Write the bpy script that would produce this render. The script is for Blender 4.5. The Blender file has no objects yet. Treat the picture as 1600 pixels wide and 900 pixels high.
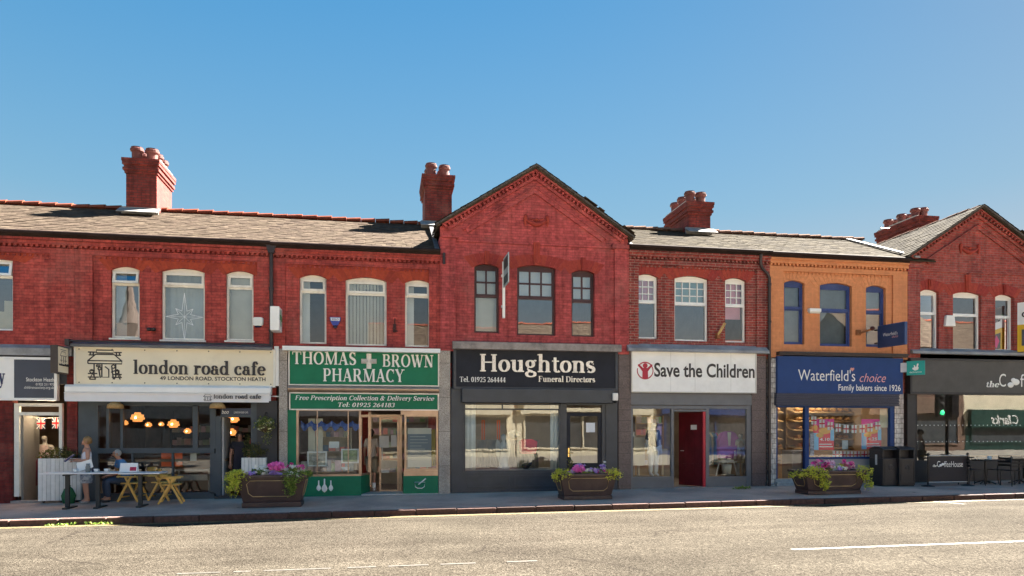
import bpy, bmesh, math, random
from mathutils import Vector, Matrix
from mathutils.geometry import tessellate_polygon
R = math.radians
random.seed(7)
SC = bpy.context.scene
COL = SC.collection

# ------------------------------------------------------------------ camera, sky, sun, exposure
FPX, YAW, DIST, HOR, EYE = 1127.0, R(10.06), 19.7, 672.0, 1.9
cd = bpy.data.cameras.new('camera'); cam = bpy.data.objects.new('camera', cd); COL.objects.link(cam)
cam.location = (0, -DIST, EYE); cam.rotation_euler = (R(90), 0, -YAW)
cd.sensor_width = 36; cd.lens = FPX / 1600 * 36; cd.shift_y = (HOR - 450) / 1600
cd.clip_start = .1; cd.clip_end = 2000
SC.camera = cam
SUN_DIR = Vector((.92, .45, 1.0)).normalized()          # towards the sun: behind the terrace, to the right
w = bpy.data.worlds.new('World'); SC.world = w; w.use_nodes = True
nt = w.node_tree; bg = nt.nodes['Background']
sky = nt.nodes.new('ShaderNodeTexSky'); sky.sky_type = 'NISHITA'; sky.sun_disc = False
sky.sun_elevation = math.asin(SUN_DIR.z); sky.sun_rotation = math.atan2(SUN_DIR.x, SUN_DIR.y)
sky.air_density = 1.25; sky.dust_density = .5; sky.ozone_density = .9; sky.altitude = 100
# roll off the glare round the sun so the sky keeps its blue in a facade-exposed picture
bw = nt.nodes.new('ShaderNodeRGBToBW'); nt.links.new(sky.outputs[0], bw.inputs[0])
ma = nt.nodes.new('ShaderNodeMath'); ma.operation = 'MULTIPLY_ADD'; ma.inputs[1].default_value = 1 / .9; ma.inputs[2].default_value = 1.0; nt.links.new(bw.outputs[0], ma.inputs[0])
dv = nt.nodes.new('ShaderNodeVectorMath'); dv.operation = 'DIVIDE'; nt.links.new(sky.outputs[0], dv.inputs[0]); nt.links.new(ma.outputs[0], dv.inputs[1])
hs = nt.nodes.new('ShaderNodeHueSaturation'); hs.inputs['Saturation'].default_value = 1.25; hs.inputs['Hue'].default_value = .480; tc = nt.nodes.new('ShaderNodeTexCoord'); sp = nt.nodes.new('ShaderNodeSeparateXYZ'); nt.links.new(tc.outputs['Generated'], sp.inputs[0])
# summer haze: paler towards the horizon, deeper overhead
hz = nt.nodes.new('ShaderNodeValToRGB'); hz.color_ramp.elements.new(.3)
for e_, (p_, c_) in zip(hz.color_ramp.elements, ((.04, (1.0, .74, .66, 1)), (.28, (.62, .61, .62, 1)), (.55, (.42, .47, .56, 1)))): e_.position = p_; e_.color = c_
nt.links.new(sp.outputs[2], hz.inputs[0]); vm = nt.nodes.new('ShaderNodeVectorMath'); vm.operation = 'MULTIPLY'; nt.links.new(dv.outputs[0], vm.inputs[0]); nt.links.new(hz.outputs[0], vm.inputs[1])
sc_ = nt.nodes.new('ShaderNodeVectorMath'); sc_.operation = 'SCALE'; sc_.inputs['Scale'].default_value = 1.72; nt.links.new(vm.outputs[0], sc_.inputs[0])
nt.links.new(sc_.outputs[0], hs.inputs['Color'])
nt.links.new(hs.outputs[0], bg.inputs[0]); bg.inputs[1].default_value = .05
sl = bpy.data.lights.new('sun', 'SUN'); sun = bpy.data.objects.new('sun', sl); COL.objects.link(sun)
sl.energy = 5.0; sl.angle = R(.5); sl.color = (1, .93, .82)
sun.rotation_euler = SUN_DIR.to_track_quat('Z', 'Y').to_euler()
SC.view_settings.view_transform = 'Standard'; SC.view_settings.look = 'None'
SC.view_settings.exposure = 3.65; SC.view_settings.gamma = 1
SC.view_settings.use_curve_mapping = False
SC.cycles.max_bounces = 8; SC.cycles.diffuse_bounces = 4; SC.cycles.transparent_max_bounces = 12
SC.cycles.use_denoising = True; SC.cycles.caustics_reflective = False; SC.cycles.caustics_refractive = False

# ------------------------------------------------------------------ survey helpers: photo measurement -> metres
def at(px, py, Y=0.0):
    d = DIST + Y; t = (px - 800) / FPX; c, s = math.cos(YAW), math.sin(YAW)
    X = d * (s + t * c) / (c - t * s)
    return X, EYE - (py - HOR) * (d * c + X * s) / FPX
def ax(px, Y=0.0): return at(px, 0, Y)[0]
def az(px, py, Y=0.0): return at(px, py, Y)[1]
SLOPE = .0075
def gx(x): return SLOPE * x
KY = -3.45
def pav(x, y): return gx(x) + .165 + .05 * max(min(y, 0), -3.3) / 3.3
def road(x, y): return gx(x) - .015 + .08 * (1 - ((y + 8.4) / 4.95) ** 2)
def foot(px, py):
    Y = -1.5
    for _ in range(30):
        X = ax(px, Y); z = pav(X, Y)
        depth = (EYE - z) * FPX / (py - HOR)
        d = (depth - X * math.sin(YAW)) / math.cos(YAW)
        Y = .5 * Y + .5 * (d - DIST)
    return X, Y, pav(X, Y)

# ------------------------------------------------------------------ objects
OFF = {}
def tag(o, label=None, cat=None, group=None, kind=None):
    if label: o['label'] = label
    if cat: o['category'] = cat
    if group: o['group'] = group
    if kind: o['kind'] = kind
    return o
def thing(name, label, cat, loc=(0, 0, 0), group=None, local=False):
    o = bpy.data.objects.new(name, None); COL.objects.link(o)
    o.location = loc; o.empty_display_size = .2
    OFF[o.name] = Vector((0, 0, 0)) if local else Vector(loc)
    return tag(o, label, cat, group)
def kids(o): return [c for c in bpy.data.objects if c.parent is o]
def copy_tree(o, parent=None):
    c = o.copy(); COL.objects.link(c)
    if parent: c.parent = parent
    for ch in kids(o): copy_tree(ch, c)
    return c
def place(o, loc, rz=0, label=None, group=None, scale=None):
    o.location = loc; o.rotation_euler = (0, 0, rz)
    if label: o['label'] = label
    if group: o['group'] = group
    if scale: o.scale = (scale,) * 3 if not hasattr(scale, '__len__') else scale
    return o

class MB:
    def __init__(s): s.v = []; s.f = []; s.sm = []
    def add(s, vs, fs, smooth=False):
        n = len(s.v); s.v += [tuple(p) for p in vs]
        for f in fs: s.f.append(tuple(i + n for i in f)); s.sm.append(smooth)
        return s
    def quad(s, a, b, c, d): return s.add([a, b, c, d], [(0, 1, 2, 3)])
    def box(s, x0, x1, y0, y1, z0, z1, dz=0):
        # dz: how far the right end stands above the left one
        v = [(x, y, z + (dz if i else 0)) for i, x in enumerate((x0, x1)) for y in (y0, y1) for z in (z0, z1)]
        return s.add(v, [(0, 1, 3, 2), (4, 6, 7, 5), (0, 4, 5, 1), (2, 3, 7, 6), (0, 2, 6, 4), (1, 5, 7, 3)])
    def obox(s, c, size, rot=None):
        m = rot if rot else Matrix.Identity(3)
        v = [Vector(c) + m @ Vector((x * size[0] / 2, y * size[1] / 2, z * size[2] / 2)) for x in (-1, 1) for y in (-1, 1) for z in (-1, 1)]
        return s.add(v, [(0, 1, 3, 2), (4, 6, 7, 5), (0, 4, 5, 1), (2, 3, 7, 6), (0, 2, 6, 4), (1, 5, 7, 3)])
    def bar(s, a, b, w, h=None, up=(0, 0, 1)):
        a, b = Vector(a), Vector(b); h = h or w
        d = (b - a); L = d.length; d.normalize()
        u = Vector(up)
        if abs(d.dot(u)) > .98: u = Vector((0, 1, 0))
        sdir = d.cross(u).normalized(); u = sdir.cross(d)
        m = Matrix((d, sdir, u)).transposed()
        return s.obox((a + b) / 2, (L, w, h), m)
    def prism(s, pts, y0, y1):
        # polygon in x,z extruded along y
        n = len(pts)
        tris = tessellate_polygon([[Vector((p[0], p[1], 0)) for p in pts]])
        v = [(p[0], y0, p[1]) for p in pts] + [(p[0], y1, p[1]) for p in pts]
        f = [tuple(t) for t in tris] + [tuple(n + i for i in t) for t in tris]
        f += [(i, (i + 1) % n, n + (i + 1) % n, n + i) for i in range(n)]
        return s.add(v, f)
    def prism_x(s, pts, x0, x1):
        # polygon in y,z extruded along x
        n = len(pts)
        v = [(x0, p[0], p[1]) for p in pts] + [(x1, p[0], p[1]) for p in pts]
        f = [tuple(range(n)), tuple(range(2 * n - 1, n - 1, -1))]
        f += [(i, (i + 1) % n, n + (i + 1) % n, n + i) for i in range(n)]
        return s.add(v, f)
    def wall(s, outline, holes, y, depth):
        loops = [outline] + holes
        tris = tessellate_polygon([[Vector((p[0], p[1], 0)) for p in l] for l in loops])
        flat = [p for l in loops for p in l]
        s.add([(p[0], y, p[1]) for p in flat], [tuple(t) for t in tris])
        for h in holes:
            n = len(h)
            s.add([(p[0], y, p[1]) for p in h] + [(p[0], y + depth, p[1]) for p in h],
                  [(i, (i + 1) % n, n + (i + 1) % n, n + i) for i in range(n)])
        return s
    def tube(s, path, r, n=8, closed=False, cap=True):
        P = [Vector(p) for p in path]; m = len(P)
        rr = r if hasattr(r, '__len__') else [r] * m
        rings = []
        for i, p in enumerate(P):
            if closed: d = P[(i + 1) % m] - P[i - 1]
            else: d = P[min(i + 1, m - 1)] - P[max(i - 1, 0)]
            d.normalize()
            u = Vector((0, 0, 1)) if abs(d.z) < .9 else Vector((1, 0, 0))
            a = d.cross(u).normalized(); b = d.cross(a)
            rings.append([p + (a * math.cos(2 * math.pi * k / n) + b * math.sin(2 * math.pi * k / n)) * rr[i] for k in range(n)])
        v = [q for ring in rings for q in ring]; f = []
        for i in range(m if closed else m - 1):
            j = (i + 1) % m
            f += [(i * n + k, i * n + (k + 1) % n, j * n + (k + 1) % n, j * n + k) for k in range(n)]
        s.add(v, f, True)
        if cap and not closed:
            s.add(rings[0], [tuple(range(n))]); s.add(rings[-1], [tuple(range(n))])
        return s
    def lathe(s, prof, c=(0, 0, 0), n=16, sy=1.0):
        v = []; f = []
        for r, z in prof:
            v += [(c[0] + r * math.cos(2 * math.pi * k / n), c[1] + sy * r * math.sin(2 * math.pi * k / n), c[2] + z) for k in range(n)]
        for i in range(len(prof) - 1):
            f += [(i * n + k, i * n + (k + 1) % n, (i + 1) * n + (k + 1) % n, (i + 1) * n + k) for k in range(n)]
        return s.add(v, f, True)
    def ball(s, c, r, n=10):
        r = r if hasattr(r, '__len__') else (r, r, r)
        v = []; f = []; m = n // 2 + 1
        for i in range(m + 1):
            t = math.pi * i / m
            for k in range(n):
                p = 2 * math.pi * k / n
                v.append((c[0] + r[0] * math.sin(t) * math.cos(p), c[1] + r[1] * math.sin(t) * math.sin(p), c[2] + r[2] * math.cos(t)))
        for i in range(m):
            f += [(i * n + k, i * n + (k + 1) % n, (i + 1) * n + (k + 1) % n, (i + 1) * n + k) for k in range(n)]
        return s.add(v, f, True)
    def frame(s, x0, x1, z0, z1, y0, y1, w, wb=None, wt=None):
        wb = wb or w; wt = wt or w
        s.box(x0, x0 + w, y0, y1, z0, z1); s.box(x1 - w, x1, y0, y1, z0, z1)
        s.box(x0 + w, x1 - w, y0 + .002, y1, z0, z0 + wb); s.box(x0 + w, x1 - w, y0 + .002, y1, z1 - wt, z1)
        return s
    def ribbon_strokes(s, strokes, X0, Z0, sx, sz, y, dep, slant=0, flip=1):
        # each stroke: list of (x, z, w) -> a raised strip
        for q, st in enumerate(strokes):
            L = []; Rr = []
            for i, (x, z, wd) in enumerate(st):
                a = st[max(i - 1, 0)]; b = st[min(i + 1, len(st) - 1)]
                dx, dz = b[0] - a[0], b[1] - a[1]; l = math.hypot(dx, dz) or 1
                nx, nz = -dz / l, dx / l
                L.append((x + nx * wd / 2, z + nz * wd / 2)); Rr.append((x - nx * wd / 2, z - nz * wd / 2))
            poly = L + Rr[::-1]; n = len(st); N = 2 * n
            yy = y - (dep + .0006 * (q + 1)) * flip
            T = lambda p, Y: (X0 + (p[0] + slant * p[1]) * sx, Y, Z0 + p[1] * sz)
            v = [T(p, yy) for p in poly] + [T(p, y) for p in poly]
            f = [(i, i + 1, N - 2 - i, N - 1 - i) for i in range(n - 1)]
            f += [(i, (i + 1) % N, N + (i + 1) % N, N + i) for i in range(N)]
            s.add(v, f)
        return s
    def build(s, name, mat, parent=None, label=None, cat=None, group=None, kind=None, origin=None, local=False):
        me = bpy.data.meshes.new(name)
        if parent is not None: off = OFF.get(parent.name, Vector((0, 0, 0)))
        elif local: off = Vector((0, 0, 0))
        elif origin is not None: off = Vector(origin)
        else:
            xs = [p[0] for p in s.v]; ys = [p[1] for p in s.v]; zs = [p[2] for p in s.v]
            off = Vector(((min(xs) + max(xs)) / 2, (min(ys) + max(ys)) / 2, min(zs)))
        me.from_pydata([(p[0] - off.x, p[1] - off.y, p[2] - off.z) for p in s.v], [], s.f)
        me.polygons.foreach_set('use_smooth', s.sm)
        bm = bmesh.new(); bm.from_mesh(me); bmesh.ops.recalc_face_normals(bm, faces=bm.faces); bm.to_mesh(me); bm.free()
        me.materials.append(mat)
        o = bpy.data.objects.new(name, me); COL.objects.link(o)
        if parent is not None: o.parent = parent
        else: o.location = off
        OFF[o.name] = off
        return tag(o, label, cat, group, kind)

def soften(o, wd=.008, seg=2):
    m = o.modifiers.new('bevel', 'BEVEL'); m.width = wd; m.segments = seg; m.limit_method = 'ANGLE'; m.angle_limit = R(40)
    return o

# ------------------------------------------------------------------ materials
def newmat(name):
    m = bpy.data.materials.new(name); m.use_nodes = True; t = m.node_tree
    return m, t, t.nodes['Principled BSDF']
def node(t, typ, **kw):
    n = t.nodes.new(typ)
    for k, v in kw.items():
        if k.startswith('i_'):
            key = k[2:]; n.inputs[int(key) if key.isdigit() else key.replace('_', ' ')].default_value = v
        else: setattr(n, k, v)
    return n
def c4(c): return (c[0], c[1], c[2], 1)
def mul(c, k): return tuple(min(1, x * k) for x in c)
def noise(t, scale, detail=4, vec=None, rough=.6):
    n = node(t, 'ShaderNodeTexNoise', i_Scale=scale, i_Detail=detail, i_Roughness=rough)
    if vec is not None: t.links.new(vec, n.inputs['Vector'])
    return n
def ramp(t, fac, stops):
    r = t.nodes.new('ShaderNodeValToRGB')
    while len(r.color_ramp.elements) < len(stops): r.color_ramp.elements.new(.5)
    for e, (p, c) in zip(r.color_ramp.elements, stops): e.position = p; e.color = c4(c)
    t.links.new(fac, r.inputs[0]); return r
def mixc(t, fac, a, b, blend='MIX'):
    m = node(t, 'ShaderNodeMix', data_type='RGBA', blend_type=blend)
    for sock, val in ((m.inputs[0], fac), (m.inputs[6], a), (m.inputs[7], b)):
        if hasattr(val, 'links'): t.links.new(val, sock)
        else: sock.default_value = c4(val) if hasattr(val, '__len__') else val
    return m.outputs[2]
def wpos(t): return t.nodes.new('ShaderNodeNewGeometry').outputs['Position']
MC = {}
def paint(name, c, rough=.55, var=.18, metal=0, scale=3.0, bump=.0, dirt=None, spec=.5):
    if name in MC: return MC[name]
    m, t, b = newmat(name); p = wpos(t)
    n = noise(t, scale, 6, p)
    r = ramp(t, n.outputs['Fac'], [(.3, mul(c, 1 - var)), (.7, mul(c, 1 + var))])
    col = r.outputs[0]
    if dirt:
        n2 = noise(t, 1.7, 8, p, .7); r2 = ramp(t, n2.outputs['Fac'], [(.52, (0, 0, 0)), (.72, (1, 1, 1))])
        col = mixc(t, r2.outputs[0], col, dirt)
    t.links.new(col, b.inputs['Base Color'])
    n3 = noise(t, scale * 9, 4, p)
    rr = node(t, 'ShaderNodeMapRange', i_3=max(.03, rough - .12), i_4=min(1, rough + .12)); t.links.new(n3.outputs['Fac'], rr.inputs[0]); t.links.new(rr.outputs[0], b.inputs['Roughness'])
    b.inputs['Metallic'].default_value = metal; b.inputs['Specular IOR Level'].default_value = spec
    if bump:
        bp = node(t, 'ShaderNodeBump', i_Strength=.5, i_Distance=bump); t.links.new(n3.outputs['Fac'], bp.inputs['Height']); t.links.new(bp.outputs[0], b.inputs['Normal'])
    MC[name] = m; return m
def wallvec(t, ox=0, oz=0):
    s = node(t, 'ShaderNodeSeparateXYZ'); t.links.new(wpos(t), s.inputs[0])
    a = node(t, 'ShaderNodeMath', operation='ADD'); t.links.new(s.outputs[0], a.inputs[0]); t.links.new(s.outputs[1], a.inputs[1])
    c = node(t, 'ShaderNodeCombineXYZ'); t.links.new(a.outputs[0], c.inputs[0]); t.links.new(s.outputs[2], c.inputs[1])
    return c.outputs[0], s
def brick(name, c1, c2, mortar, msize=.008, bw=.225, rh=.075, stain=(.06, .03, .03), stainamt=.5, bump=.006, rough=.8, chips=None, vary=1.0):
    F_ = lambda *c: tuple(1 + (x - 1) * vary for x in c)
    if name in MC: return MC[name]
    m, t, b = newmat(name); v, s = wallvec(t)
    # slightly wandering courses
    nz = noise(t, 2.2, 3, v); dv = node(t, 'ShaderNodeVectorMath', operation='SCALE'); dv.inputs['Scale'].default_value = .012
    sb = node(t, 'ShaderNodeVectorMath', operation='SUBTRACT'); t.links.new(nz.outputs['Color'], sb.inputs[0]); sb.inputs[1].default_value = (.5, .5, .5)
    t.links.new(sb.outputs[0], dv.inputs[0]); av = node(t, 'ShaderNodeVectorMath', operation='ADD'); t.links.new(v, av.inputs[0]); t.links.new(dv.outputs[0], av.inputs[1])
    k = node(t, 'ShaderNodeTexBrick', i_Scale=1.0, i_Mortar_Size=msize, i_Mortar_Smooth=.2, i_Bias=-.1, i_Brick_Width=bw, i_Row_Height=rh)
    k.inputs['Color1'].default_value = c4(c1); k.inputs['Color2'].default_value = c4(c2); k.inputs['Mortar'].default_value = c4(mortar)
    t.links.new(av.outputs[0], k.inputs['Vector'])
    n1 = noise(t, 9, 6, v); r1 = ramp(t, n1.outputs['Fac'], [(.3, F_(.66, .64, .64)), (.72, F_(1.30, 1.28, 1.24))])
    col = mixc(t, 1.0, k.outputs['Color'], r1.outputs[0], 'MULTIPLY')
    n2 = noise(t, .9, 9, v, .68); r2 = ramp(t, n2.outputs['Fac'], [(.47, (0, 0, 0)), (.75, (stainamt,) * 3)])
    col = mixc(t, r2.outputs[0], col, stain)
    if chips:
        n4 = noise(t, 3.1, 9, v, .72); r4 = ramp(t, n4.outputs['Fac'], [(.66, (0, 0, 0)), (.70, (1, 1, 1))])
        col = mixc(t, r4.outputs[0], col, chips)
    ms = node(t, 'ShaderNodeMapping'); ms.inputs['Scale'].default_value = (5.5, .45, 1); t.links.new(v, ms.inputs[0])
    n5 = noise(t, 1.0, 5, ms.outputs[0], .6); r5 = ramp(t, n5.outputs['Fac'], [(.34, F_(.70, .68, .68)), (.5, (1, 1, 1)), (.72, F_(1.20, 1.22, 1.22))]); col = mixc(t, 1.0, col, r5.outputs[0], 'MULTIPLY')
    n6 = noise(t, .55, 8, v, .7); r6 = ramp(t, n6.outputs['Fac'], [(.52, (0, 0, 0)), (.74, (.34 * vary,) * 3)]); col = mixc(t, r6.outputs[0], col, (.42, .20, .16))
    vb = node(t, 'ShaderNodeTexWhiteNoise', noise_dimensions='2D'); fl = node(t, 'ShaderNodeVectorMath', operation='FLOOR'); dvv = node(t, 'ShaderNodeVectorMath', operation='DIVIDE'); dvv.inputs[1].default_value = (bw, rh, 1)
    t.links.new(av.outputs[0], dvv.inputs[0]); t.links.new(dvv.outputs[0], fl.inputs[0]); t.links.new(fl.outputs[0], vb.inputs['Vector']); rvb = ramp(t, vb.outputs['Value'], [(0, F_(.80, .77, .77)), (.15, F_(.94, .94, .94)), (.85, F_(1.05, 1.05, 1.05)), (1, F_(1.16, 1.16, 1.14))]); col = mixc(t, 1.0, col, rvb.outputs[0], 'MULTIPLY')
    t.links.new(col, b.inputs['Base Color']); b.inputs['Roughness'].default_value = rough; b.inputs['Specular IOR Level'].default_value = .3
    inv = node(t, 'ShaderNodeMath', operation='MULTIPLY_ADD', i_1=-1.0, i_2=1.0); t.links.new(k.outputs['Fac'], inv.inputs[0])
    ad = node(t, 'ShaderNodeMath', operation='MULTIPLY_ADD', i_1=.5); t.links.new(n1.outputs['Fac'], ad.inputs[0]); t.links.new(inv.outputs[0], ad.inputs[2])
    bp = node(t, 'ShaderNodeBump', i_Strength=.7, i_Distance=bump); t.links.new(ad.outputs[0], bp.inputs['Height']); t.links.new(bp.outputs[0], b.inputs['Normal'])
    MC[name] = m; return m
def island(name, stops, rough=.7, tex=.2, scale=12, trans=0, bump=.004, spec=.3):
    # every separate piece of the mesh takes its own tone out of the ramp
    if name in MC: return MC[name]
    m, t, b = newmat(name); g = t.nodes.new('ShaderNodeNewGeometry')
    r = ramp(t, g.outputs['Random Per Island'], stops)
    n = noise(t, scale, 5, g.outputs['Position']); r1 = ramp(t, n.outputs['Fac'], [(.3, (1 - tex,) * 3), (.7, (1 + tex,) * 3)])
    col = mixc(t, 1.0, r.outputs[0], r1.outputs[0], 'MULTIPLY')
    t.links.new(col, b.inputs['Base Color']); b.inputs['Roughness'].default_value = rough; b.inputs['Specular IOR Level'].default_value = spec
    if bump:
        bp = node(t, 'ShaderNodeBump', i_Strength=.5, i_Distance=bump); t.links.new(n.outputs['Fac'], bp.inputs['Height']); t.links.new(bp.outputs[0], b.inputs['Normal'])
    if trans:
        tr = t.nodes.new('ShaderNodeBsdfTranslucent'); t.links.new(col, tr.inputs[0])
        mx = node(t, 'ShaderNodeMixShader', i_0=trans); t.links.new(b.outputs[0], mx.inputs[1]); t.links.new(tr.outputs[0], mx.inputs[2])
        t.links.new(mx.outputs[0], t.nodes['Material Output'].inputs[0])
    MC[name] = m; return m
def glass(name, refl=.2, tint=(.9, .95, .94), wave=.0006):
    if name in MC: return MC[name]
    m = bpy.data.materials.new(name); m.use_nodes = True; t = m.node_tree; t.nodes.clear()
    o = t.nodes.new('ShaderNodeOutputMaterial'); tr = t.nodes.new('ShaderNodeBsdfTransparent'); tr.inputs[0].default_value = c4(tint)
    gl = node(t, 'ShaderNodeBsdfGlossy', i_Roughness=.0); gl.inputs[0].default_value = (.95, .97, 1, 1)
    lw = node(t, 'ShaderNodeFresnel', i_IOR=1.5)
    mr = node(t, 'ShaderNodeMapRange', i_1=.04, i_2=1.0, i_3=refl, i_4=1.0); t.links.new(lw.outputs[0], mr.inputs[0])
    mx = t.nodes.new('ShaderNodeMixShader'); t.links.new(mr.outputs[0], mx.inputs[0]); t.links.new(tr.outputs[0], mx.inputs[1]); t.links.new(gl.outputs[0], mx.inputs[2])
    n = noise(t, 1.3, 2, wpos(t)); bp = node(t, 'ShaderNodeBump', i_Strength=.3, i_Distance=wave * 4); t.links.new(n.outputs['Fac'], bp.inputs['Height'])
    t.links.new(bp.outputs[0], gl.inputs['Normal']); t.links.new(mx.outputs[0], o.inputs[0])
    MC[name] = m; return m
def glow(name, c, s):
    if name in MC: return MC[name]
    m, t, b = newmat(name); b.inputs['Base Color'].default_value = c4(c); b.inputs['Emission Color'].default_value = c4(c); b.inputs['Emission Strength'].default_value = s
    MC[name] = m; return m

BR_RED = brick('painted_red_brick', (.44, .074, .060), (.36, .054, .046), (.25, .044, .040), .007, stain=(.085, .016, .018), stainamt=.7, chips=(.30, .11, .09))
BR_GAB = brick('dusty_red_brick', (.48, .086, .084), (.40, .068, .068), (.28, .054, .054), .006, stain=(.10, .022, .028), stainamt=.5)
BR_SAVE = brick('bare_red_brick', (.33, .052, .042), (.19, .033, .030), (.30, .20, .165), .008, stain=(.07, .025, .025), stainamt=.45)
BR_COF = brick('soft_red_brick', (.38, .066, .052), (.28, .048, .042), (.26, .13, .11), .008, stain=(.10, .03, .03), stainamt=.45)
BR_OR = brick('painted_orange_brick', (.66, .265, .115), (.63, .25, .108), (.58, .225, .10), .004, stain=(.48, .16, .075), stainamt=.5, chips=(.22, .05, .035), vary=.3, bump=.003)
BR_CHIM = brick('sooty_red_brick', (.22, .034, .026), (.14, .023, .020), (.09, .032, .028), .01, stain=(.06, .02, .02), stainamt=.6)
BR_PIER = brick('deep_red_brick', (.20, .028, .022), (.15, .022, .02), (.12, .03, .025), .007)
ARCH = island('rubbed_arch_brick', [(0, (.40, .06, .028)), (.5, (.33, .048, .024)), (1, (.26, .036, .022))], .8)
ARCH_OR = island('painted_arch_brick', [(0, (.66, .265, .115)), (1, (.60, .235, .10))], .8)
ARCH_GAB = island('gable_arch_brick', [(0, (.36, .055, .034)), (1, (.28, .036, .030))], .8)
SLATE_L = island('brown_roof_slate', [(0, (.060, .044, .034)), (.5, (.070, .053, .040)), (.9, (.082, .063, .047)), (1, (.050, .037, .030))], .95, .38, 5, spec=.05)
SLATE_R = island('grey_roof_slate', [(0, (.036, .030, .023)), (.5, (.046, .038, .028)), (.9, (.057, .048, .034)), (1, (.028, .023, .019))], .95, .38, 5, spec=.05)
TERRA = island('ridge_terracotta', [(0, (.21, .062, .036)), (1, (.15, .042, .028))], .95, spec=.05)
TERRA_P = island('ridge_pale_clay', [(0, (.18, .11, .08)), (1, (.13, .075, .055))], .95, spec=.05)
POT = paint('chimney_pot_clay', (.12, .030, .025), .7, .3, dirt=(.05, .025, .022))
LEAD = paint('lead_sheet', (.27, .265, .265), .75, .35, metal=0, scale=2.2, bump=.004, dirt=(.36, .37, .38))
LEAD_D = paint('dark_lead', (.12, .12, .13), .5, .3, scale=4, bump=.003)
MORTAR = paint('flaunching_mortar', (.42, .40, .37), .9, .2, bump=.01)
STONE = paint('grey_stone_ledge', (.30, .26, .24), .8, .3, scale=5, bump=.006, dirt=(.12, .11, .11))
GUT = paint('dark_gutter_paint', (.030, .020, .018), .8, .3, spec=.08)
GUT_D = paint('dark_downpipe_paint', (.03, .02, .022), .45, .3)
UPVC = paint('white_window_plastic', (.86, .85, .82), .4, .05)
UPVC_O = paint('aged_white_frame', (.80, .77, .69), .5, .10, dirt=(.52, .48, .42))
BROWN_F = paint('dark_brown_frame', (.055, .018, .020), .5, .25)
BLUE_F = paint('blue_frame_paint', (.028, .055, .20), .5, .25, dirt=(.07, .10, .22))
GL_UP = glass('upper_window_glass', .16)
GL_DK = glass('tall_reflecting_glass', .26)
GL_SH = glass('shop_window_glass', .045)
GL_RF = glass('strong_shop_glass', .085)
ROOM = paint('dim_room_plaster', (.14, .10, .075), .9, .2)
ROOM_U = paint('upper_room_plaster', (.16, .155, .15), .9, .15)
BLIND = paint('pale_blind_cloth', (.68, .68, .66), .8, .06)
# ------------------------------------------------------------------ lettering: a drawn bold serif
TH_, TN_ = .138, .046
def _auto(pts, tk=None, tn=None):
    tk = tk or TH_; tn = tn or TN_; out = []
    for i, (x, z) in enumerate(pts):
        a = pts[max(i - 1, 0)]; b = pts[min(i + 1, len(pts) - 1)]
        dx, dz = b[0] - a[0], b[1] - a[1]; l = math.hypot(dx, dz) or 1
        out.append((x, z, tn + (tk - tn) * (abs(dz) / l) ** 1.4))
    return out
def A_(cx, cz, rx, rz, a0, a1, n=16, **k):
    return _auto([(cx + rx * math.cos(R(a0 + (a1 - a0) * i / n)), cz + rz * math.sin(R(a0 + (a1 - a0) * i / n))) for i in range(n + 1)], **k)
def V_(x, z0, z1, w=None): return [(x, z0, w or TH_), (x, z1, w or TH_)]
def D_(x0, z0, x1, z1, w): return [(x0, z0, w), (x1, z1, w)]
def S_(x0, x1, z, up=1): return [(x0, z + up * TN_ / 2, TN_), (x1, z + up * TN_ / 2, TN_)]
def DOT(x, z, r=.065): return [(x - r, z, r * .9), (x - r * .5, z, r * 1.8), (x, z, r * 2), (x + r * .5, z, r * 1.8), (x + r, z, r * .9)]
XH, CP, AS, DS = .47, .68, .72, -.2
def foots(x, z=0, w=.115): return S_(x - w, x + w, z)
def flag(x, z): return [(x - .13, z - TN_ * .7, TN_), (x, z - TN_ * .7, TN_ * 1.3)]
r_ = XH / 2 - TN_ / 2
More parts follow.
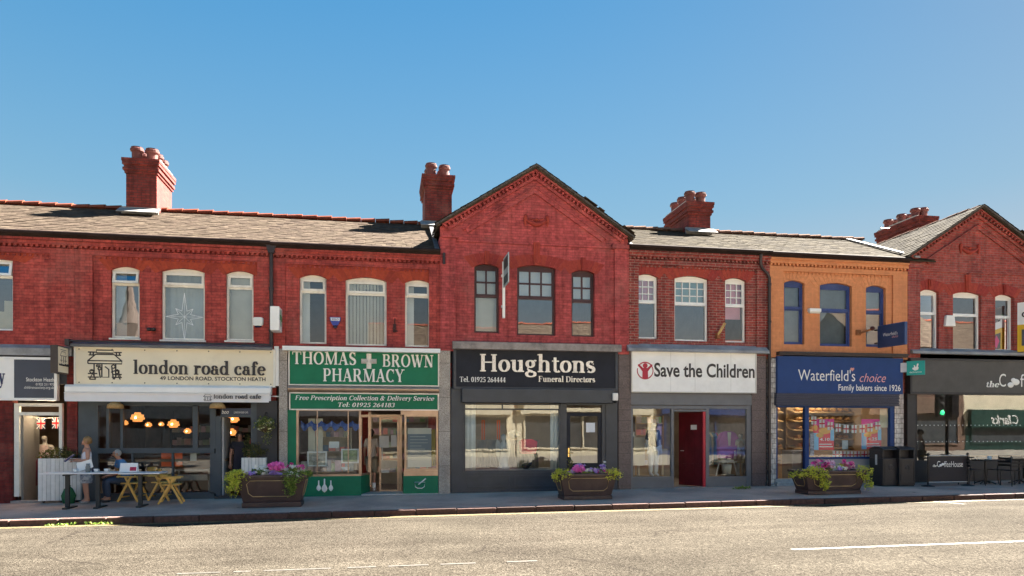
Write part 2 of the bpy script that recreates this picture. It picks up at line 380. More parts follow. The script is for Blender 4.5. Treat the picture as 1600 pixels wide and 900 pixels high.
GLY = {
 'o': (.50, lambda: [A_(.25, XH / 2, .17, r_, 0, 360, 28)]),
 'c': (.45, lambda: [A_(.25, XH / 2, .17, r_, 50, 318, 22), DOT(.345, XH * .73, .055)]),
 'e': (.47, lambda: [A_(.25, XH / 2, .17, r_, 4, 320, 26), [(.14, XH * .53, TN_), (.41, XH * .53, TN_)]]),
 'a': (.50, lambda: [A_(.22, XH - .16, .12, .14, 160, 10, 12), V_(.34, .04, XH - .16), A_(.21, .14, .13, .12, 60, 300, 16), [(.33, .10, TN_), (.30, .25, TN_), (.22, .26, TN_)], DOT(.13, XH - .14, .055), [(.34, .05, .09), (.40, .022, .05), (.47, .03, .03)]]),
 'n': (.58, lambda: [V_(.14, 0, XH), flag(.14, XH), A_(.29, XH - .15, .135, .13, 150, 0, 12), V_(.425, 0, XH - .14), foots(.14), foots(.425)]),
 'h': (.58, lambda: [V_(.14, 0, AS), flag(.14, AS), A_(.29, XH - .15, .135, .13, 150, 0, 12), V_(.425, 0, XH - .14), foots(.14), foots(.425)]),
 'u': (.58, lambda: [V_(.14, .14, XH), flag(.14, XH), A_(.275, .15, .135, .13, 180, 330, 12), V_(.42, 0, XH), flag(.42, XH), S_(.42, .54, 0)]),
 'r': (.43, lambda: [V_(.14, 0, XH), flag(.14, XH), A_(.31, XH - .16, .11, .13, 170, 70, 10), DOT(.35, XH - .075, .06), foots(.14)]),
 'd': (.55, lambda: [A_(.24, XH / 2, .16, r_, 40, 320, 22), V_(.40, 0, AS), flag(.40, AS), S_(.40, .53, 0)]),
 'p': (.55, lambda: [A_(.31, XH / 2, .16, r_, 140, -140, 22), V_(.14, DS, XH), flag(.14, XH), foots(.14, DS)]),
 'l': (.29, lambda: [V_(.14, 0, AS), flag(.14, AS), foots(.14)]),
 'i': (.29, lambda: [V_(.14, 0, XH), flag(.14, XH), foots(.14), DOT(.13, XH + .14, .065)]),
 'f': (.34, lambda: [V_(.15, 0, AS - .16), A_(.255, AS - .17, .105, .14, 180, 50, 10), DOT(.33, AS - .11, .055), S_(.03, .30, XH - TN_), foots(.15)]),
 't': (.34, lambda: [V_(.15, .12, XH + .12, .11), A_(.25, .13, .10, .11, 180, 320, 10), S_(.03, .31, XH - TN_)]),
 's': (.41, lambda: [A_(.20, XH - .135, .12, .115, 40, 250, 16), A_(.20, .135, .13, .115, 75, -145, 16), [(.12, XH - .20, .11), (.20, XH / 2, .125), (.29, .20, .11)], S_(.30, .33, XH * .70), S_(.06, .10, .13)]),
 'g': (.50, lambda: [A_(.22, XH - .15, .13, .13, 0, 360, 22), A_(.24, -.08, .17, .10, 0, 360, 22), [(.15, XH - .26, TN_), (.11, .12, .06), (.18, .05, .09), (.30, .02, .10)], [(.32, XH - .06, TN_), (.40, XH - .01, .05), (.46, XH - .03, .07)]]),
 'v': (.50, lambda: [D_(.11, XH, .26, 0, .13), D_(.40, XH, .26, .02, .05), S_(.02, .22, XH, -1), S_(.31, .49, XH, -1)]),
 'y': (.50, lambda: [D_(.11, XH, .27, 0, .13), [(.40, XH, .05), (.25, -.05, .05), (.18, -.15, .05), (.10, -.17, .05)], DOT(.10, -.13, .05), S_(.02, .22, XH, -1), S_(.31, .49, XH, -1)]),
 'T': (.66, lambda: [V_(.33, 0, CP), S_(.05, .61, CP, -1), foots(.33), D_(.06, CP, .06, CP - .17, .04), D_(.60, CP, .60, CP - .17, .04)]),
 'H': (.76, lambda: [V_(.16, 0, CP), V_(.60, 0, CP), S_(.16, .60, CP / 2), foots(.16), foots(.60), foots(.16, CP - TN_), foots(.60, CP - TN_)]),
 'O': (.74, lambda: [A_(.37, CP / 2, .27, CP / 2 - .015, 0, 360, 32, tk=.14)]),
 'M': (.92, lambda: [V_(.15, 0, CP, .05), D_(.17, CP, .45, .02, .14), D_(.73, CP, .45, .02, .05), V_(.77, 0, CP, .14), foots(.15), foots(.77), S_(.04, .2, CP, -1), S_(.72, .88, CP, -1)]),
 'A': (.72, lambda: [D_(.12, 0, .35, CP, .05), D_(.34, CP, .58, 0, .14), S_(.2, .5, .2), foots(.12, 0, .1), foots(.58, 0, .13)]),
 'S': (.56, lambda: [A_(.27, CP - .18, .16, .165, 35, 250, 16), A_(.27, .18, .17, .165, 80, -150, 16), [(.16, CP - .28, .13), (.27, CP / 2, .14), (.39, .27, .13)], D_(.43, CP, .43, CP - .2, .035), D_(.10, 0, .10, .2, .035)]),
 'B': (.66, lambda: [V_(.16, 0, CP), A_(.34, CP - .165, .15, .145, 90, -90, 14), A_(.35, .18, .19, .16, 90, -90, 14), S_(.05, .35, CP, -1), S_(.05, .36, 0), S_(.16, .35, CP / 2)]),
 'R': (.72, lambda: [V_(.16, 0, CP), A_(.34, CP - .18, .16, .16, 90, -90, 14), S_(.05, .35, CP, -1), S_(.16, .35, CP / 2 - .03), D_(.36, .32, .58, 0, .14), foots(.16), foots(.60, 0, .09)]),
 'W': (.98, lambda: [D_(.12, CP, .32, 0, .14), D_(.33, 0, .50, CP, .05), D_(.46, CP, .66, 0, .14), D_(.67, 0, .86, CP, .05), S_(.02, .24, CP, -1), S_(.36, .58, CP, -1), S_(.76, .96, CP, -1)]),
 'N': (.74, lambda: [V_(.15, 0, CP, .05), D_(.16, CP, .58, .02, .15), V_(.60, 0, CP, .05), foots(.15), S_(.04, .2, CP, -1), foots(.60, CP - TN_)]),
 'P': (.62, lambda: [V_(.16, 0, CP), A_(.33, CP - .19, .17, .17, 90, -90, 14), S_(.05, .34, CP, -1), S_(.16, .34, CP / 2 - .05), foots(.16)]),
 'C': (.66, lambda: [A_(.36, CP / 2, .26, CP / 2 - .015, 48, 312, 24, tk=.14), D_(.57, CP, .57, CP - .22, .035), D_(.57, .0, .57, .1, .02)]),
 'Y': (.70, lambda: [D_(.12, CP, .34, .3, .14), D_(.58, CP, .36, .32, .05), V_(.35, 0, .33), foots(.35), S_(.02, .24, CP, -1), S_(.47, .69, CP, -1)]),
 'F': (.60, lambda: [V_(.16, 0, CP), S_(.05, .53, CP, -1), S_(.16, .38, CP / 2), D_(.52, CP, .52, CP - .18, .035), D_(.38, CP / 2 + .1, .38, CP / 2 - .08, .035), foots(.16)]),
 'D': (.72, lambda: [V_(.16, 0, CP), A_(.32, CP / 2, .30, CP / 2 - .02, 90, -90, 20, tk=.14), S_(.05, .33, CP, -1), S_(.05, .33, 0)]),
 '0': (.50, lambda: [A_(.25, .33, .165, .31, 0, 360, 26)]),
 '1': (.44, lambda: [V_(.24, 0, .66), D_(.10, .56, .24, .64, .05), foots(.24, 0, .13)]),
 '2': (.50, lambda: [A_(.24, .47, .155, .17, 160, -30, 14), [(.375, .40, .11), (.25, .2, .08), (.09, .06, .06)], [(.07, .05, .09), (.42, .05, .09)], D_(.43, .02, .43, .15, .03)]),
 '3': (.48, lambda: [A_(.22, .49, .14, .15, 150, -90, 14), A_(.21, .18, .17, .165, 90, -150, 14)]),
 '4': (.52, lambda: [V_(.34, 0, .66), D_(.31, .65, .05, .2, .045), [(.03, .19, .07), (.47, .19, .07)], foots(.34, 0, .1)]),
 '5': (.48, lambda: [A_(.22, .2, .17, .19, 110, -150, 16), D_(.12, .35, .14, .64, .05), [(.12, .61, .1), (.40, .61, .1)]]),
 '6': (.50, lambda: [A_(.26, .2, .16, .185, 0, 360, 22), [(.40, .63, .05), (.25, .55, .07), (.14, .4, .11), (.105, .22, .12)]]),
 '8': (.50, lambda: [A_(.25, .5, .13, .14, 0, 360, 20), A_(.25, .18, .165, .165, 0, 360, 22)]),
 '9': (.50, lambda: [A_(.24, .46, .16, .185, 0, 360, 22), [(.10, .03, .05), (.25, .11, .07), (.36, .26, .11), (.395, .44, .12)]]),
 '&': (.76, lambda: [A_(.28, .53, .11, .12, 0, 360, 18), [(.2, .46, .1), (.36, .22, .13), (.60, .02, .12)], A_(.25, .18, .17, .165, 100, 330, 16), [(.40, .1, TN_), (.58, .38, TN_)], S_(.48, .70, .38)]),
 ':': (.25, lambda: [DOT(.12, .07, .06), DOT(.12, .38, .06)]), '.': (.22, lambda: [DOT(.11, .06, .06)]), ' ': (.26, lambda: []),
}
def serif(s, x0, x1, zb, em, y, mat, parent, name='lettering', slant=0, dep=.012, flip=1, mb=None, track=0):
    strokes = []; cx = 0
    for ch in s:
        adv, fn = GLY[ch]
        for st in fn(): strokes.append([(x + cx, z, wd) for x, z, wd in st])
        cx += adv + track
    xs = [p[0] + slant * p[1] for st in strokes for p in st]; lo, hi = min(xs) - .05, max(xs) + .05
    sx = (x1 - x0) / (hi - lo)
    m = mb or MB(); m.ribbon_strokes(strokes, x0 - lo * sx, zb, sx, em, y, dep, slant * em / sx * 1.0 if slant else 0, flip)
    if mb: return mb
    return m.build(name, mat, parent)
def sans(s, x0, x1, zb, h, y, mat, parent, name='lettering', bold=0, dep=.006, slant=0, mb=None, rot=0, flip=1, fit_h=True):
    # built-in typeface turned into a mesh and fitted to its measured box
    cu = bpy.data.curves.new('t', 'FONT'); cu.body = s; cu.resolution_u = 4; cu.offset = bold; cu.shear = slant
    o = bpy.data.objects.new('t', cu); COL.objects.link(o)
    dg = bpy.context.evaluated_depsgraph_get(); dg.update()
    me = bpy.data.meshes.new_from_object(o.evaluated_get(dg))
    V = [v.co.copy() for v in me.vertices]; F = [tuple(p.vertices) for p in me.polygons]
    bpy.data.objects.remove(o); bpy.data.curves.remove(cu); bpy.data.meshes.remove(me)
    xa = min(v.x for v in V); xb = max(v.x for v in V); za = max(v.y for v in V)
    sx = (x1 - x0) / (xb - xa); sz = h / za if fit_h else sx
    m = mb or MB()
    m.add([(x0 + (v.x - xa) * sx, y - dep * flip, zb + v.y * sz) for v in V], F)
    if mb: return mb
    return m.build(name, mat, parent)
# ------------------------------------------------------------------ ground, road, pavement
ASPH, t_, b_ = newmat('worn_asphalt')
p_ = wpos(t_)
vo = node(t_, 'ShaderNodeTexVoronoi', i_Scale=55.0); t_.links.new(p_, vo.inputs['Vector'])
vo2 = node(t_, 'ShaderNodeTexVoronoi', i_Scale=34.0); t_.links.new(p_, vo2.inputs['Vector'])
rc = ramp(t_, vo.outputs['Color'], [(.15, (.027, .0240, .0195)), (.5, (.054, .0475, .0390)), (.85, (.080, .0715, .060))])
rc2 = ramp(t_, vo2.outputs['Color'], [(.2, (.74, .73, .72)), (.8, (1.2, 1.19, 1.18))])
nb = noise(t_, .35, 6, p_, .6); rb = ramp(t_, nb.outputs['Fac'], [(.35, (.74, .73, .72)), (.68, (1.15, 1.14, 1.12))])
c_ = mixc(t_, 1, rc.outputs[0], rb.outputs[0], 'MULTIPLY'); c_ = mixc(t_, 1, c_, rc2.outputs[0], 'MULTIPLY')
mp = node(t_, 'ShaderNodeMapping'); mp.inputs['Scale'].default_value = (.12, 1.6, 1); t_.links.new(p_, mp.inputs[0])
nl = noise(t_, 1.0, 4, mp.outputs[0]); rl = ramp(t_, nl.outputs['Fac'], [(.4, (.86, .85, .84)), (.66, (1.08, 1.08, 1.07))])
c_ = mixc(t_, 1, c_, rl.outputs[0], 'MULTIPLY')
# hairline cracks
vc = node(t_, 'ShaderNodeTexVoronoi', feature='DISTANCE_TO_EDGE', i_Scale=.42); nw = noise(t_, 1.5, 6, p_)
wv = mixc(t_, .35, p_, nw.outputs['Color'], 'ADD'); t_.links.new(wv, vc.inputs['Vector'])
rcr = ramp(t_, vc.outputs['Distance'], [(.0, (1, 1, 1)), (.012, (0, 0, 0))]); nm = noise(t_, .5, 3, p_); rm = ramp(t_, nm.outputs['Fac'], [(.5, (0, 0, 0)), (.6, (.75, .75, .75))])
cf = mixc(t_, 1, rcr.outputs[0], rm.outputs[0], 'MULTIPLY'); c_ = mixc(t_, cf, c_, (.018, .015, .013))
t_.links.new(c_, b_.inputs['Base Color']); b_.inputs['Roughness'].default_value = 1; b_.inputs['Specular IOR Level'].default_value = .03
bp_ = node(t_, 'ShaderNodeBump', i_Strength=.9, i_Distance=.012); t_.links.new(vo.outputs['Distance'], bp_.inputs['Height']); t_.links.new(bp_.outputs[0], b_.inputs['Normal'])

PAVM, t_, b_ = newmat('pavement_tarmac')
p_ = wpos(t_); vo = noise(t_, 60, 4, p_); rc = ramp(t_, vo.outputs['Fac'], [(.3, (.44, .285, .225)), (.7, (.68, .465, .38))])
nb = noise(t_, .6, 7, p_, .65); rb = ramp(t_, nb.outputs['Fac'], [(.35, (.60, .60, .62)), (.7, (1.22, 1.2, 1.16))])
c_ = mixc(t_, 1, rc.outputs[0], rb.outputs[0], 'MULTIPLY')
ns = noise(t_, 2.6, 5, p_, .7); rs = ramp(t_, ns.outputs['Fac'], [(.66, (0, 0, 0)), (.7, (.6, .6, .6))]); c_ = mixc(t_, rs.outputs[0], c_, (.06, .055, .055))
t_.links.new(c_, b_.inputs['Base Color']); b_.inputs['Roughness'].default_value = .85
bp_ = node(t_, 'ShaderNodeBump', i_Strength=.6, i_Distance=.006); t_.links.new(vo.outputs['Fac'], bp_.inputs['Height']); t_.links.new(bp_.outputs[0], b_.inputs['Normal'])
KERBM = island('weathered_kerb_stone', [(0, (.080, .042, .036)), (.5, (.105, .058, .049)), (1, (.055, .031, .027))], .85, .3, 14)
def worn(name, c, lo, hi):
    m, t, b = newmat(name); p = wpos(t); n = noise(t, 14, 6, p, .75); r = ramp(t, n.outputs['Fac'], [(lo, (0, 0, 0)), (hi, (1, 1, 1))])
    n2 = noise(t, 55, 3, p); r2 = ramp(t, n2.outputs['Fac'], [(.3, (.025, .021, .016)), (.7, (.058, .05, .04))])
    t.links.new(mixc(t, r.outputs[0], r2.outputs[0], c), b.inputs['Base Color']); b.inputs['Roughness'].default_value = .8
    return m
YEL = worn('worn_yellow_line', (.19, .14, .058), .40, .5)
WHT = worn('worn_white_line', (.15, .14, .123), .42, .52)
WHT2 = worn('faded_white_line', (.085, .076, .064), .48, .64)

g = MB(); g.quad((-700, -700, -.6 - 5.2), (700, -700, -.6 + 5.2), (700, 700, -.6 + 5.2), (-700, 700, -.6 - 5.2))
g.build('ground', paint('distant_ground', (.13, .13, .09), .95, .3, scale=.05), kind='structure')
def sheet(name, mat, x0, x1, ys, zf, nx=30, kind='structure', dz=0):
    m = MB(); xs = [x0 + (x1 - x0) * i / nx for i in range(nx + 1)]
    v = [(x, y, zf(x, y) + dz) for y in ys for x in xs]; n = nx + 1
    m.add(v, [(j * n + i, j * n + i + 1, (j + 1) * n + i + 1, (j + 1) * n + i) for j in range(len(ys) - 1) for i in range(nx)], True)
    return m.build(name, mat, kind=kind)
YR = [-13.35 + i * 9.9 / 22 for i in range(23)]
sheet('road', ASPH, -45, 75, YR, road)
sheet('pavement', PAVM, -45, 75, [-3.3, -1.5, -.002, .75], lambda x, y: pav(x, y), 20)
def far_pav(x, y): return gx(x) + .115 + max(0, -13.5 - y) * .008
sheet('pavement', paint('pale_paving', (.22, .20, .17), .85, .12), -45, 75, [-23.9, -18, -13.5], far_pav, 20)
k = MB(); x = -45.0
while x < 60:
    L = .914; j = random.uniform(-.006, .006); k.box(x + .008, x + L - .008, KY + j, -3.302, gx(x) - .2, gx(x) + .117 + j, gx(L)); x += L
soften(k.build('kerb', KERBM, kind='structure'), .022, 3)
k = MB(); x = -45.0
while x < 60: k.box(x + .004, x + .91, -13.5, -13.352, gx(x) - .2, gx(x) + .117, gx(.9)); x += .914
k.build('kerb', KERBM, kind='structure')
def line(name, mat, xa, ya, xb, yb, wd):
    m = MB(); n = max(2, int(abs(xb - xa) / 1.0)); d = Vector((xb - xa, yb - ya)).normalized(); nx_, ny_ = -d.y * wd / 2, d.x * wd / 2
    for i in range(n):
        a = i / n; b = (i + 1) / n; P = [(xa + (xb - xa) * q, ya + (yb - ya) * q) for q in (a, b)]
        q = [(P[0][0] - nx_, P[0][1] - ny_), (P[1][0] - nx_, P[1][1] - ny_), (P[1][0] + nx_, P[1][1] + ny_), (P[0][0] + nx_, P[0][1] + ny_)]
        m.quad(*[(u[0], u[1], road(u[0], u[1]) + .005) for u in q])
    return m.build(name, mat, kind='structure')
line('yellow_line', YEL, -45, KY - .17, 15.2, KY - .17, .10); line('yellow_line', YEL, -45, KY - .36, 15.2, KY - .36, .10)
def gr(px, py):
    X, Y = 0, -6
    for _ in range(40):
        z = road(X, Y); dep = (EYE - z) * FPX / (py - HOR); u = (px - 800) / FPX * dep
        X = u * math.cos(YAW) + dep * math.sin(YAW); Y = dep * math.cos(YAW) - u * math.sin(YAW) - DIST
    return X, Y
a = gr(1237, 859); b = gr(1600, 847); line('centre_line', WHT, a[0], a[1], b[0] + 3, b[1], .11)
a = gr(276, 897); b = gr(910, 874)
for q0, q1 in ((0, .10), (.13, .17), (.20, .36), (.40, .47), (.50, .60), (.63, .72), (.80, .88)):
    line('centre_line', WHT2, a[0] + (b[0] - a[0]) * q0, a[1] + (b[1] - a[1]) * q0, a[0] + (b[0] - a[0]) * q1, a[1] + (b[1] - a[1]) * q1, .08)
a = gr(1460, 784); b = gr(1508, 788); line('zigzag_line', WHT, a[0], a[1], b[0], b[1], .1)
a = gr(1490, 783.5); b = gr(1600, 782); line('zigzag_line', WHT, a[0], a[1], b[0] + 6, b[1], .1)

PATCH = paint('dark_tar_patch', (.030, .026, .022), .9, .35, scale=30, bump=.006); IRON = paint('cast_iron', (.045, .038, .034), .6, .3, scale=20, bump=.004)
def road_patch(pts, mat, name):
    m = MB(); m.add([(x, y, road(x, y) + .004) for x, y in pts], [tuple(range(len(pts)))]); return m.build(name, mat, kind='structure')
def cover(name, label, px, py, w_, d_, n=5):
    x, y = gr(px, py); T = thing(name, label, 'drain cover', (x, y, road(x, y))); m = MB(); z = road(x, y) + .006; m.frame(x - w_ / 2, x + w_ / 2, 0, 1, 0, 1, .03) if 0 else None
    m.box(x - w_ / 2, x + w_ / 2, y - d_ / 2, y + d_ / 2, z - .03, z, gx(w_)); m.build('frame', IRON, T); m = MB()
    for i in range(n): q = x - w_ / 2 + w_ * (i + .5) / n; m.box(q - w_ / n * .22, q + w_ / n * .22, y - d_ * .4, y + d_ * .4, z - .01, z + .006)
    m.build('grating', DARKI, T)
DARKI = paint('dark_iron', (.012, .011, .010), .7, .3)
a = gr(560, 806); cover('gully_grate', 'rusty gully grate in the gutter beside the kerb, below the pharmacy step', 560, 808.5, .42, .28, 6)
# ------------------------------------------------------------------ building kit
def PX(l, r, t, b, Y=0.0):
    c = (l + r) / 2
    return ax(l, Y), ax(r, Y), az(c, b, Y), az(c, t, Y)
def arc_pts(x0, x1, zs, rise, n=10):
    # from right spring over the crown to the left spring
    hw = (x1 - x0) / 2; cx = (x0 + x1) / 2; rad = (hw * hw + rise * rise) / (2 * rise); cz = zs + rise - rad
    a = math.asin(min(1, hw / rad))
    return [(cx + rad * math.sin(a - 2 * a * i / n), cz + rad * math.cos(a - 2 * a * i / n)) for i in range(n + 1)], (cx, cz, rad, a)
def arch(m, x0, x1, zs, rise, hgt, y, n=13, flat=None):
    _, (cx, cz, rad, a) = arc_pts(x0, x1, zs, rise)
    a += .10; rr = max(rad, .01)
    # steeper fan for flat arches: voussoirs spread about a nearer centre
    fc = Vector((cx, zs - (x1 - x0) * .75))
    for i in range(n):
        P = []
        for q in (i / n + .035 / n, (i + 1) / n - .035 / n):
            t = -a + 2 * a * q; p = Vector((cx + rr * math.sin(t), cz + rr * math.cos(t)))
            d = (p - fc).normalized(); h = hgt / max(.5, d.y) * .96
            P.append((p, p + d * h))
        j = random.uniform(0, .003)
        m.prism([tuple(P[0][0]), tuple(P[1][0]), tuple(P[1][1]), tuple(P[0][1])], y - j, y + .03)
def slates(parent, P0, U, W, mat, name='slates', ew=.27, eh=.205, jit=1.0):
    P0, U, W = Vector(P0), Vector(U), Vector(W); L = U.length; S = W.length; u = U / L; w_ = W / S; n = u.cross(w_).normalized()
    if n.z < 0: n = -n
    m = MB(); rows = int(S / eh) + 1
    for r in range(rows):
        s0 = r * eh; s1 = min(S, s0 + eh * 1.9); x = -(r % 2) * ew / 2
        while x < L:
            wd = ew * random.uniform(.94, 1.06); a = max(0, x + .003); b = min(L, x + wd - .003)
            if b - a > .02:
                k = random.uniform(-.012, .012) * jit; lift = .016 + random.uniform(0, .010) * jit; sk = random.uniform(-.008, .008) * jit
                A = P0 + u * a + w_ * (s0 + k) + n * lift; B = P0 + u * b + w_ * (s0 + k + sk) + n * (lift + random.uniform(-.004, .004))
                C = P0 + u * b + w_ * s1 + n * .002; D = P0 + u * a + w_ * s1 + n * .002
                m.add([A, B, C, D, A - n * .011, B - n * .011], [(0, 1, 2, 3), (0, 4, 5, 1)])
            x += wd
    o = m.build(name, mat, parent)
    return o
def ridge_tiles(parent, a, b, mat, name='ridge_tiles', n=None, r=.13, tilt=.02):
    a, b = Vector(a), Vector(b); L = (b - a).length; n = n or int(L / .42); d = (b - a) / L; side = d.cross(Vector((0, 0, 1))).normalized(); m = MB()
    for i in range(n):
        p = a + d * (L * i / n); q = a + d * (L * (i + 1) / n - .012); j = random.uniform(-.012, .012); ring = []
        for e, pp in ((0, p), (1, q)):
            for k in range(7):
                t = math.pi * (k / 6); rr = r * (1.12 if e else 1)
                ring.append(pp + side * (math.cos(t) * rr) + Vector((0, 0, math.sin(t) * rr * .8 - .05 + j + (tilt if e else 0))))
        m.add(ring, [(k, k + 1, 8 + k, 7 + k) for k in range(6)] + [tuple(range(7)), tuple(range(7, 14))])
    return m.build(name, mat, parent)
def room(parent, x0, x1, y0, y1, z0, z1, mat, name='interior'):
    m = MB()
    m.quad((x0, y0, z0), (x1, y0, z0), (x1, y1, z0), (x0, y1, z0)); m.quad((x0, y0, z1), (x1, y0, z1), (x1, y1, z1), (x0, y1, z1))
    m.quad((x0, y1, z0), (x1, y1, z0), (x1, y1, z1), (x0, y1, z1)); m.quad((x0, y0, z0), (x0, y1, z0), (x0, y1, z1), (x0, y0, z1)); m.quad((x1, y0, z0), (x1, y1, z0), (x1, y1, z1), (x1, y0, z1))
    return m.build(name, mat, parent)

def pane(parent, x0, x1, z0, z1, y, mat, tilt=.0, name='pane'):
    m = MB(); rn = random.Random(int(x0 * 977 + z0 * 131)); k = 0 if tilt is None else 1; a = rn.uniform(-1, 1) * .004 * k + (tilt or 0); b = rn.uniform(-1, 1) * .004 * k
    h = (z1 - z0); w_ = x1 - x0
    m.quad((x0, y, z0), (x1, y + b * w_, z0), (x1, y + a * h + b * w_, z1), (x0, y + a * h, z1)); return m.build(name, mat, parent)

def upper_window(parent, l, r, t, b, style, fm, gl, rise=.09, rec=.11, blind=None, sill=None, label=None, open_top=False):
    x0, x1, z0, z1 = PX(l, r, t, b, 0.0); zs = z1 - rise
    crown, _ = arc_pts(x0, x1, zs, rise)
    hole = [(x0, z0), (x1, z0)] + crown
    f = MB(); y0, y1 = rec, rec + .07; fw = .055
    # outer frame; its head is filled up to the arch
    f.box(x0, x0 + fw, y0, y1, z0, zs); f.box(x1 - fw, x1, y0, y1, z0, zs); f.box(x0 + fw, x1 - fw, y0 + .002, y1, z0, z0 + fw)
    f.prism([(x0, zs - .012), (x1, zs - .012)] + crown, y0 - .004, y1)
    f.box(x0 + fw, x1 - fw, y0 + .002, y1, zs - .05, zs - .012)
    H = z1 - z0; lights = []
    if style == 'toplight':
        zt = z0 + H * .76
        f.box(x0 + fw, x1 - fw, y0 + .001, y1, zt - .035, zt + .03)
        lights = [(x0 + fw, x1 - fw, z0 + fw, zt - .035)]
    elif style == 'transom':
        zt = z0 + H * .60
        f.box(x0 + fw, x1 - fw, y0 + .001, y1, zt - .03, zt + .03)
        f.frame(x0 + fw, x1 - fw, zt + .03, zs - .05, y0 + .012, y1 - .01, .03)
        lights = [(x0 + fw, x1 - fw, z0 + fw, zt - .03), (x0 + fw + .03, x1 - fw - .03, zt + .06, zs - .08)]
    elif style in ('bars2', 'bars3', 'grid2', 'grid3'):
        zt = z0 + H * (.54 if style.startswith('bars') else .575)
        f.box(x0 + fw, x1 - fw, y0 - .006, y1, zt - .04, zt + .03)
        X0, X1, Z0, Z1 = x0 + fw, x1 - fw, zt + .03, zs - .05; bw = .045 if style.startswith('bars') else .022
        nv = {'bars2': 2, 'bars3': 3, 'grid2': 3, 'grid3': 4}[style]; nh = 2 if style.startswith('bars') else 3
        f.frame(X0, X1, Z0, Z1, y0 + .012, y1 - .01, .028)
        for i in range(1, nv): xx = X0 + (X1 - X0) * i / nv; f.box(xx - bw / 2, xx + bw / 2, y0 + .014, y1 - .012, Z0 + .028, Z1 - .028)
        for i in range(1, nh):
            zz = Z0 + (Z1 - Z0) * i / nh
            for q in range(nv): xa = X0 + (X1 - X0) * q / nv + (bw / 2 if q else .028); xb = X0 + (X1 - X0) * (q + 1) / nv - (bw / 2 if q < nv - 1 else .028); f.box(xa, xb, y0 + .014, y1 - .012, zz - bw / 2, zz + bw / 2)
        lights = [(X0, X1, Z0, Z1), (X0, X1, z0 + fw, zt - .04)]
    elif style == 'sash':
        zt = z0 + H * .57
        f.box(x0 + fw, x1 - fw, y0 + .001, y1, zt - .025, zt + .025)
        f.frame(x0 + fw, x1 - fw, z0 + fw, zt - .025, y0 + .03, y1 - .003, .035)
        f.frame(x0 + fw, x1 - fw, zt + .025, zs - .05, y0 + .012, y1 - .02, .035, wt=.05)
        lights = [(x0 + fw + .03, x1 - fw - .03, z0 + fw + .03, zt - .05), (x0 + fw + .03, x1 - fw - .03, zt + .05, zs - .09)]
    fo = f.build('window', fm, parent, label=label)
    for q in lights: pane(fo, *q, y1 - .025, gl)
    if style == 'toplight':
        s = MB(); X0, X1, Z0, Z1 = x0 + fw - .02, x1 - fw + .02, zt + .015, zs - .02
        dy = -.035
        s.frame(X0, X1, Z0, Z1, y0 + dy, y0 + .03, .062)
        if open_top:
            n = len(s.v); s.v = [(vx, vy - (Z1 - vz) * .28, vz) for vx, vy, vz in s.v]
        so = s.build('top_light', fm, fo)
        m = MB(); o_ = .28 * (Z1 - Z0) if open_top else 0
        m.quad((X0 + .05, y0 - o_ + .01, Z0 + .05), (X1 - .05, y0 - o_ + .01, Z0 + .05), (X1 - .05, y0 + .01, Z1 - .05), (X0 + .05, y0 + .01, Z1 - .05)); m.build('pane', gl, fo)
    if blind:
        kind, bm_, arg = blind; Y = rec + .22; m = MB()
        if kind == 'full': m.box(x0 + .02, x1 - .02, Y, Y + .006, z0, z1)
        elif kind == 'drop': m.box(x0 + .02, x1 - .02, Y, Y + .006, z0 + H * arg, z1)
        elif kind == 'left': m.box(x0 + .02, x0 + (x1 - x0) * arg, Y, Y + .02, z0, z1)
        elif kind == 'vertical':
            n = int((x1 - x0) / .085)
            for i in range(n):
                xc = x0 + (x1 - x0) * (i + .5) / n; m.bar((xc, Y, z0 + .01), (xc, Y, z1), .006, .08, up=(math.sin(.5 + .06 * (i % 3)), 0, math.cos(.5)) if 0 else (1, .45, 0))
        elif kind == 'net':
            n = 26; v = []
            for i in range(n + 1): xx = x0 + (x1 - x0) * i / n; yy = Y + .018 * math.sin(i * 1.3) + .01 * math.sin(i * .47); v += [(xx, yy, z0), (xx, yy, z1)]
            m.add(v, [(2 * i, 2 * i + 2, 2 * i + 3, 2 * i + 1) for i in range(n)], True)
        elif kind == 'clutter':
            m.box(x0 + .06, x1 - .25, Y + .1, Y + .35, z0, z0 + H * arg); m.box(x0 + (x1 - x0) * .55, x1 - .1, Y + .05, Y + .3, z0, z0 + H * arg * 1.5)
        m.build({'clutter': 'stored_boards', 'net': 'net_curtain', 'left': 'curtain'}.get(kind, 'blind'), bm_, fo)
    if sill:
        m = MB(); m.prism_x([(rec + .02, z0 + .02), (-.05, z0 - .012), (-.05, z0 - .05), (rec + .02, z0 - .05)], x0 - .03, x1 + .03); m.build('sill', sill, fo)
    return hole, (x0, x1, zs)

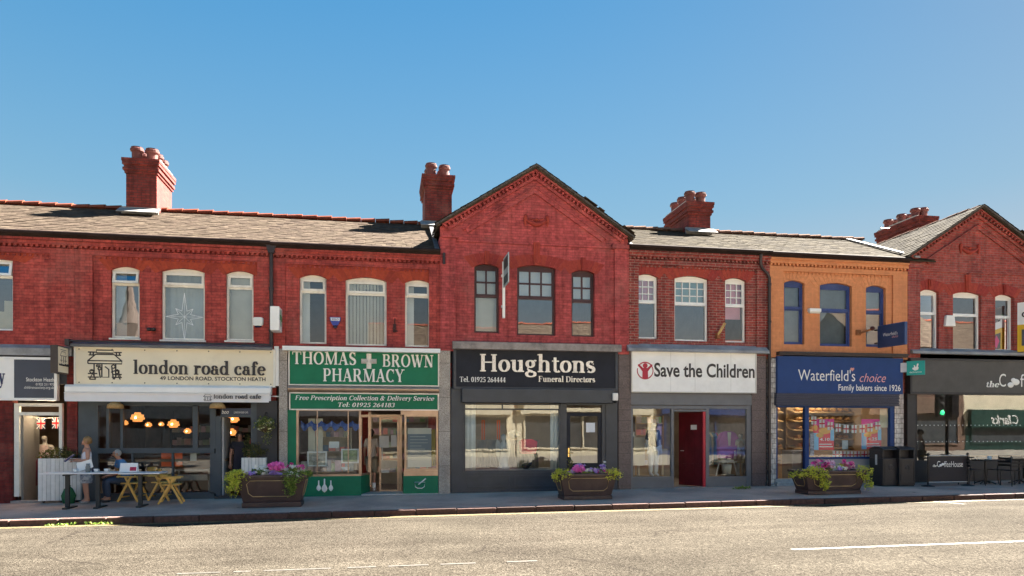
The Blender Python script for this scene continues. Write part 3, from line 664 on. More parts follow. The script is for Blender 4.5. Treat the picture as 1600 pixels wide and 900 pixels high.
def chimney(parent, l, r, pyt, pyb, Y, depth, flash=True, pots=(2, 3), ztop=None, label=None):
    x0, x1 = ax(l, Y), ax(r, Y); zt = ztop or az((l + r) / 2, pyt, Y); zb = az((l + r) / 2, pyb, Y) - .7
    m = MB(); y1 = Y + depth
    m.box(x0, x1, Y, y1, zb, zt - .42)
    for i, (a, z0, z1) in enumerate(((.035, .42, .34), (.075, .34, .26), (.045, .26, .18), (.085, .18, .09), (.10, .09, 0))):
        m.box(x0 - a, x1 + a, Y - a, y1 + a, zt - z0, zt - z1 + .0)
    c = m.build('chimney', BR_CHIM, parent, label=label)
    fl = MB(); fl.prism_x([(Y - .05, zt), (Y + .12, zt + .06), (y1 - .12, zt + .06), (y1 + .05, zt)], x0 - .06, x1 + .06); fl.build('flaunching', MORTAR, c)
    nx_, ny_ = pots
    for i in range(nx_):
        for j in range(ny_):
            px_ = x0 + (x1 - x0) * (i + .5) / nx_; py_ = Y + .05 + (depth - .1) * (j + .5) / ny_; h = random.uniform(.36, .42); q = random.uniform(.95, 1.05)
            p = MB(); p.lathe([(.15 * q, 0), (.165 * q, .04), (.145 * q, .06), (.15 * q, h - .13), (.19 * q, h - .11), (.195 * q, h - .05), (.165 * q, h - .03), (.17 * q, h), (.13 * q, h), (.12 * q, h - .22), (0, h - .22)], (px_, py_, zt + .03), 16); p.sm = [False] * len(p.f)
            p.build('chimney_pot', POT, c)
    if flash:
        zr = az((l + r) / 2, pyb, Y); f = MB(); f.box(x0 - .12, x1 + .05, Y - .035, Y - .004, zr - .12, zr + .12); f.prism_x([(Y - .04, zr + .06), (Y - .38, zr - .12), (Y - .38, zr - .10), (Y - .04, zr + .10)], x0 - .15, x1 + .1)
        f.build('lead_flashing', paint('mortared_flashing', (.22, .21, .20), .85, .25, scale=6), c)
    return c
def dentils(m, x0, x1, z, h, y0, y1, step=.115):
    n = int((x1 - x0) / step)
    for i in range(n): a = x0 + (x1 - x0) * i / n; m.box(a, a + step * .5, y0, y1, z, z + h)

def terrace(name, label, x0, x1, zb, ze, zr, bm_, am, slate, ridge, wins, pil=(.30, .30), ridge_y=3.3, cat='shop building', roomz=None, roof=True, gut=True, roof_x=None):
    T = thing(name, label, cat, ((x0 + x1) / 2, 0, pav((x0 + x1) / 2, 0)))
    holes = []; am_mb = MB()
    for wn in wins:
        h, (a, b, zs) = upper_window(T, **wn); holes.append(h)
    m = MB(); m.wall([(x0, zb), (x1, zb), (x1, ze), (x0, ze)], holes, 0, .12)
    # party walls and back wall
    m.box(x0, x0 + .1, .13, 7.4, pav(x0, 0), ze); m.box(x1 - .1, x1, .13, 7.4, pav(x0, 0), ze); m.box(x0 + .1, x1 - .1, 7.2, 7.4, pav(x0, 0), ze)
    W = m.build('wall', bm_, T)
    for wn in wins:
        a, b, z0, z1 = PX(wn['l'], wn['r'], wn['t'], wn['b']); arch(am_mb, a, b, z1 - wn.get('rise', .09), wn.get('rise', .09), .30, -.006, n=max(9, int((b - a) / .085)))
    am_mb.build('arches', am, W)
    c = MB(); p0, p1 = pil
    if p0: c.box(x0 + .002, x0 + p0, -.055, -.003, zb, ze - .38)
    if p1: c.box(x1 - p1, x1 - .002, -.055, -.003, zb, ze - .38)
    c.box(x0 + .002, x1 - .002, -.058, -.003, ze - .38, ze - .24); c.box(x0 + .002, x1 - .002, -.10, -.003, ze - .16, ze - .06); c.box(x0 + .002, x1 - .002, -.14, -.003, ze - .06, ze)
    dentils(c, x0 + .01, x1 - .01, ze - .22, .06, -.08, -.003, .12); dentils(c, x0 + p0, x1 - p1, ze - .45, .06, -.03, -.003, .12)
    c.build('cornice', bm_, T)
    if gut:
        gm = MB(); gz = ze + .10; gm.tube([(x0, -.20, gz), (x1, -.20, gz)], .055, 10); gm.box(x0, x1, -.15, -.125, ze - .0, gz + .03)
        gm.build('gutter', GUT, T)
    room(T, x0 + .12, x1 - .12, .18, 5, zb + .15, ze - .25, ROOM_U, 'upper_room')
    if roof:
        ra, rb = roof_x or (x0, x1)
        zev = ze + .13; slope = (zr - zev) / (ridge_y + .16)
        rf = MB(); rf.prism_x([(-.16, zev - .03), (ridge_y, zr - .03), (7.6, zev - .2), (7.6, zev - .28), (ridge_y, zr - .12), (-.16, zev - .08)], ra, rb)
        ro = rf.build('roof', slate, T)
        slates(ro, (ra, -.18, zev - .028), (rb - ra, 0, 0), (0, ridge_y + .18, zr - zev + .01), slate)
        ridge_tiles(ro, (ra, ridge_y, zr + .03), (rb, ridge_y, zr + .03), ridge)
    return T
# ------------------------------------------------------------------ the terrace
NET = paint('grey_net_cloth', (.42, .45, .47), .9, .08)
DIMNET = paint('dim_net_cloth', (.17, .19, .21), .9, .15)
PINK = paint('pink_blind_cloth', (.80, .36, .45), .85, .08)
BOARD = paint('stored_cream_board', (.66, .60, .46), .8, .1)
TEALB = paint('pale_teal_blind', (.36, .56, .58), .8, .1)
CUR = paint('white_curtain', (.70, .70, .68), .9, .06)
ZLE, ZLR, ZRE, ZRR = 6.66, 8.42, 7.02, 8.62
def W(l, r, t, b, style, fm, gl, **k): return dict(l=l, r=r, t=t, b=b, style=style, fm=fm, gl=gl, **k)

# far left: charity shop
B0 = terrace('terraced_shop', 'red brick terraced shop cut off by the left edge, white door frame and navy sign', -12.4, -7.62, 3.9, ZLE, ZLR, BR_RED, ARCH, SLATE_L, TERRA,
             [W(-38, 20, 404, 516, 'toplight', UPVC, GL_DK, blind=('clutter', BOARD, .3), rise=.03, open_top=True)], pil=(.3, .55))
# cafe
B1 = terrace('terraced_shop', 'dark red terraced building over the cream cafe sign, star in its middle upstairs window', -7.62, -2.90, 3.9, ZLE, ZLR, BR_RED, ARCH, SLATE_L, TERRA,
             [W(173, 218, 416, 528, 'toplight', UPVC_O, GL_DK, blind=('left', NET, .4), sill=UPVC_O, open_top=True),
              W(252, 320, 419, 531, 'toplight', UPVC_O, GL_UP, blind=('net', NET, 0), sill=UPVC_O),
              W(353, 396, 423, 532, 'toplight', UPVC_O, GL_UP, blind=('full', BLIND, 0), sill=UPVC_O)], pil=(.42, .35))
# pharmacy
B2 = terrace('terraced_shop', 'dark red terraced building over the green pharmacy sign, vertical blinds in its middle window', -2.90, 1.50, 3.9, ZLE - .02, ZLR, BR_RED, ARCH, SLATE_L, TERRA,
             [W(468, 510, 429, 537, 'toplight', UPVC_O, GL_UP, blind=('left', CUR, .34)),
              W(540, 604, 433, 540, 'toplight', UPVC_O, GL_UP, blind=('vertical', BLIND, 0)),
              W(633, 673, 437, 542, 'toplight', UPVC_O, GL_UP, blind=('left', CUR, .36))], pil=(.35, .30))
B4 = terrace('terraced_shop', 'bare red brick terraced building over the white charity sign, pink and teal blinds upstairs', 6.86, 11.22, 4.05, ZRE, ZRR, BR_SAVE, ARCH_GAB, SLATE_R, TERRA_P,
             [W(994, 1028, 428, 529, 'grid2', UPVC, GL_DK, blind=('drop', PINK, .6)),
              W(1054, 1107, 431, 533, 'grid3', UPVC, GL_DK, blind=('drop', TEALB, .6)),
              W(1133, 1166, 434, 535, 'grid2', UPVC, GL_UP, blind=('drop', PINK, .38))], pil=(.3, .42))
B5 = terrace('terraced_shop', 'orange painted terraced building over the blue bakery sign, with blue sash windows', 11.22, 15.80, 4.05, ZRE - .02, ZRR, BR_OR, ARCH_OR, SLATE_R, TERRA_P,
             [W(1225, 1257, 438, 538, 'sash', BLUE_F, GL_UP, blind=('full', DIMNET, 0)),
              W(1281, 1331, 442, 541, 'sash', BLUE_F, GL_UP, blind=('full', DIMNET, 0)),
              W(1353, 1384, 446, 542, 'sash', BLUE_F, GL_UP, blind=('full', DIMNET, 0))], pil=(.42, .5), roof_x=(11.22, 16.7))

def gable(name, label, x0, x1, zb, apex, bm_, am, slate, ridge, wins, keys, verge_lo, zl, zr_, ledge):
    T = thing(name, label, 'shop building', ((x0 + x1) / 2, 0, pav((x0 + x1) / 2, 0)))
    holes = []; A = MB()
    for wn in wins:
        h, _ = upper_window(T, **wn); holes.append(h)
    xa, za = apex
    m = MB(); m.wall([(x0, zb), (x1, zb), (x1, zr_ - .12), (xa, za - .12), (x0, zl - .12)], holes, 0, .12)
    m.box(x0, x0 + .1, .13, 7.4, pav(x0, 0), zl - .35); m.box(x1 - .1, x1, .13, 7.4, pav(x0, 0), zr_ - .35); m.box(x0 + .1, x1 - .1, 7.2, 7.4, pav(x0, 0), zl - .35)
    W_ = m.build('wall', bm_, T)
    for wn, kh in zip(wins, keys):
        a, b, z0, z1 = PX(wn['l'], wn['r'], wn['t'], wn['b']); rise = wn.get('rise', .09)
        arch(A, a, b, z1 - rise, rise, .30, -.006, n=max(9, int((b - a) / .085)))
        cx = (a + b) / 2; kw = .05 if kh < .4 else .07
        A.prism([(cx - kw, z1 - .02), (cx + kw, z1 - .02), (cx + kw * 1.35, z1 + kh), (cx - kw * 1.35, z1 + kh)], -.06, .03)
        A.prism([(cx - kw * .4, z1 + .05), (cx + kw * .4, z1 + .05), (cx + kw * .5, z1 + kh - .02), (cx - kw * .5, z1 + kh - .02)], -.085, -.05)
    A.build('arches', am, W_)
    c = MB()
    c.box(x0 + .002, x0 + .42, -.075, -.003, zb, zl - .42); c.box(x1 - .42, x1 - .002, -.075, -.003, zb, zr_ - .42)
    c.box(x0 + .002, x0 + .50, -.12, -.003, zl - .42, zl - .30); c.box(x1 - .50, x1 - .002, -.12, -.003, zr_ - .42, zr_ - .30)
    # string courses across the gable and the raking cornice with its dentils
    zs = zl - .50; c.box(x0 + .42, x1 - .42, -.03, -.003, zs, zs + .05)
    for (xe, zev) in ((x0, zl), (x1, zr_)):
        dx, dz = xa - xe, za - zev; L = math.hypot(dx, dz); u = Vector((dx / L, 0, dz / L)); n = Vector((-u.z, 0, u.x)); n = n if n.z > 0 else -n
        def band(o0, o1, pr, t0=0.0, t1=1.0):
            P = [Vector((xe, 0, zev)) + u * L * t0 + n * o0, Vector((xa, 0, za)) + n * o0, Vector((xa, 0, za)) + n * o1, Vector((xe, 0, zev)) + u * L * t0 + n * o1]
            P[1] = Vector((xa, 0, P[0].z + (xa - P[0].x) * dz / dx)); P[2] = Vector((xa, 0, P[3].z + (xa - P[3].x) * dz / dx))
            c.prism([(p.x, p.z) for p in P], -pr, -.003)
        band(-.30, -.22, .06, .03); band(-.62, -.50, .05, .16); band(-.50, -.47, .075, .14); band(-.13, -.01, .14)
        cnt = int(L / .125)
        for i in range(cnt):
            p = Vector((xe, 0, zev)) + u * (L * (i + .3) / cnt); q = Vector((xe, 0, zev)) + u * (L * (i + .75) / cnt)
            c.prism([((p + n * -.215).x, (p + n * -.215).z), ((q + n * -.215).x, (q + n * -.215).z), ((q + n * -.135).x, (q + n * -.135).z), ((p + n * -.135).x, (p + n * -.135).z)], -.11, -.003)
    c.build('cornice', bm_, T)
    # swag relief under the apex
    s = MB(); gx0, gz0 = ledge; s.tube([(gx0 - .30 + .6 * i / 12, -.03, gz0 - .13 * math.sin(math.pi * i / 12)) for i in range(13)], [.03 + .035 * math.sin(math.pi * i / 12) for i in range(13)], 8)
    s.tube([(gx0 - .2 + .4 * i / 8, -.03, gz0 + .04 - .05 * math.sin(math.pi * i / 8)) for i in range(9)], .018, 6)
    for sg in (-1, 1): s.tube([(gx0 + sg * .31, -.03, gz0 + .10), (gx0 + sg * .32, -.035, gz0), (gx0 + sg * .315, -.03, gz0 - .18)], [.045, .05, .015], 8); s.ball((gx0 + sg * .31, -.04, gz0 + .09), .05)
    s.ball((gx0, -.04, gz0 + .0), .055); s.build('swag_relief', am, T)
    room(T, x0 + .12, x1 - .12, .18, 5, zb + .15, zl - .5, ROOM_U, 'upper_room')
    # roof: two slopes running back from the street
    yb = 7.5; rf = MB()
    for (xe, zev) in ((x0 - .1, zl - .07), (x1 + .1, zr_ - .07)):
        rf.prism([(xe, zev - .04), (xa, za - .035), (xa, za - .10), (xe, zev - .10)], -.20, yb)
    ro = rf.build('roof', slate, T)
    slates(ro, (x0 - .14, yb, zl - .095), (0, -(yb + .28), 0), (xa - x0 + .14, 0, za - zl + .095), slate)
    slates(ro, (x1 + .14, -.28, zr_ - .095), (0, yb + .28, 0), (xa - x1 - .14, 0, za - zr_ + .095), slate)
    ridge_tiles(ro, (xa, yb, za - .01), (xa, -.12, za - .01), ridge, r=.10, tilt=.0)
    v = MB()
    for (xe, zev) in ((x0 - .12, zl - .08), (x1 + .12, zr_ - .08)):
        v.prism([(xe, zev - .06), (xa, za - .055), (xa, za + .0), (xe, zev - .01)], -.26, -.20)
    v.build('verge', VERGE, ro)
    # broken slates and mortar lifting from the right verge
    b = MB(); dx, dz = xa - x1, za - zr_; 
    for q, ln in ((.50, .16), (.44, .34), (.34, .2), (.06, .3), (.02, .22)):
        p = Vector((x1 + dx * q, -.24, zr_ + dz * q - .02)); b.obox(p + Vector((.06, 0, .03)), (ln, .16, .014), Matrix.Rotation(R(32), 3, 'Y'))
    b.build('loose_slate', slate, ro)
    return T
VERGE = island('weathered_verge_mortar', [(0, (.085, .075, .07)), (1, (.085, .075, .07))], .85, .5, 9)
B3 = gable('gabled_shop', 'gabled red building over the dark funeral directors sign, dark brown upstairs windows', 1.50, 6.86, 4.05, (4.14, 9.24), BR_GAB, ARCH_GAB, SLATE_L, TERRA,
           [W(741, 780, 412, 520, 'bars2', BROWN_F, GL_UP, blind=('full', BLIND, 0)), W(808, 868, 414, 524, 'bars3', BROWN_F, GL_DK, blind=('drop', CUR, .55)), W(893, 929, 422, 526, 'bars2', BROWN_F, GL_DK, blind=('drop', CUR, .6))],
           (.34, .62, .34), None, 7.56, 7.46, (at(838, 344)[0], at(838, 344)[1]))
B6 = gable('gabled_shop', 'gabled red building at the right edge over the grey coffee house sign, white upstairs windows', 15.80, 20.95, 4.1, (18.3, 8.90), BR_COF, ARCH_GAB, SLATE_R, TERRA_P,
           [W(1438, 1467, 452, 546, 'transom', UPVC, GL_DK, blind=('left', CUR, .0)), W(1489, 1533, 456, 547, 'transom', UPVC, GL_DK), W(1555, 1584, 460, 548, 'transom', UPVC, GL_DK)],
           (.30, .52, .30), None, 7.30, 7.30, (at(1514, 388)[0], at(1514, 388)[1]))
B8 = terrace('terraced_shop', 'red brick terraced building beyond the left edge, carrying the street on', -24, -12.45, .1, ZLE, ZLR, BR_RED, ARCH, SLATE_L, TERRA, [W(-330, -270, 400, 516, 'toplight', UPVC_O, GL_UP)])
B7 = terrace('terraced_shop', 'red brick terraced building added unseen beyond the right edge, carrying the street and shade on', 21.0, 32, .2, ZRE, ZRR, BR_COF, ARCH_GAB, SLATE_R, TERRA_P, [W(1760, 1800, 470, 548, 'transom', UPVC, GL_DK)])  # unseen building added so the sun stays off the pavement at the right

# lead valley, eaves pipe and flashings between the roofs
v = MB(); v.prism_x([(-.2, 7.16), (3.2, 8.60), (3.2, 8.64), (-.2, 7.21)], 15.95, 16.12); v.build('lead_valley', LEAD, B6)
v = MB(); v.bar((1.42, -.1, 6.80), (1.42, 3.2, 8.52), .12, .03); v.build('lead_flashing', LEAD_D, B3)
v = MB(); v.bar((6.93, -.1, 7.18), (6.93, 3.2, 8.72), .12, .03); v.build('lead_flashing', LEAD_D, B3)

chimney(B1, 197, 245, 249, 331, 2.75, 1.5, label='largest and leftmost chimney stack, right face in sun')
chimney(B2, 664, 706, 274, 352, 2.75, 1.5)
chimney(B4, 1076, 1110, 316, 362, 2.75, 1.9)
chimney(B5, 1437, 1461, 338, 380, 3.9, 2.3, flash=False, ztop=None)

T_a = thing('aerial', 'thin bracket of an aerial sticking out left of the rightmost chimney', 'aerial', (ax(1388, 5), 4.9, 9.05)); m = MB(); xq = ax(1388, 5); zq = az(1388, 357, 5); m.tube([(xq + .1, 5, zq), (xq - .35, 5, zq)], .018, 6); m.build('arm', GUT_D, T_a); m = MB(); m.tube([(xq - .33, 5, zq - .05), (xq - .33, 5, zq + .05)], .012, 6); m.build('element', GUT_D, T_a)
def pipe(parent, pts, r=.042, hop=None):
    m = MB(); m.tube(pts, r, 10)
    z = pts[-1][2]; top = max(p[2] for p in pts)
    while z < top - .6: m.tube([(pts[-1][0], pts[-1][1], z + .4), (pts[-1][0], pts[-1][1], z + .47)], r * 1.3, 10); z += 1.1
    if hop: m.prism([(hop[0] - .13, hop[1]), (hop[0] + .13, hop[1]), (hop[0] + .07, hop[1] - .22), (hop[0] - .07, hop[1] - .22)], -.20, -.03)
    m.build('downpipe', GUT_D, parent)
xp = ax(425); pipe(B1, [(xp, -.12, 6.62), (xp, -.12, 4.05)], .05, (xp, 6.72))
xa_, xb_ = ax(1184), ax(1199)
pipe(B4, [(xa_, -.19, 7.05), (xa_, -.17, 6.78), (xa_ + .05, -.15, 6.66), (xb_ - .06, -.12, 6.50), (xb_, -.12, 6.38), (xb_, -.12, .25)], .045)
pipe(B3, [(1.60, -.13, 6.7), (1.60, -.13, 6.4)], .04)

# ------------------------------------------------------------------ shopfront kit
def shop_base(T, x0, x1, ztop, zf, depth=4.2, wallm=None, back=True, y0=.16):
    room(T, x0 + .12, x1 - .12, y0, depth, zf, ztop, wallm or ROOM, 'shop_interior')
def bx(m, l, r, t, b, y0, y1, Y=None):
    a, c, z0, z1 = PX(l, r, t, b, y0 if Y is None else Y); m.box(a, c, y0, y1, z0, z1); return a, c, z0, z1
GRAN = None
def granite(name, c1, c2, c3, joint, jh):
    m, t, b = newmat(name); p = wpos(t); v = node(t, 'ShaderNodeTexVoronoi', i_Scale=90.0); t.links.new(p, v.inputs['Vector'])
    r = ramp(t, v.outputs['Color'], [(.2, c1), (.5, c2), (.8, c3)]); n = noise(t, 1.6, 6, p, .65); rr = ramp(t, n.outputs['Fac'], [(.35, (.75, .74, .74)), (.7, (1.15, 1.15, 1.13))])
    col = mixc(t, 1, r.outputs[0], rr.outputs[0], 'MULTIPLY')
    vec, _ = wallvec(t); k = node(t, 'ShaderNodeTexBrick', i_Scale=1.0, i_Mortar_Size=.006, i_Brick_Width=joint, i_Row_Height=jh); k.offset = 0; t.links.new(vec, k.inputs['Vector'])
    t.links.new(mixc(t, k.outputs['Fac'], col, mul(c1, .6)), b.inputs['Base Color']); b.inputs['Roughness'].default_value = .45
    return m
GRAN = granite('speckled_grey_granite', (.20, .17, .155), (.36, .32, .29), (.48, .44, .40), 30, .93)
MARB = granite('mottled_purple_granite', (.055, .038, .040), (.115, .080, .080), (.20, .145, .14), 30, .31)
WTILE = brick('white_glazed_tile', (.60, .58, .55), (.54, .52, .50), (.20, .19, .18), .008, .15, .15, stain=(.35, .32, .29), stainamt=.4, rough=.25, bump=.003)
GREEN = paint('pharmacy_green', (.008, .17, .085), .5, .10, spec=.25)
BRONZE = paint('bronze_aluminium', (.38, .27, .20), .35, .2, metal=.6)
ALU = paint('aluminium_trim', (.55, .54, .52), .35, .12, metal=.4)
NAVY = paint('slate_navy_paint', (.032, .040, .055), .45, .18)
NAVYD = paint('black_navy_panel', (.016, .019, .030), .5, .2, spec=.2)
CAFEG = paint('cafe_blue_grey', (.045, .062, .078), .5, .18)
CAFED = paint('cafe_dark_panel', (.022, .024, .032), .5, .2)
GREYP = paint('mid_grey_paint', (.135, .14, .155), .45, .12)
COFG = paint('warm_charcoal_paint', (.068, .064, .062), .55, .14)
COFD = paint('dark_shop_paint', (.028, .026, .030), .5, .15)
BAKB = paint('bakery_blue', (.016, .052, .185), .5, .10, spec=.25)
BAKD = paint('bakery_dark_frame', (.020, .026, .060), .45, .2)
CREAM = paint('cream_sign_board', (.80, .72, .55), .5, .05, scale=1.0, dirt=(.72, .64, .48))
WHITE = paint('white_sign_board', (.88, .87, .85), .45, .04, dirt=(.80, .785, .755))
BLACK = paint('black_lettering', (.018, .017, .018), .5, .2)
LETW = paint('white_lettering', (.82, .81, .78), .45, .05)
LETS = paint('silver_lettering', (.70, .68, .66), .3, .15, metal=.3)
DARK = paint('near_black_void', (.012, .011, .011), .8, .2)
REDP = paint('lit_edge_red', (.50, .012, .035), .4, .12)
WOODL = paint('pale_wood', (.52, .33, .12), .5, .25, scale=6)

# ---- far left charity shop front
F0 = pav(-9, 0)
m = MB(); m.box(-12.4, ax(20), -.02, .25, F0, 3.35); m.build('brick_pier', BR_PIER, B0)
m = MB(); m.box(-7.80, -7.62, -.02, .25, F0, 3.9); m.build('brick_pier', BR_PIER, B0)
shop_base(B0, -12.3, -7.64, 3.2, F0, 3.6)
m = MB(); bx(m, 22, 30, 630, 776, .0, .1); bx(m, 92, 97, 630, 776, .0, .1); bx(m, 30, 92, 630, 635, .002, .1); bx(m, 30, 92, 644, 649, .002, .1); f = m.build('door_frame', UPVC_O, B0)
a, b, z0, z1 = PX(30, 92, 635, 644); pane(f, a, b, z0, z1, .05, GL_SH)
m = MB(); a, b, z0, z1 = PX(30, 40, 649, 776); m.box(a, a + .05, .1, .95, F0, z1); m.build('open_door', paint('cream_door', (.20, .195, .19), .5, .1), B0)
m = MB(); m.box(ax(20), ax(98), -.12, .1, F0 - .02, F0 + .06); m.build('doorstep', STONE, B0)
m = MB(); m.prism_x([(.05, 4.05), (-.16, 3.92), (-.16, 3.74), (.05, 3.74)], -12.4, -7.64); m.build('lead_flashing', LEAD, B0)
m = MB(); m.box(-12.4, -7.64, .0, .14, 3.05, 3.75); m.build('fascia_backing', CAFED, B0)
m = MB(); bx(m, 46, 70, 630.5, 633, .35, .6, .0); m.build('ceiling_light', glow('warm_tube', (1, .75, .45), 6), B0)

# ---- cafe front
F1 = pav(-5, 0); GZ = 3.06
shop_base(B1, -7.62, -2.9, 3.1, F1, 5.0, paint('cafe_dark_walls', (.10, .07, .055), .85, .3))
m = MB(); m.box(-7.62, ax(122), -.05, .2, F1, GZ); m.build('brick_pier', BR_PIER, B1)
m = MB(); m.box(-7.62, -2.9, -.02, .14, 3.02, 3.95); m.build('fascia_backing', CAFED, B1)
m = MB(); m.prism_x([(.06, 4.16), (-.30, 4.03), (-.30, 3.97), (.06, 3.97)], -7.66, -2.86); m.build('lead_flashing', LEAD_D, B1)
m = MB(); m.tube([(-7.7, -.33, 4.10), (-2.86, -.33, 4.10)], .022, 8); m.box(-7.72, -7.62, -.36, -.05, 3.98, 4.14); m.build('cable_conduit', GUT_D, B1)
m = MB()
bx(m, 122, 153, 626, 786, -.02, .10)
bx(m, 153, 335, 700, 708, -.04, .09); bx(m, 153, 335, 770, 785, -.02, .10); bx(m, 153, 335, 626, 634, -.03, .09)
for l, r in ((166, 170), (188, 192), (301, 309), (328, 337)): bx(m, l, r, 633, 701, -.03, .085)
for l, r in ((205, 208), (268, 271), (328, 337)): bx(m, l, r, 708, 771, -.02, .085)
f = m.build('shop_window', CAFEG, B1)
for l, r in ((153, 166), (170, 188), (192, 301), (309, 328)): a, b, z0, z1 = PX(l, r, 634, 700); pane(f, a, b, z0, z1, .03, GL_SH)
for l, r in ((153, 205), (208, 268), (271, 328)): a, b, z0, z1 = PX(l, r, 708, 770); pane(f, a, b, z0, z1, .03, GL_SH)
m = MB(); bx(m, 337, 345, 650, 781, -.02, .1); bx(m, 392, 401, 628, 781, -.02, .1); bx(m, 345, 392, 648, 652, -.02, .1); f = m.build('door_frame', CAFEG, B1)
m = MB(); bx(m, 345, 392, 638, 648, -.03, .05); m.build('door_header', paint('header_navy', (.02, .03, .07), .4, .2), f)
serif('l r c'.replace(' ', ''), *[PX(347, 357, 641, 647)[i] for i in (0, 1, 2)], .13, -.03, LETW, f) if 0 else sans('boo', *PX(347, 358, 641.5, 646.5)[:3], .10, -.031, LETW, f, slant=.3)
sans('LONDON ROAD CAFE', PX(366, 388, 643, 646)[0], PX(366, 388, 643, 646)[1], PX(366, 388, 643, 646)[2], .05, -.031, LETW, f)
# door leaf standing open inwards on the left
a, b, z0, z1 = PX(345, 351, 652, 780); m = MB(); m.box(a, a + .05, .1, .95, F1, z1); d = m.build('open_door', paint('white_door', (.55, .53, .52), .5, .1), B1)
m = MB(); bx(m, 401, 433, 626, 781, -.02, .16); m.build('panel', CAFED, B1)
m = MB(); m.box(ax(337), ax(401), -.16, .1, F1 - .03, F1 + .07); m.build('doorstep', CAFED, B1)
m = MB(); a, b, z0, z1 = PX(192, 301, 692, 700, .5); m.box(-7.2, a + 2.6, .25, .75, F1 + .95, F1 + 1.02); m.build('window_bar', paint('bar_wood', (.20, .12, .06), .5, .3), B1)

# ---- granite piers between cafe, pharmacy and funeral directors
m = MB(); bx(m, 436, 449, 545, 775, -.09, .16); m.build('granite_pier', GRAN, B2)
m = MB(); bx(m, 685.5, 703.5, 548, 772, -.09, .16); m.build('granite_pier', GRAN, B2)
m = MB(); bx(m, 428.5, 435.5, 541, 603, -.11, -.0); m.build('white_trunking', UPVC, B1)

# ---- pharmacy front
F2 = pav(-.6, 0)
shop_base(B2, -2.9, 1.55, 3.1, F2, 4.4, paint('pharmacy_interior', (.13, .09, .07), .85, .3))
m = MB(); m.box(-2.6, 1.5, -.02, .14, 2.50, 3.95); m.build('fascia_backing', CAFED, B2)
m = MB(); a, b, z0, z1 = PX(441, 688, 542.5, 549, -.33); m.prism_x([(.05, z1 + .03), (-.32, z1), (-.33, z0), (-.05, z0)], a, b); m.build('fascia_capping', UPVC, B2)
m = MB(); a, b, z0, z1 = PX(450, 686, 602.5, 613.5, -.1); m.tube([(a, -.09, (z0 + z1) / 2), (b, -.09, (z0 + z1) / 2)], (z1 - z0) / 2, 16); m.box(a, b, -.09, .0, z0, z1); m.build('roller_shutter_box', BRONZE, B2)
m = MB(); bx(m, 449, 463, 640, 776, -.05, .12); m.build('panel', GREEN, B2)
xw0, xw1, zw0, zw1 = PX(463, 564, 642, 741, -.03); xr = xw1 + .22
m = MB(); m.box(xw0, xw0 + .06, -.05, .03, zw0, zw1); m.box(xw1 - .05, xw1, -.05, .03, zw0, zw1); m.box(xw0, xw1, -.06, .04, zw1, zw1 + .07); m.box(xw0, xw1, -.06, .04, zw0 - .05, zw0)
for q in (.32, .80): m.box(xw0 + (xw1 - xw0) * q - .012, xw0 + (xw1 - xw0) * q + .012, -.03, .01, zw0, zw1)
m.bar((xw1, 0, zw0 - .025), (xr, .75, zw0 - .025), .06, .05); m.bar((xw1, 0, zw1 + .035), (xr, .75, zw1 + .035), .06, .07); m.bar((xr, .75, zw0 - .4), (xr, .75, zw1), .07, .07)
f = m.build('shop_window', BRONZE, B2)
pane(f, xw0 + .06, xw1 - .05, zw0, zw1, -.01, GL_SH)
m = MB(); m.quad((xw1, .0, zw0), (xr, .75, zw0), (xr, .75, zw1), (xw1, .0, zw1)); m.build('pane', GL_SH, f)
m = MB(); m.box(xw0 - .02, xw1, -.08, .05, F2 - .05, zw0 - .05); m.add([(xw1, -.08, F2 - .05), (xr, .72, F2 - .05), (xr, .72, zw0 - .05), (xw1, -.08, zw0 - .05)], [(0, 1, 2, 3)]); rs = m.build('stall_riser', GREEN, B2)
s = MB()
for px_, q in ((498, .9), (507, 1.15), (517, .9)):
    X, Z = at(px_, 760, -.08); s.lathe([(0, -.14 * q), (.05 * q, -.10 * q), (.068 * q, -.05 * q), (.05 * q, 0), (.018 * q, .05 * q), (.016 * q, .17 * q), (0, .18 * q)], (X, -.085, Z), 12, sy=.15)
s.build('bottle_motif', LETW, rs)
# recessed door
yd = .75; a, b, z0, z1 = PX(571, 628, 648, 769, yd)
m = MB(); m.box(a, a + .07, yd - .03, yd + .04, F2, z1); m.box(b - .07, b, yd - .03, yd + .04, F2, z1); m.box(a + .07, b - .07, yd - .03, yd + .04, z1 - .07, z1); f = m.build('door_frame', BRONZE, B2)
m = MB(); m.frame(a + .38, b - .08, F2 + .02, z1 - .08, yd - .01, yd + .02, .05); m.frame(a + .38, b - .08, F2 + .02, F2 + .95, yd - .012, yd + .02, .05); d = m.build('shop_door', BRONZE, B2)
pane(d, a + .42, b - .12, F2 + .07, z1 - .12, yd + .005, GL_SH)
m = MB(); X0 = (a + b) / 2; 
for q in ((-.12, .14, 1.25, 1.58), (.2, .36, 1.28, 1.6), (-.1, .15, .55, .62)): m = MB(); m.box(X0 + q[0], X0 + q[1], yd - .012, yd - .006, F2 + q[2], F2 + q[3]); m.build('door_notice', paint('notice_paper', (.55, .53, .50), .7, .1), d)
m = MB(); m.tube([(a + .46, yd - .05, F2 + .9), (a + .46, yd - .05, F2 + 1.3)], .014, 8); m.build('handle', ALU, d)
m = MB(); m.box(ax(565), ax(690), -.14, .75, F2 - .06, F2 + .03); m.build('doorstep', paint('pale_step_tile', (.46, .43, .40), .6, .2), B2)
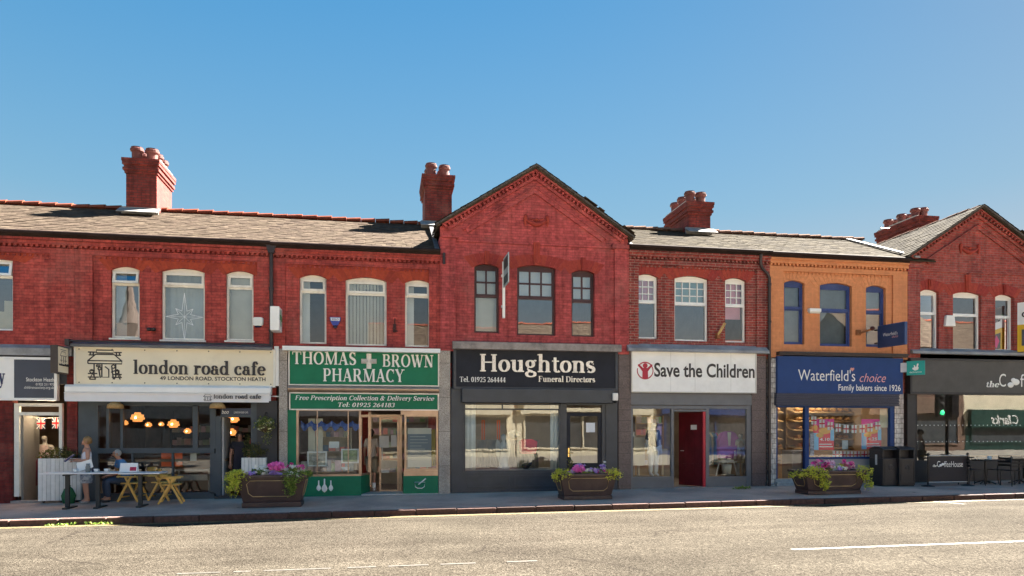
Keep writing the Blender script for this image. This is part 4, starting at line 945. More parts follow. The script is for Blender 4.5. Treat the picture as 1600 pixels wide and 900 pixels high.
# right-hand window
xw0, xw1, zw0, zw1 = PX(632, 684.5, 648, 735, -.03)
m = MB(); m.frame(xw0, xw1, zw0, zw1, -.05, .03, .05); m.box(xw0 - .02, xw1, -.10, .03, zw0 - .14, zw0 - .001); m.box(xw0 - .1, xw1, -.06, .04, zw1, zw1 + .14); f = m.build('shop_window', BRONZE, B2); pane(f, xw0 + .05, xw1 - .05, zw0 + .05, zw1 - .05, -.01, GL_SH)
m = MB(); m.box(xw0 - .03, xw1, -.09, .06, F2 - .03, zw0 - .14); m.box(xw0 - .03, xw0 + .03, .06, .75, F2, zw0 - .14); rs = m.build('stall_riser', GREEN, B2)
X, Z = at(656, 757, -.09); s = MB(); s.tube([(X - .14, -.093, Z + .06), (X + .14, -.093, Z + .06), (X + .12, -.093, Z - .06), (X + .06, -.093, Z - .10), (X - .06, -.093, Z - .10), (X - .12, -.093, Z - .06)], .012, 6, closed=True); s.tube([(X - .04, -.097, Z + .0), (X + .16, -.097, Z + .16)], [.014, .022], 6); s.build('mortar_motif', LETW, rs)

# ---- funeral directors front
F3 = pav(4.2, 0)
shop_base(B3, 1.6, 6.7, 3.1, F3, 4.0, paint('parlour_walls', (.36, .30, .24), .85, .1))
m = MB(); a, b = ax(706), ax(966); m.prism_x([(.08, 4.35), (-.30, 4.29), (-.30, 4.10), (.08, 4.10)], a, b); m.build('stone_ledge', STONE, B3)
m = MB(); m.box(a, b, -.015, .14, 3.02, 4.1); m.build('fascia_backing', NAVYD, B3)
for q in ((705, 724, 607, 773), (947, 965, 608, 771)): m = MB(); bx(m, *q, -.07, .14); m.build('pilaster', NAVY, B3)
m = MB(); a, b, z0, z1 = PX(721, 957, 607.5, 630, -.1); m.box(a, b, -.26, -.0, z0, z1); soften(m.build('roller_shutter_box', NAVY, B3), .02)
xw0, xw1, zw0, zw1 = PX(724, 876, 640, 736)
m = MB(); m.frame(xw0, xw1, zw0 - .03, zw1 + .16, -.03, .06, .05, .05, .03); m.box(xw0 + .05, xw1 - .05, -.02, .05, zw1 - .01, zw1 + .03); m.box((xw0 + xw1) / 2 - .3, (xw0 + xw1) / 2 - .27, -.02, .05, zw1 + .03, zw1 + .13)
m.box(xw1, ax(885), -.04, .1, F3, zw1 + .2); m.box(ax(940), ax(948), -.04, .1, F3, zw1 + .2); m.box(ax(876), ax(948), -.035, .1, zw1 + .13, zw1 + .25)
f = m.build('shop_window', NAVY, B3); pane(f, xw0 + .05, xw1 - .05, zw0 + .02, zw1 - .01, .02, GL_RF); pane(f, xw0 + .05, xw1 - .05, zw1 + .03, zw1 + .13, .02, GL_RF)
m = MB(); m.box(xw0 - .05, xw1, -.05, .08, F3 - .05, zw0 - .03)
for q0, q1 in ((.03, .48), (.52, .97)): m.frame(xw0 + (xw1 - xw0) * q0, xw0 + (xw1 - xw0) * q1, F3 + .12, zw0 - .12, -.07, -.05, .04)
m.box(xw0 - .05, xw1, -.09, -.05, F3 - .05, F3 + .06); m.build('stall_riser', NAVY, B3)
a, b, z0, z1 = PX(885, 940, 645, 769); m = MB(); m.frame(a, b, F3 + .02, z1, -.01, .05, .11, .75, .10); m.frame(a + .1, b - .1, F3 + .15, F3 + .65, -.02, 0, .04); d = m.build('shop_door', NAVYD, B3)
pane(d, a + .11, b - .11, F3 + .77, z1 - .10, .02, GL_RF)
m = MB(); m.box(a + .04, a + .08, -.03, -.01, F3 + .95, F3 + 1.2); m.tube([(a + .06, -.06, F3 + 1.06), (a + .18, -.06, F3 + 1.06)], .012, 8); m.build('handle', paint('brass', (.75, .52, .2), .25, .1, metal=1), d)
m = MB(); m.box(b - .46, b - .2, -.014, -.01, z1 - .55, z1 - .28); m.build('door_notice', paint('notice_white', (.75, .77, .8), .6, .05), d)
pane(f, ax(885), ax(940), z1 + .03, z1 + .14, .03, GL_RF)
m = MB(); m.box(ax(878), ax(948), -.12, .1, F3 - .03, F3 + .03); m.build('doorstep', STONE, B3)

# ---- charity shop front
F4 = pav(9, 0)
shop_base(B4, 6.7, 11.2, 3.1, F4, 4.4, paint('charity_interior', (.30, .24, .19), .85, .2))
for q in ((966.5, 986, 546, 768), (1175, 1197, 556, 763)): m = MB(); bx(m, *q, -.06, .15); m.build('granite_pier', MARB, B4)
m = MB(); m.prism_x([(.06, 4.42), (-.22, 4.22), (-.24, 4.14), (.06, 4.14)], ax(978), ax(1196)); m.build('lead_flashing', LEAD, B4)
m = MB(); m.box(ax(986), ax(1175), .0, .14, 2.9, 4.14); m.build('fascia_backing', GREYP, B4)
m = MB(); bx(m, 986, 1180, 616, 633, -.05, .1); f = m.build('panel', GREYP, B4)
m = MB()
for l, r in ((986, 989), (1049, 1053), (1103, 1108), (1167, 1171)): bx(m, l, r, 634, 763, -.04, .07)
bx(m, 989, 1167, 634, 639, -.039, .07); bx(m, 989, 1049, 745, 748.5, -.045, .07); bx(m, 1108, 1167, 744.5, 748, -.045, .07); bx(m, 1053, 1103, 640, 643, -.03, .07)
f = m.build('shop_window', GREYP, B4)
a, b, z0, z1 = PX(989, 1049, 639, 745); pane(f, a, b, z0, z1, .02, GL_RF); a, b, z0, z1 = PX(1108, 1167, 639, 745); pane(f, a, b, z0, z1, .02, GL_RF)
for q in ((989, 1049, 748, 764), (1108, 1167, 748, 763)): m = MB(); bx(m, *q, -.02, .08); m.build('stall_riser', GREYP, B4)
m = MB(); bx(m, 1171, 1175, 634, 764, -.02, .1); m.build('panel', GREYP, B4)
# red door, hinged on the right, swung in
hx = ax(1103) - .02; zt = PX(1053, 1103, 643, 760)[3]; an = R(63); u = Vector((-math.cos(an), math.sin(an), 0)); nrm = Vector((-math.sin(an), -math.cos(an), 0)); dw = .92
m = MB(); rot = Matrix((u, nrm, Vector((0, 0, 1)))).transposed(); c = Vector((hx, .08, 0)) + u * dw / 2; h = zt - F4 - .03
m.obox(c + Vector((0, 0, F4 + .02 + h / 2)), (dw, .045, h), rot)
for i in range(3):
    for j, (q0, q1) in enumerate(((.06, .30), (.36, .66), (.70, .94))): m.obox(Vector((hx, .08, F4 + .02 + h * (q0 + q1) / 2)) + u * dw * (.2 + .3 * i) + nrm * .026, (dw * .2, .012, h * (q1 - q0)), rot)
d = m.build('shop_door', paint('deep_red_door', (.12, .008, .015), .4, .3), B4)
m = MB(); m.box(hx - .07, hx + .02, -.02, .06, F4 + .01, zt); m.build('door_edge', REDP, d)  # bright red strip paints in the lit edge of the dark door
m = MB(); p = Vector((hx, .08, F4 + 1.75)) + u * .35 + nrm * .034; m.obox(p, (.22, .004, .14), rot); m.build('door_notice', LETW, d)
m = MB(); q_ = Vector((hx, .08, F4 + 1.05)) + u * (dw - .1) + nrm * .06; m.tube([tuple(q_), tuple(q_ - u * .12)], .013, 8); m.build('handle', ALU, d)
m = MB(); m.box(ax(1053), ax(1103), -.08, .1, F4 - .03, F4 + .02); m.build('doorstep', STONE, B4)

# ---- bakery front
F5 = pav(13.5, 0)
shop_base(B5, 11.3, 15.7, 3.1, F5, 3.2, paint('bakery_interior', (.38, .25, .14), .8, .2))
for q in ((1201, 1213, 560, 768), (1397, 1412, 615, 760)): m = MB(); bx(m, *q, -.05, .12); m.build('tiled_pier', WTILE, B5)
m = MB(); m.box(ax(1213), ax(1410), -.01, .14, 3.0, 4.15); m.build('fascia_backing', BAKD, B5)
m = MB(); m.box(ax(1211), ax(1411), -.28, .05, 4.16, 4.21); m.box(ax(1211), ax(1411), -.22, .03, 4.11, 4.16); m.build('fascia_capping', GUT_D, B5)
m = MB(); a, b, z0, z1 = PX(1211, 1402, 615, 634, -.1); n = 7
for i in range(n): m.box(a, b, -.20 + .02 * (i % 2), .0, z0 + (z1 - z0) * i / n, z0 + (z1 - z0) * (i + 1) / n - .004)
m.build('roller_shutter_box', BAKD, B5)
m = MB(); bx(m, 1258, 1264, 634, 758, -.05, .08); bx(m, 1391, 1398, 634, 758, -.05, .08); bx(m, 1264, 1391, 714, 717, -.05, .08); bx(m, 1212, 1398, 633, 637, -.055, .08); bx(m, 1212, 1215, 637, 752, .0, .08)
f = m.build('shop_window', BAKB, B5); a, b, z0, z1 = PX(1264, 1391, 637, 714); pane(f, a, b, z0, z1, .01, GL_SH); a, b, z0, z1 = PX(1215, 1258, 637, 748); pane(f, a, b, z0 + .02, z1, .05, GL_SH)
m = MB(); bx(m, 1264, 1391, 717, 760, -.03, .08); m.build('stall_riser', paint('pale_grey_panel', (.30, .30, .32), .5, .1), B5)
m = MB(); a, b, z0, z1 = PX(1210, 1262, 748, 766); m.box(a, b, -.16, .1, F5 - .05, F5 + .09); m.box(a, b, -.02, .3, F5 + .09, F5 + .18); m.build('doorstep', paint('tiled_step', (.40, .38, .36), .6, .2, scale=12), B5)
m = MB(); X, Z = at(1204, 697, -.06); m.tube([(X, -.06, Z - .25), (X, -.10, Z - .22), (X, -.10, Z + .22), (X, -.06, Z + .25)], .014, 8); m.build('handle', ALU, B5)

# ---- coffee house front
F6 = pav(18.3, 0)
shop_base(B6, 15.85, 20.9, 3.15, F6, 4.2, paint('coffee_interior', (.16, .13, .115), .85, .2))
m = MB(); m.prism_x([(.06, 4.44), (-.20, 4.32), (-.22, 4.24), (.06, 4.24)], 15.86, 20.95); m.build('lead_flashing', LEAD, B6)
m = MB(); m.box(15.86, 20.9, .0, .14, 3.0, 4.26); m.build('fascia_backing', COFD, B6)
m = MB(); bx(m, 1418, 1431, 614, 758, -.05, .12); m.box(20.3, 20.9, -.05, .12, F6, 3.05); bx(m, 1431, 1598, 719, 758, -.03, .1)
m.build('shop_front', COFD, B6)
m = MB(); a, b, z0, z1 = PX(1431, 1598, 616, 720); b = 20.3; m.frame(a, b, z0, z1 + .03, -.02, .06, .03); f = m.build('shop_window', COFD, B6)
pane(f, a + .03, b - .03, z0 + .03, z1, .02, glass('coffee_window_glass', .10), None)
s = MB()
for r_y in (664.5, 690):
    for i in range(26): X, Z = at(1434 + i * 6.4, r_y - .006 * i, .015); s.box(X - .014, X + .014, .0145, .0165, Z - .014, Z + .014)
s.build('dot_manifestation', LETW, f)
# ------------------------------------------------------------------ signs
def board(name, label, l, r, t, b, y0, y1, mat, frame=None, fw=.03, cat='shop sign'):
    x0, x1, z0, z1 = PX(l, r, t, b, y0)
    T = thing(name, label, cat, ((x0 + x1) / 2, y0, z0))
    m = MB(); m.box(x0, x1, y0, y1, z0, z1); m.build('panel', mat, T)
    if frame: f = MB(); f.frame(x0 - fw, x1 + fw, z0 - fw, z1 + fw, y0 - .025, y1 - .002, fw + .012); f.build('frame', frame, T)
    return T, x0, x1, z0, z1
def tx(l, r, y, Y): # text span along a sign at plane Y
    return ax(l, Y), ax(r, Y), az((l + r) / 2, y, Y)

# left charity sign: white end with a navy letter, navy panel with three lines
T, x0, x1, z0, z1 = board('fascia_sign', 'navy and white charity sign cut off at the left edge, above the charity door', -150, 86, 560, 622, -.12, 0, paint('charity_navy', (.045, .055, .085), .4, .08), UPVC, .05)
m = MB(); a = ax(22, -.12); m.box(x0, a, -.126, -.10, z0, z1); m.build('white_panel', WHITE, T)
yl = -.126
q = tx(-3, 9, 600, yl); serif('y', q[0], q[1], q[2] , .55, yl, paint('navy_lettering', (.02, .03, .10), .5, .1), T)
q = tx(41, 86, 596, -.12); sans('Stockton Heath', q[0], q[1] - .02, q[2], .095, -.12, LETW, T, bold=.01)
q = tx(56, 86, 602.5, -.12); sans('01925 211 970', q[0], q[1] - .02, q[2], .06, -.12, LETW, T)
q = tx(38, 86, 607.5, -.12); sans('childrenssociety.org.uk', q[0], q[1] - .02, q[2], .065, -.12, LETW, T)

# cafe fascia
T, x0, x1, z0, z1 = board('fascia_sign', 'long cream cafe sign with a line drawing of a shopfront and dark lettering', 118, 428, 545, 602, -.16, 0, CREAM, UPVC_O, .03)
yl = -.16
INK = paint('charcoal_lettering', (.030, .024, .026), .5, .2)
a, b, zb = tx(207, 415, 585.5, yl); serif('london road cafe', a, b, zb, .50, yl, INK, T, dep=.014)
a, b, zb = tx(250, 415, 594.5, yl); sans('49 LONDON ROAD. STOCKTON HEATH', a, b, zb, .095, yl, INK, T, bold=.025)
# drawing: shop with awning, two tables and people
lg = MB(); cx, cz = at(164, 570.5, yl); S_g = .0178; 
def G(pts, wd=1.7): lg.ribbon_strokes([[(x, z, wd) for x, z in pts]], cx, cz, S_g, S_g, yl, .006 + .0004 * (len(lg.f) % 7))
for pts in ([(-11, 17), (11, 17), (11, 21), (-11, 21), (-11, 17)], [(-22, 2), (22, 2), (22, 6), (12, 15), (-12, 15), (-22, 6), (-22, 2)], [(-22, 6), (22, 6)], [(-22, 18), (-12, 18)], [(12, 18), (22, 18)], [(-21, 14), (-13, 14)], [(13, 14), (21, 14)], [(-19, 14), (-19, 18)], [(-15, 14), (-15, 18)], [(19, 14), (19, 18)], [(15, 14), (15, 18)],
            [(-14, 2), (-14, -18)], [(14, 2), (14, -18)], [(-4, 1), (-4, -17), (5, -17), (5, -6), (0, -2)], [(-11, 0), (-6, 0), (-6, -2), (-11, -2), (-11, 0)], [(-22, -12), (-10, -12)], [(-20, -20), (-16, -12), (-12, -20)], [(-20, -20), (-12, -20)], [(-18, -8), (-13, -8)], [(22, -13), (10, -13)], [(20, -20), (16, -12), (12, -20)], [(12, -8), (19, -8)], [(-8, -5), (-6, -18)], [(9, -4), (11, -20)], [(8, -10), (16, -6), (20, -16)], [(-22, -17), (-8, -17)], [(9, -17), (22, -17)]): G(pts)
for x, z, r in ((-7, -5, 2), (11, -2, 2.4), (-17, -9, 2.5), (16, -9, 2.5)): G([(x + r * math.cos(t * .7), z + r * math.sin(t * .7)) for t in range(10)], 1.6)
lg.build('emblem', INK, T)
s = MB()
for i in range(7):
    for zz in (z0 + .05, z1 - .05): s.ball((x0 + .08 + (x1 - x0 - .16) * i / 6, -.162, zz), .016, 6)
s.build('screws', GUT_D, T)

# rolled awning below it
x0, x1 = ax(103, -.2), ax(424, -.2); zt = az(263, 602.5, -.2); zb = az(263, 615, -.3)
T = thing('rolled_awning', 'white rolled-up awning with a printed valance hanging under the cream cafe sign', 'awning', ((x0 + x1) / 2, -.2, zb - .3))
m = MB(); m.prism_x([(-.05, zt), (-.24, zt), (-.30, zt - .05), (-.30, zb + .03), (-.26, zb), (-.05, zb)], x0, x1); soften(m.build('cassette', UPVC, T), .015)
m = MB(); zv = az(263, 628, -.3); n = 40; vv = []
for i in range(n + 1): x = x0 + .02 + (x1 - x0 - .06) * i / n; y = -.31 + .008 * math.sin(i * .9) ; vv += [(x, y, zb), (x, y - .02, zv)]
m.add(vv, [(2 * i, 2 * i + 2, 2 * i + 3, 2 * i + 1) for i in range(n)], True); m.box(x0 + .01, x1 - .03, -.345, -.30, zb - .012, zb + .012)
m.box(x0, x1, -.30, -.27, zv + .04, zb - .001)
m.build('valance', paint('valance_cloth', (.78, .77, .78), .8, .04), T)
a, b, z_ = tx(333, 408, 623, -.345); serif('london road cafe', a, b, z_, .165, -.338, paint('grey_lettering', (.09, .09, .10), .6, .1), T, dep=.004)
m = MB(); cx, cz = at(324.5, 620.5, -.338); S_g = .0046; lg = m
def G2(pts): m.ribbon_strokes([[(x, z, 2.6) for x, z in pts]], cx, cz, S_g, S_g, -.338, .004)
for pts in ([(-22, 2), (22, 2), (12, 15), (-12, 15), (-22, 2)], [(-20, 20), (20, 20)], [(-14, 2), (-14, -18)], [(14, 2), (14, -18)], [(-22, -12), (-8, -12)], [(22, -12), (8, -12)], [(-20, -20), (20, -20)], [(0, 0), (0, -18)]): G2(pts)
m.build('emblem', paint('grey_lettering', (.09, .09, .10)), T)
m = MB()
for q in (x0 + .3, (x0 + x1) / 2, x1 - .3): m.bar((q, -.06, zb - .03), (q + .5, -.28, zb - .05), .05, .03)
m.build('folding_arms', ALU, T)

# pharmacy signs
T, x0, x1, z0, z1 = board('fascia_sign', 'large green pharmacy sign with white serif capitals and a white cross', 452, 685, 549, 602, -.10, 0, GREEN, ALU, .022)
yl = -.10
a, b, zb = tx(456, 556, 569.5, yl); serif('THOMAS', a, b, zb, .485, yl, LETW, T, dep=.02)
a, b, zb = tx(597, 678, 573.5, yl); serif('BROWN', a, b, zb, .485, yl, LETW, T, dep=.02)
a, b, zb = tx(504, 633, 596.5, yl); serif('PHARMACY', a, b, zb, .50, yl, LETW, T, dep=.02)
m = MB(); cx, cz = at(576.5, 564.5, yl); r_a, r_b = .20, .062
for k in range(4):
    c_, s_ = math.cos(k * math.pi / 2), math.sin(k * math.pi / 2); rt = lambda x, z: (cx + x * c_ - z * s_, cz + x * s_ + z * c_)
    P = [rt(0, 0), rt(r_b, r_b), rt(r_b, r_a), rt(0, r_a), rt(-r_b, r_a), rt(-r_b, r_b)]
    m.add([(P[0][0], yl - .07, P[0][1]), (P[3][0], yl - .07, P[3][1])] + [(p[0], yl - .025, p[1]) for p in (P[1], P[2], P[4], P[5])], [(0, 2, 3, 1), (0, 1, 4, 5)])
    m.add([(p[0], yl - .025, p[1]) for p in (P[1], P[2], P[4], P[5])] + [(p[0], yl, p[1]) for p in (P[1], P[2], P[4], P[5])], [(0, 1, 5, 4), (1, 2, 6, 5), (2, 3, 7, 6)])
    m.add([(P[2][0], yl - .025, P[2][1]), (P[3][0], yl - .07, P[3][1]), (P[4][0], yl - .025, P[4][1])], [(0, 1, 2)])
m.build('cross', LETS, T)
T, x0, x1, z0, z1 = board('fascia_sign', 'narrow green sign with white italic lettering about deliveries under the bronze shutter box', 453, 684.5, 615, 640, -.075, 0, GREEN, ALU, .02)
yl = -.075
a, b, zb = tx(460.5, 678, 625.5, yl); serif('Free Prescription Collection & Delivery Service', a, b, zb, .175, yl, LETW, T, dep=.004, slant=.25)
a, b, zb = tx(528, 617, 636, yl); serif('Tel: 01925 264183', a, b, zb, .17, yl, LETW, T, dep=.004, slant=.25)

# funeral directors sign
T, x0, x1, z0, z1 = board('fascia_sign', 'black funeral directors sign with large silver serif name in a moulded dark frame', 712, 962, 541, 606, -.10, 0, NAVYD, NAVY, .06)
yl = -.10
a, b, zb = tx(748, 929, 581.5, yl); serif('Houghtons', a, b, zb, .70, yl, LETS, T, dep=.02)
a, b, zb = tx(841, 929, 597, yl); serif('Funeral Directors', a, b, zb, .235, yl, LETS, T, dep=.01)
a, b, zb = tx(718, 790, 597, yl); serif('Tel. 01925 264444', a, b, zb, .205, yl, LETW, T, dep=.01)
# charity sign
T, x0, x1, z0, z1 = board('fascia_sign', 'white charity sign with black lettering and a red figure in a circle', 987, 1181, 549, 613, -.12, 0, WHITE, ALU, .012)
yl = -.12
a, b, zb = tx(1022, 1180, 589, yl); sans('Save the Children', a, b - .02, zb, .39, yl, INK, T, bold=.022)
m = MB(); [m.box(ax(q, yl) - .004, ax(q, yl) + .004, yl - .0015, yl, z0, z1) for q in (1048, 1086, 1142)]; m.build('panel_seams', paint('seam_grey', (.55, .54, .52), .6), T)
RED = paint('logo_red', (.42, .008, .035), .5, .05)
m = MB(); cx, cz = at(1008, 579, yl); rr = .235
m.ribbon_strokes([[(math.cos(t * math.pi / 24), math.sin(t * math.pi / 24), .10 + .05 * math.cos(t * math.pi / 24 + math.pi / 2) ** 2) for t in range(22, 69)] + []], cx, cz, rr, rr, yl, .006)
m.ribbon_strokes([[(math.cos(t * math.pi / 24), math.sin(t * math.pi / 24), .09) for t in range(-20, 10)]], cx, cz, rr, rr, yl, .0066)
m.prism([(cx + x * rr, cz + z * rr) for x, z in ((-.36, -1.0), (.36, -1.0), (.34, -.1), (.95, .66), (.82, .78), (.3, .32), (-.3, .32), (-.82, .78), (-.95, .66), (-.34, -.1))], yl - .012, yl)
m.prism([(cx + .30 * rr * math.cos(t * math.pi / 10), cz + .60 * rr + .30 * rr * math.sin(t * math.pi / 10)) for t in range(20)], yl - .012, yl)
m.build('emblem', RED, T)
# bakery sign
T, x0, x1, z0, z1 = board('fascia_sign', 'blue bakery sign with a thin white name, pink heart and pink script', 1215, 1411, 558, 615, -.16, 0, BAKB, None)
yl = -.16
a, b, zb = tx(1247, 1336, 595, yl); sans("Waterfield's", a, b, zb, .34, yl, LETW, T, bold=-.004)
PNK = paint('pink_lettering', (.75, .36, .36), .5, .08)
a, b, zb = tx(1343, 1384, 597, yl); sans('choice', a, b, zb, .26, yl, PNK, T, slant=.35, bold=-.006)
a, b, zb = tx(1310, 1407, 610.5, yl); sans('Family bakers since 1926', a, b, zb, .185, yl, LETW, T, bold=.008)
m = MB(); cx, cz = at(1331.5, 577, yl); m.prism([(cx + .052 * (16 * math.sin(t) ** 3) / 13, cz + .052 * (13 * math.cos(t) - 5 * math.cos(2 * t) - 2 * math.cos(3 * t) - math.cos(4 * t)) / 13) for t in [i * math.pi / 12 for i in range(24)]], yl - .01, yl); m.build('heart', paint('heart_pink', (.72, .30, .24), .5, .05), T)
# coffee house sign
T, x0, x1, z0, z1 = board('fascia_sign', 'plain charcoal coffee house sign with white lettering running off the right edge', 1424, 1640, 564, 614, -.12, 0, COFG, COFD, .05)
yl = -.12
a, b, zb = tx(1541, 1561, 605, yl); serif('the', a, b, zb, .27, yl, LETW, T, slant=.25)
a, b, zb = tx(1561, 1571.5, 604, yl); sans('C', a, b, zb, .40, yl, LETW, T)
m = MB(); cx, cz = at(1583.5, 598.5, yl); m.ball((cx - .10, yl, cz - .06), (.115, .02, .085), 14); m.ball((cx + .09, yl, cz + .03), (.135, .022, .10), 14); m.ball((cx - .0, yl, cz + .09), (.09, .021, .07), 14); m.build('bean_emblem', LETW, T)
a = ax(1594, yl); sans('ffeeHouse', a, a + 1.9, zb, .40, yl, LETW, T)

# projecting box signs
def boxsign(name, label, l, r, t, b, yc, face, side, wd=.12, rot=0, cat='projecting sign'):
    X, Zt = at((l + r) / 2, t, yc); Zb = az((l + r) / 2, b, yc)
    T = thing(name, label, cat, (X, yc, Zb), local=True)
    return T, X, Zb, Zt - Zb
def projecting(name, label, px, t, b, wdt, thick, sidem, facem, frame=None):
    # hangs square to the wall: face looks along the street, to the right (+x) or the left (-x)
    yc = -.15 - wdt / 2; T, X, Zb, H = boxsign(name, label, px - 5, px + 5, t, b, yc, None, None)
    m = MB(); m.box(-thick / 2, thick / 2, -wdt / 2, wdt / 2, 0, H); soften(m.build('case', sidem, T), .008)
    f = MB()
    for s in (-1, 1): f.box(s * (thick / 2 + .003) - .002, s * (thick / 2 + .003) + .002, -wdt / 2 + .03, wdt / 2 - .03, .03, H - .03)
    f.build('face', facem, T)
    br = MB(); br.box(-.02, .02, wdt / 2, wdt / 2 + .15, H * .2, H * .2 + .04); br.box(-.02, .02, wdt / 2, wdt / 2 + .15, H * .8, H * .8 + .04); br.build('bracket', GUT_D, T)
    return T, H
def face_text(T, fn, sgn, thick, mat, name='lettering'):
    # text is drawn flat, then turned on to the side face
    mb = MB(); fn(mb); m2 = MB()
    m2.add([(sgn * (thick / 2 + .006 - y), sgn * x, z) for x, y, z in mb.v], mb.f); m2.build(name, mat, T)
TH1 = .16
T, H = projecting('projecting_sign', 'cream square cafe sign with dark edge, sticking out left of the long cream sign', 93, 541, 584, .62, TH1, paint('sign_dark_edge', (.05, .035, .03), .5, .2), CREAM)
def fn(mb):
    mb.ribbon_strokes([[(x, z, 1.6) for x, z in pts] for pts in ([(-22, 2), (22, 2), (12, 15), (-12, 15), (-22, 2)], [(-20, 20), (20, 20)], [(-14, 2), (-14, -18)], [(14, 2), (14, -18)], [(-22, -12), (-8, -12)], [(22, -12), (8, -12)], [(0, 0), (0, -18)])], 0, H * .62, .008, .008, 0, .002)
face_text(T, fn, 1, TH1, INK, 'emblem')
face_text(T, lambda mb: serif('london road cafe', -.25, .25, H * .28, .085, 0, INK, None, mb=mb, dep=.003), 1, TH1, INK)
TH2 = .22
T, H = projecting('projecting_sign', 'white box sign with a green pharmacy cross, beside the dark downpipe', 431.5, 481, 518, .52, TH2, WHITE, WHITE)
GRC = paint('cross_green', (.01, .26, .10), .4, .05)
def fn(mb): mb.prism([(x * .07, H * .56 + z * .07) for x, z in ((-1, -1), (-1, -3), (1, -3), (1, -1), (3, -1), (3, 1), (1, 1), (1, 3), (-1, 3), (-1, 1), (-3, 1), (-3, -1))], -.004, 0)
for s in (1, -1): face_text(T, fn, s, TH2, GRC, 'cross')
TH3 = .10
T, H = projecting('projecting_sign', 'blue projecting bakery sign with pale lettering, above the right end of the bakery sign', 1394, 506, 541, 1.0, TH3, paint('projecting_blue', (.02, .055, .17), .4, .1), paint('projecting_blue_face', (.014, .040, .12), .45, .1))
face_text(T, lambda mb: sans("Waterfield's", -.28, .25, H * .48, .10, 0, LETW, None, mb=mb), -1, TH3, LETW)
face_text(T, lambda mb: sans("choice", .05, .27, H * .36, .07, 0, LETW, None, mb=mb, slant=.3), -1, TH3, PNK, 'script_lettering')
T.rotation_euler = (0, 0, R(8))
# teal delivery sign on a white bracket
X, Zt = at(1431, 564, -.45); Zb = az(1431, 586, -.45)
T = thing('projecting_sign', 'small square teal sign with a white animal emblem, left of the charcoal coffee sign', 'projecting sign', (X, -.45, Zb), local=True)
TEAL = paint('delivery_teal', (.0, .33, .29), .4, .05); H = Zt - Zb
m = MB(); m.box(-.03, .03, -.24, .24, 0, H); m.build('panel', TEAL, T); m = MB(); m.box(-.02, .02, .24, .47, .10, H - .04); m.build('bracket', paint('pale_bracket', (.55, .55, .60), .5, .1), T)
def fn(mb):
    mb.prism([(x * .02, H * .55 + z * .02) for x, z in ((-4, -3), (-1, -5), (3, -4), (4, -1), (3, 1), (4, 5), (2, 5.5), (1, 1), (0, 0), (-1, 3), (-2.5, 3), (-2, 0), (-4.5, -1))], -.004, 0)
face_text(T, fn, -1, .06, LETW, 'emblem'); face_text(T, lambda mb: sans('deliveroo', -.16, .16, H * .16, .045, 0, LETW, None, mb=mb), -1, .06, LETW)
T.rotation_euler = (0, 0, R(42))
# yellow and white sign at the right edge
X, Zt = at(1600, 470, -.5); Zb = az(1600, 548, -.5)
T = thing('projecting_sign', 'tall white and yellow board with a pink shape, cut off by the right edge', 'projecting sign', (X + .34, -.5, Zb), local=True); H = Zt - Zb
m = MB(); m.box(-.04, .04, -.42, .42, H * .55, H); m.build('white_panel', WHITE, T); m = MB(); m.box(-.04, .04, -.42, .42, 0, H * .55); m.build('yellow_panel', paint('sale_yellow', (.80, .48, .02), .5, .05), T)
m = MB(); m.box(-.047, -.041, -.30, .30, H * .12, H * .45); m.build('photo_panel', paint('dark_print', (.08, .08, .09), .5, .3), T); m = MB(); m.add([(-.049, y, H * .28 + z) for y, z in ((-.24, 0), (0, .22), (.24, 0), (0, -.22))], [(0, 1, 2, 3)]); m.build('pink_emblem', paint('sale_pink', (.7, .02, .20), .5, .05), T)
T.rotation_euler = (0, 0, R(25))
face_text(T, lambda mb: sans('cm', -.3, .1, H * .70, .16, 0, INK, None, mb=mb, bold=.02), -1, .08, INK)

# estate agent's board on its pole
xp, zt = at(787, 409, -.14); zb = az(787, 497, -.14)
T = thing('sale_board', "estate agent's board on a white pole fixed to the red gable wall", 'sale board', (xp, -.14, zb))
m = MB(); m.box(xp - .035, xp + .035, -.17, -.10, zb, zt); m.box(xp - .05, xp + .05, -.10, -.0, zb + .3, zb + .36); m.box(xp - .05, xp + .05, -.10, 0, zt - .4, zt - .34); m.build('pole', UPVC, T)
zt2 = az(792, 400, -.5); z2 = az(792, 446, -.5); m = MB(); m.box(xp - .012, xp + .012, -.95, -.17, z2, zt2); m.build('board', paint('board_grey', (.42, .50, .50), .5, .1), T)
m = MB(); m.box(xp + .0125, xp + .016, -.90, -.22, z2 + .45, zt2 - .06); m.box(xp + .0125, xp + .016, -.90, -.22, z2 + .05, z2 + .27); m.box(xp - .016, xp - .0125, -.90, -.22, z2 + .45, zt2 - .06); m.box(xp - .016, xp - .0125, -.90, -.22, z2 + .05, z2 + .27); m.build('dark_panel', paint('board_dark', (.03, .06, .06), .5, .1), T)
m = MB(); m.box(xp + .0165, xp + .019, -.78, -.36, z2 + .6, zt2 - .2); m.box(xp + .0165, xp + .019, -.82, -.3, z2 + .12, z2 + .19); m.build('print', LETW, T)

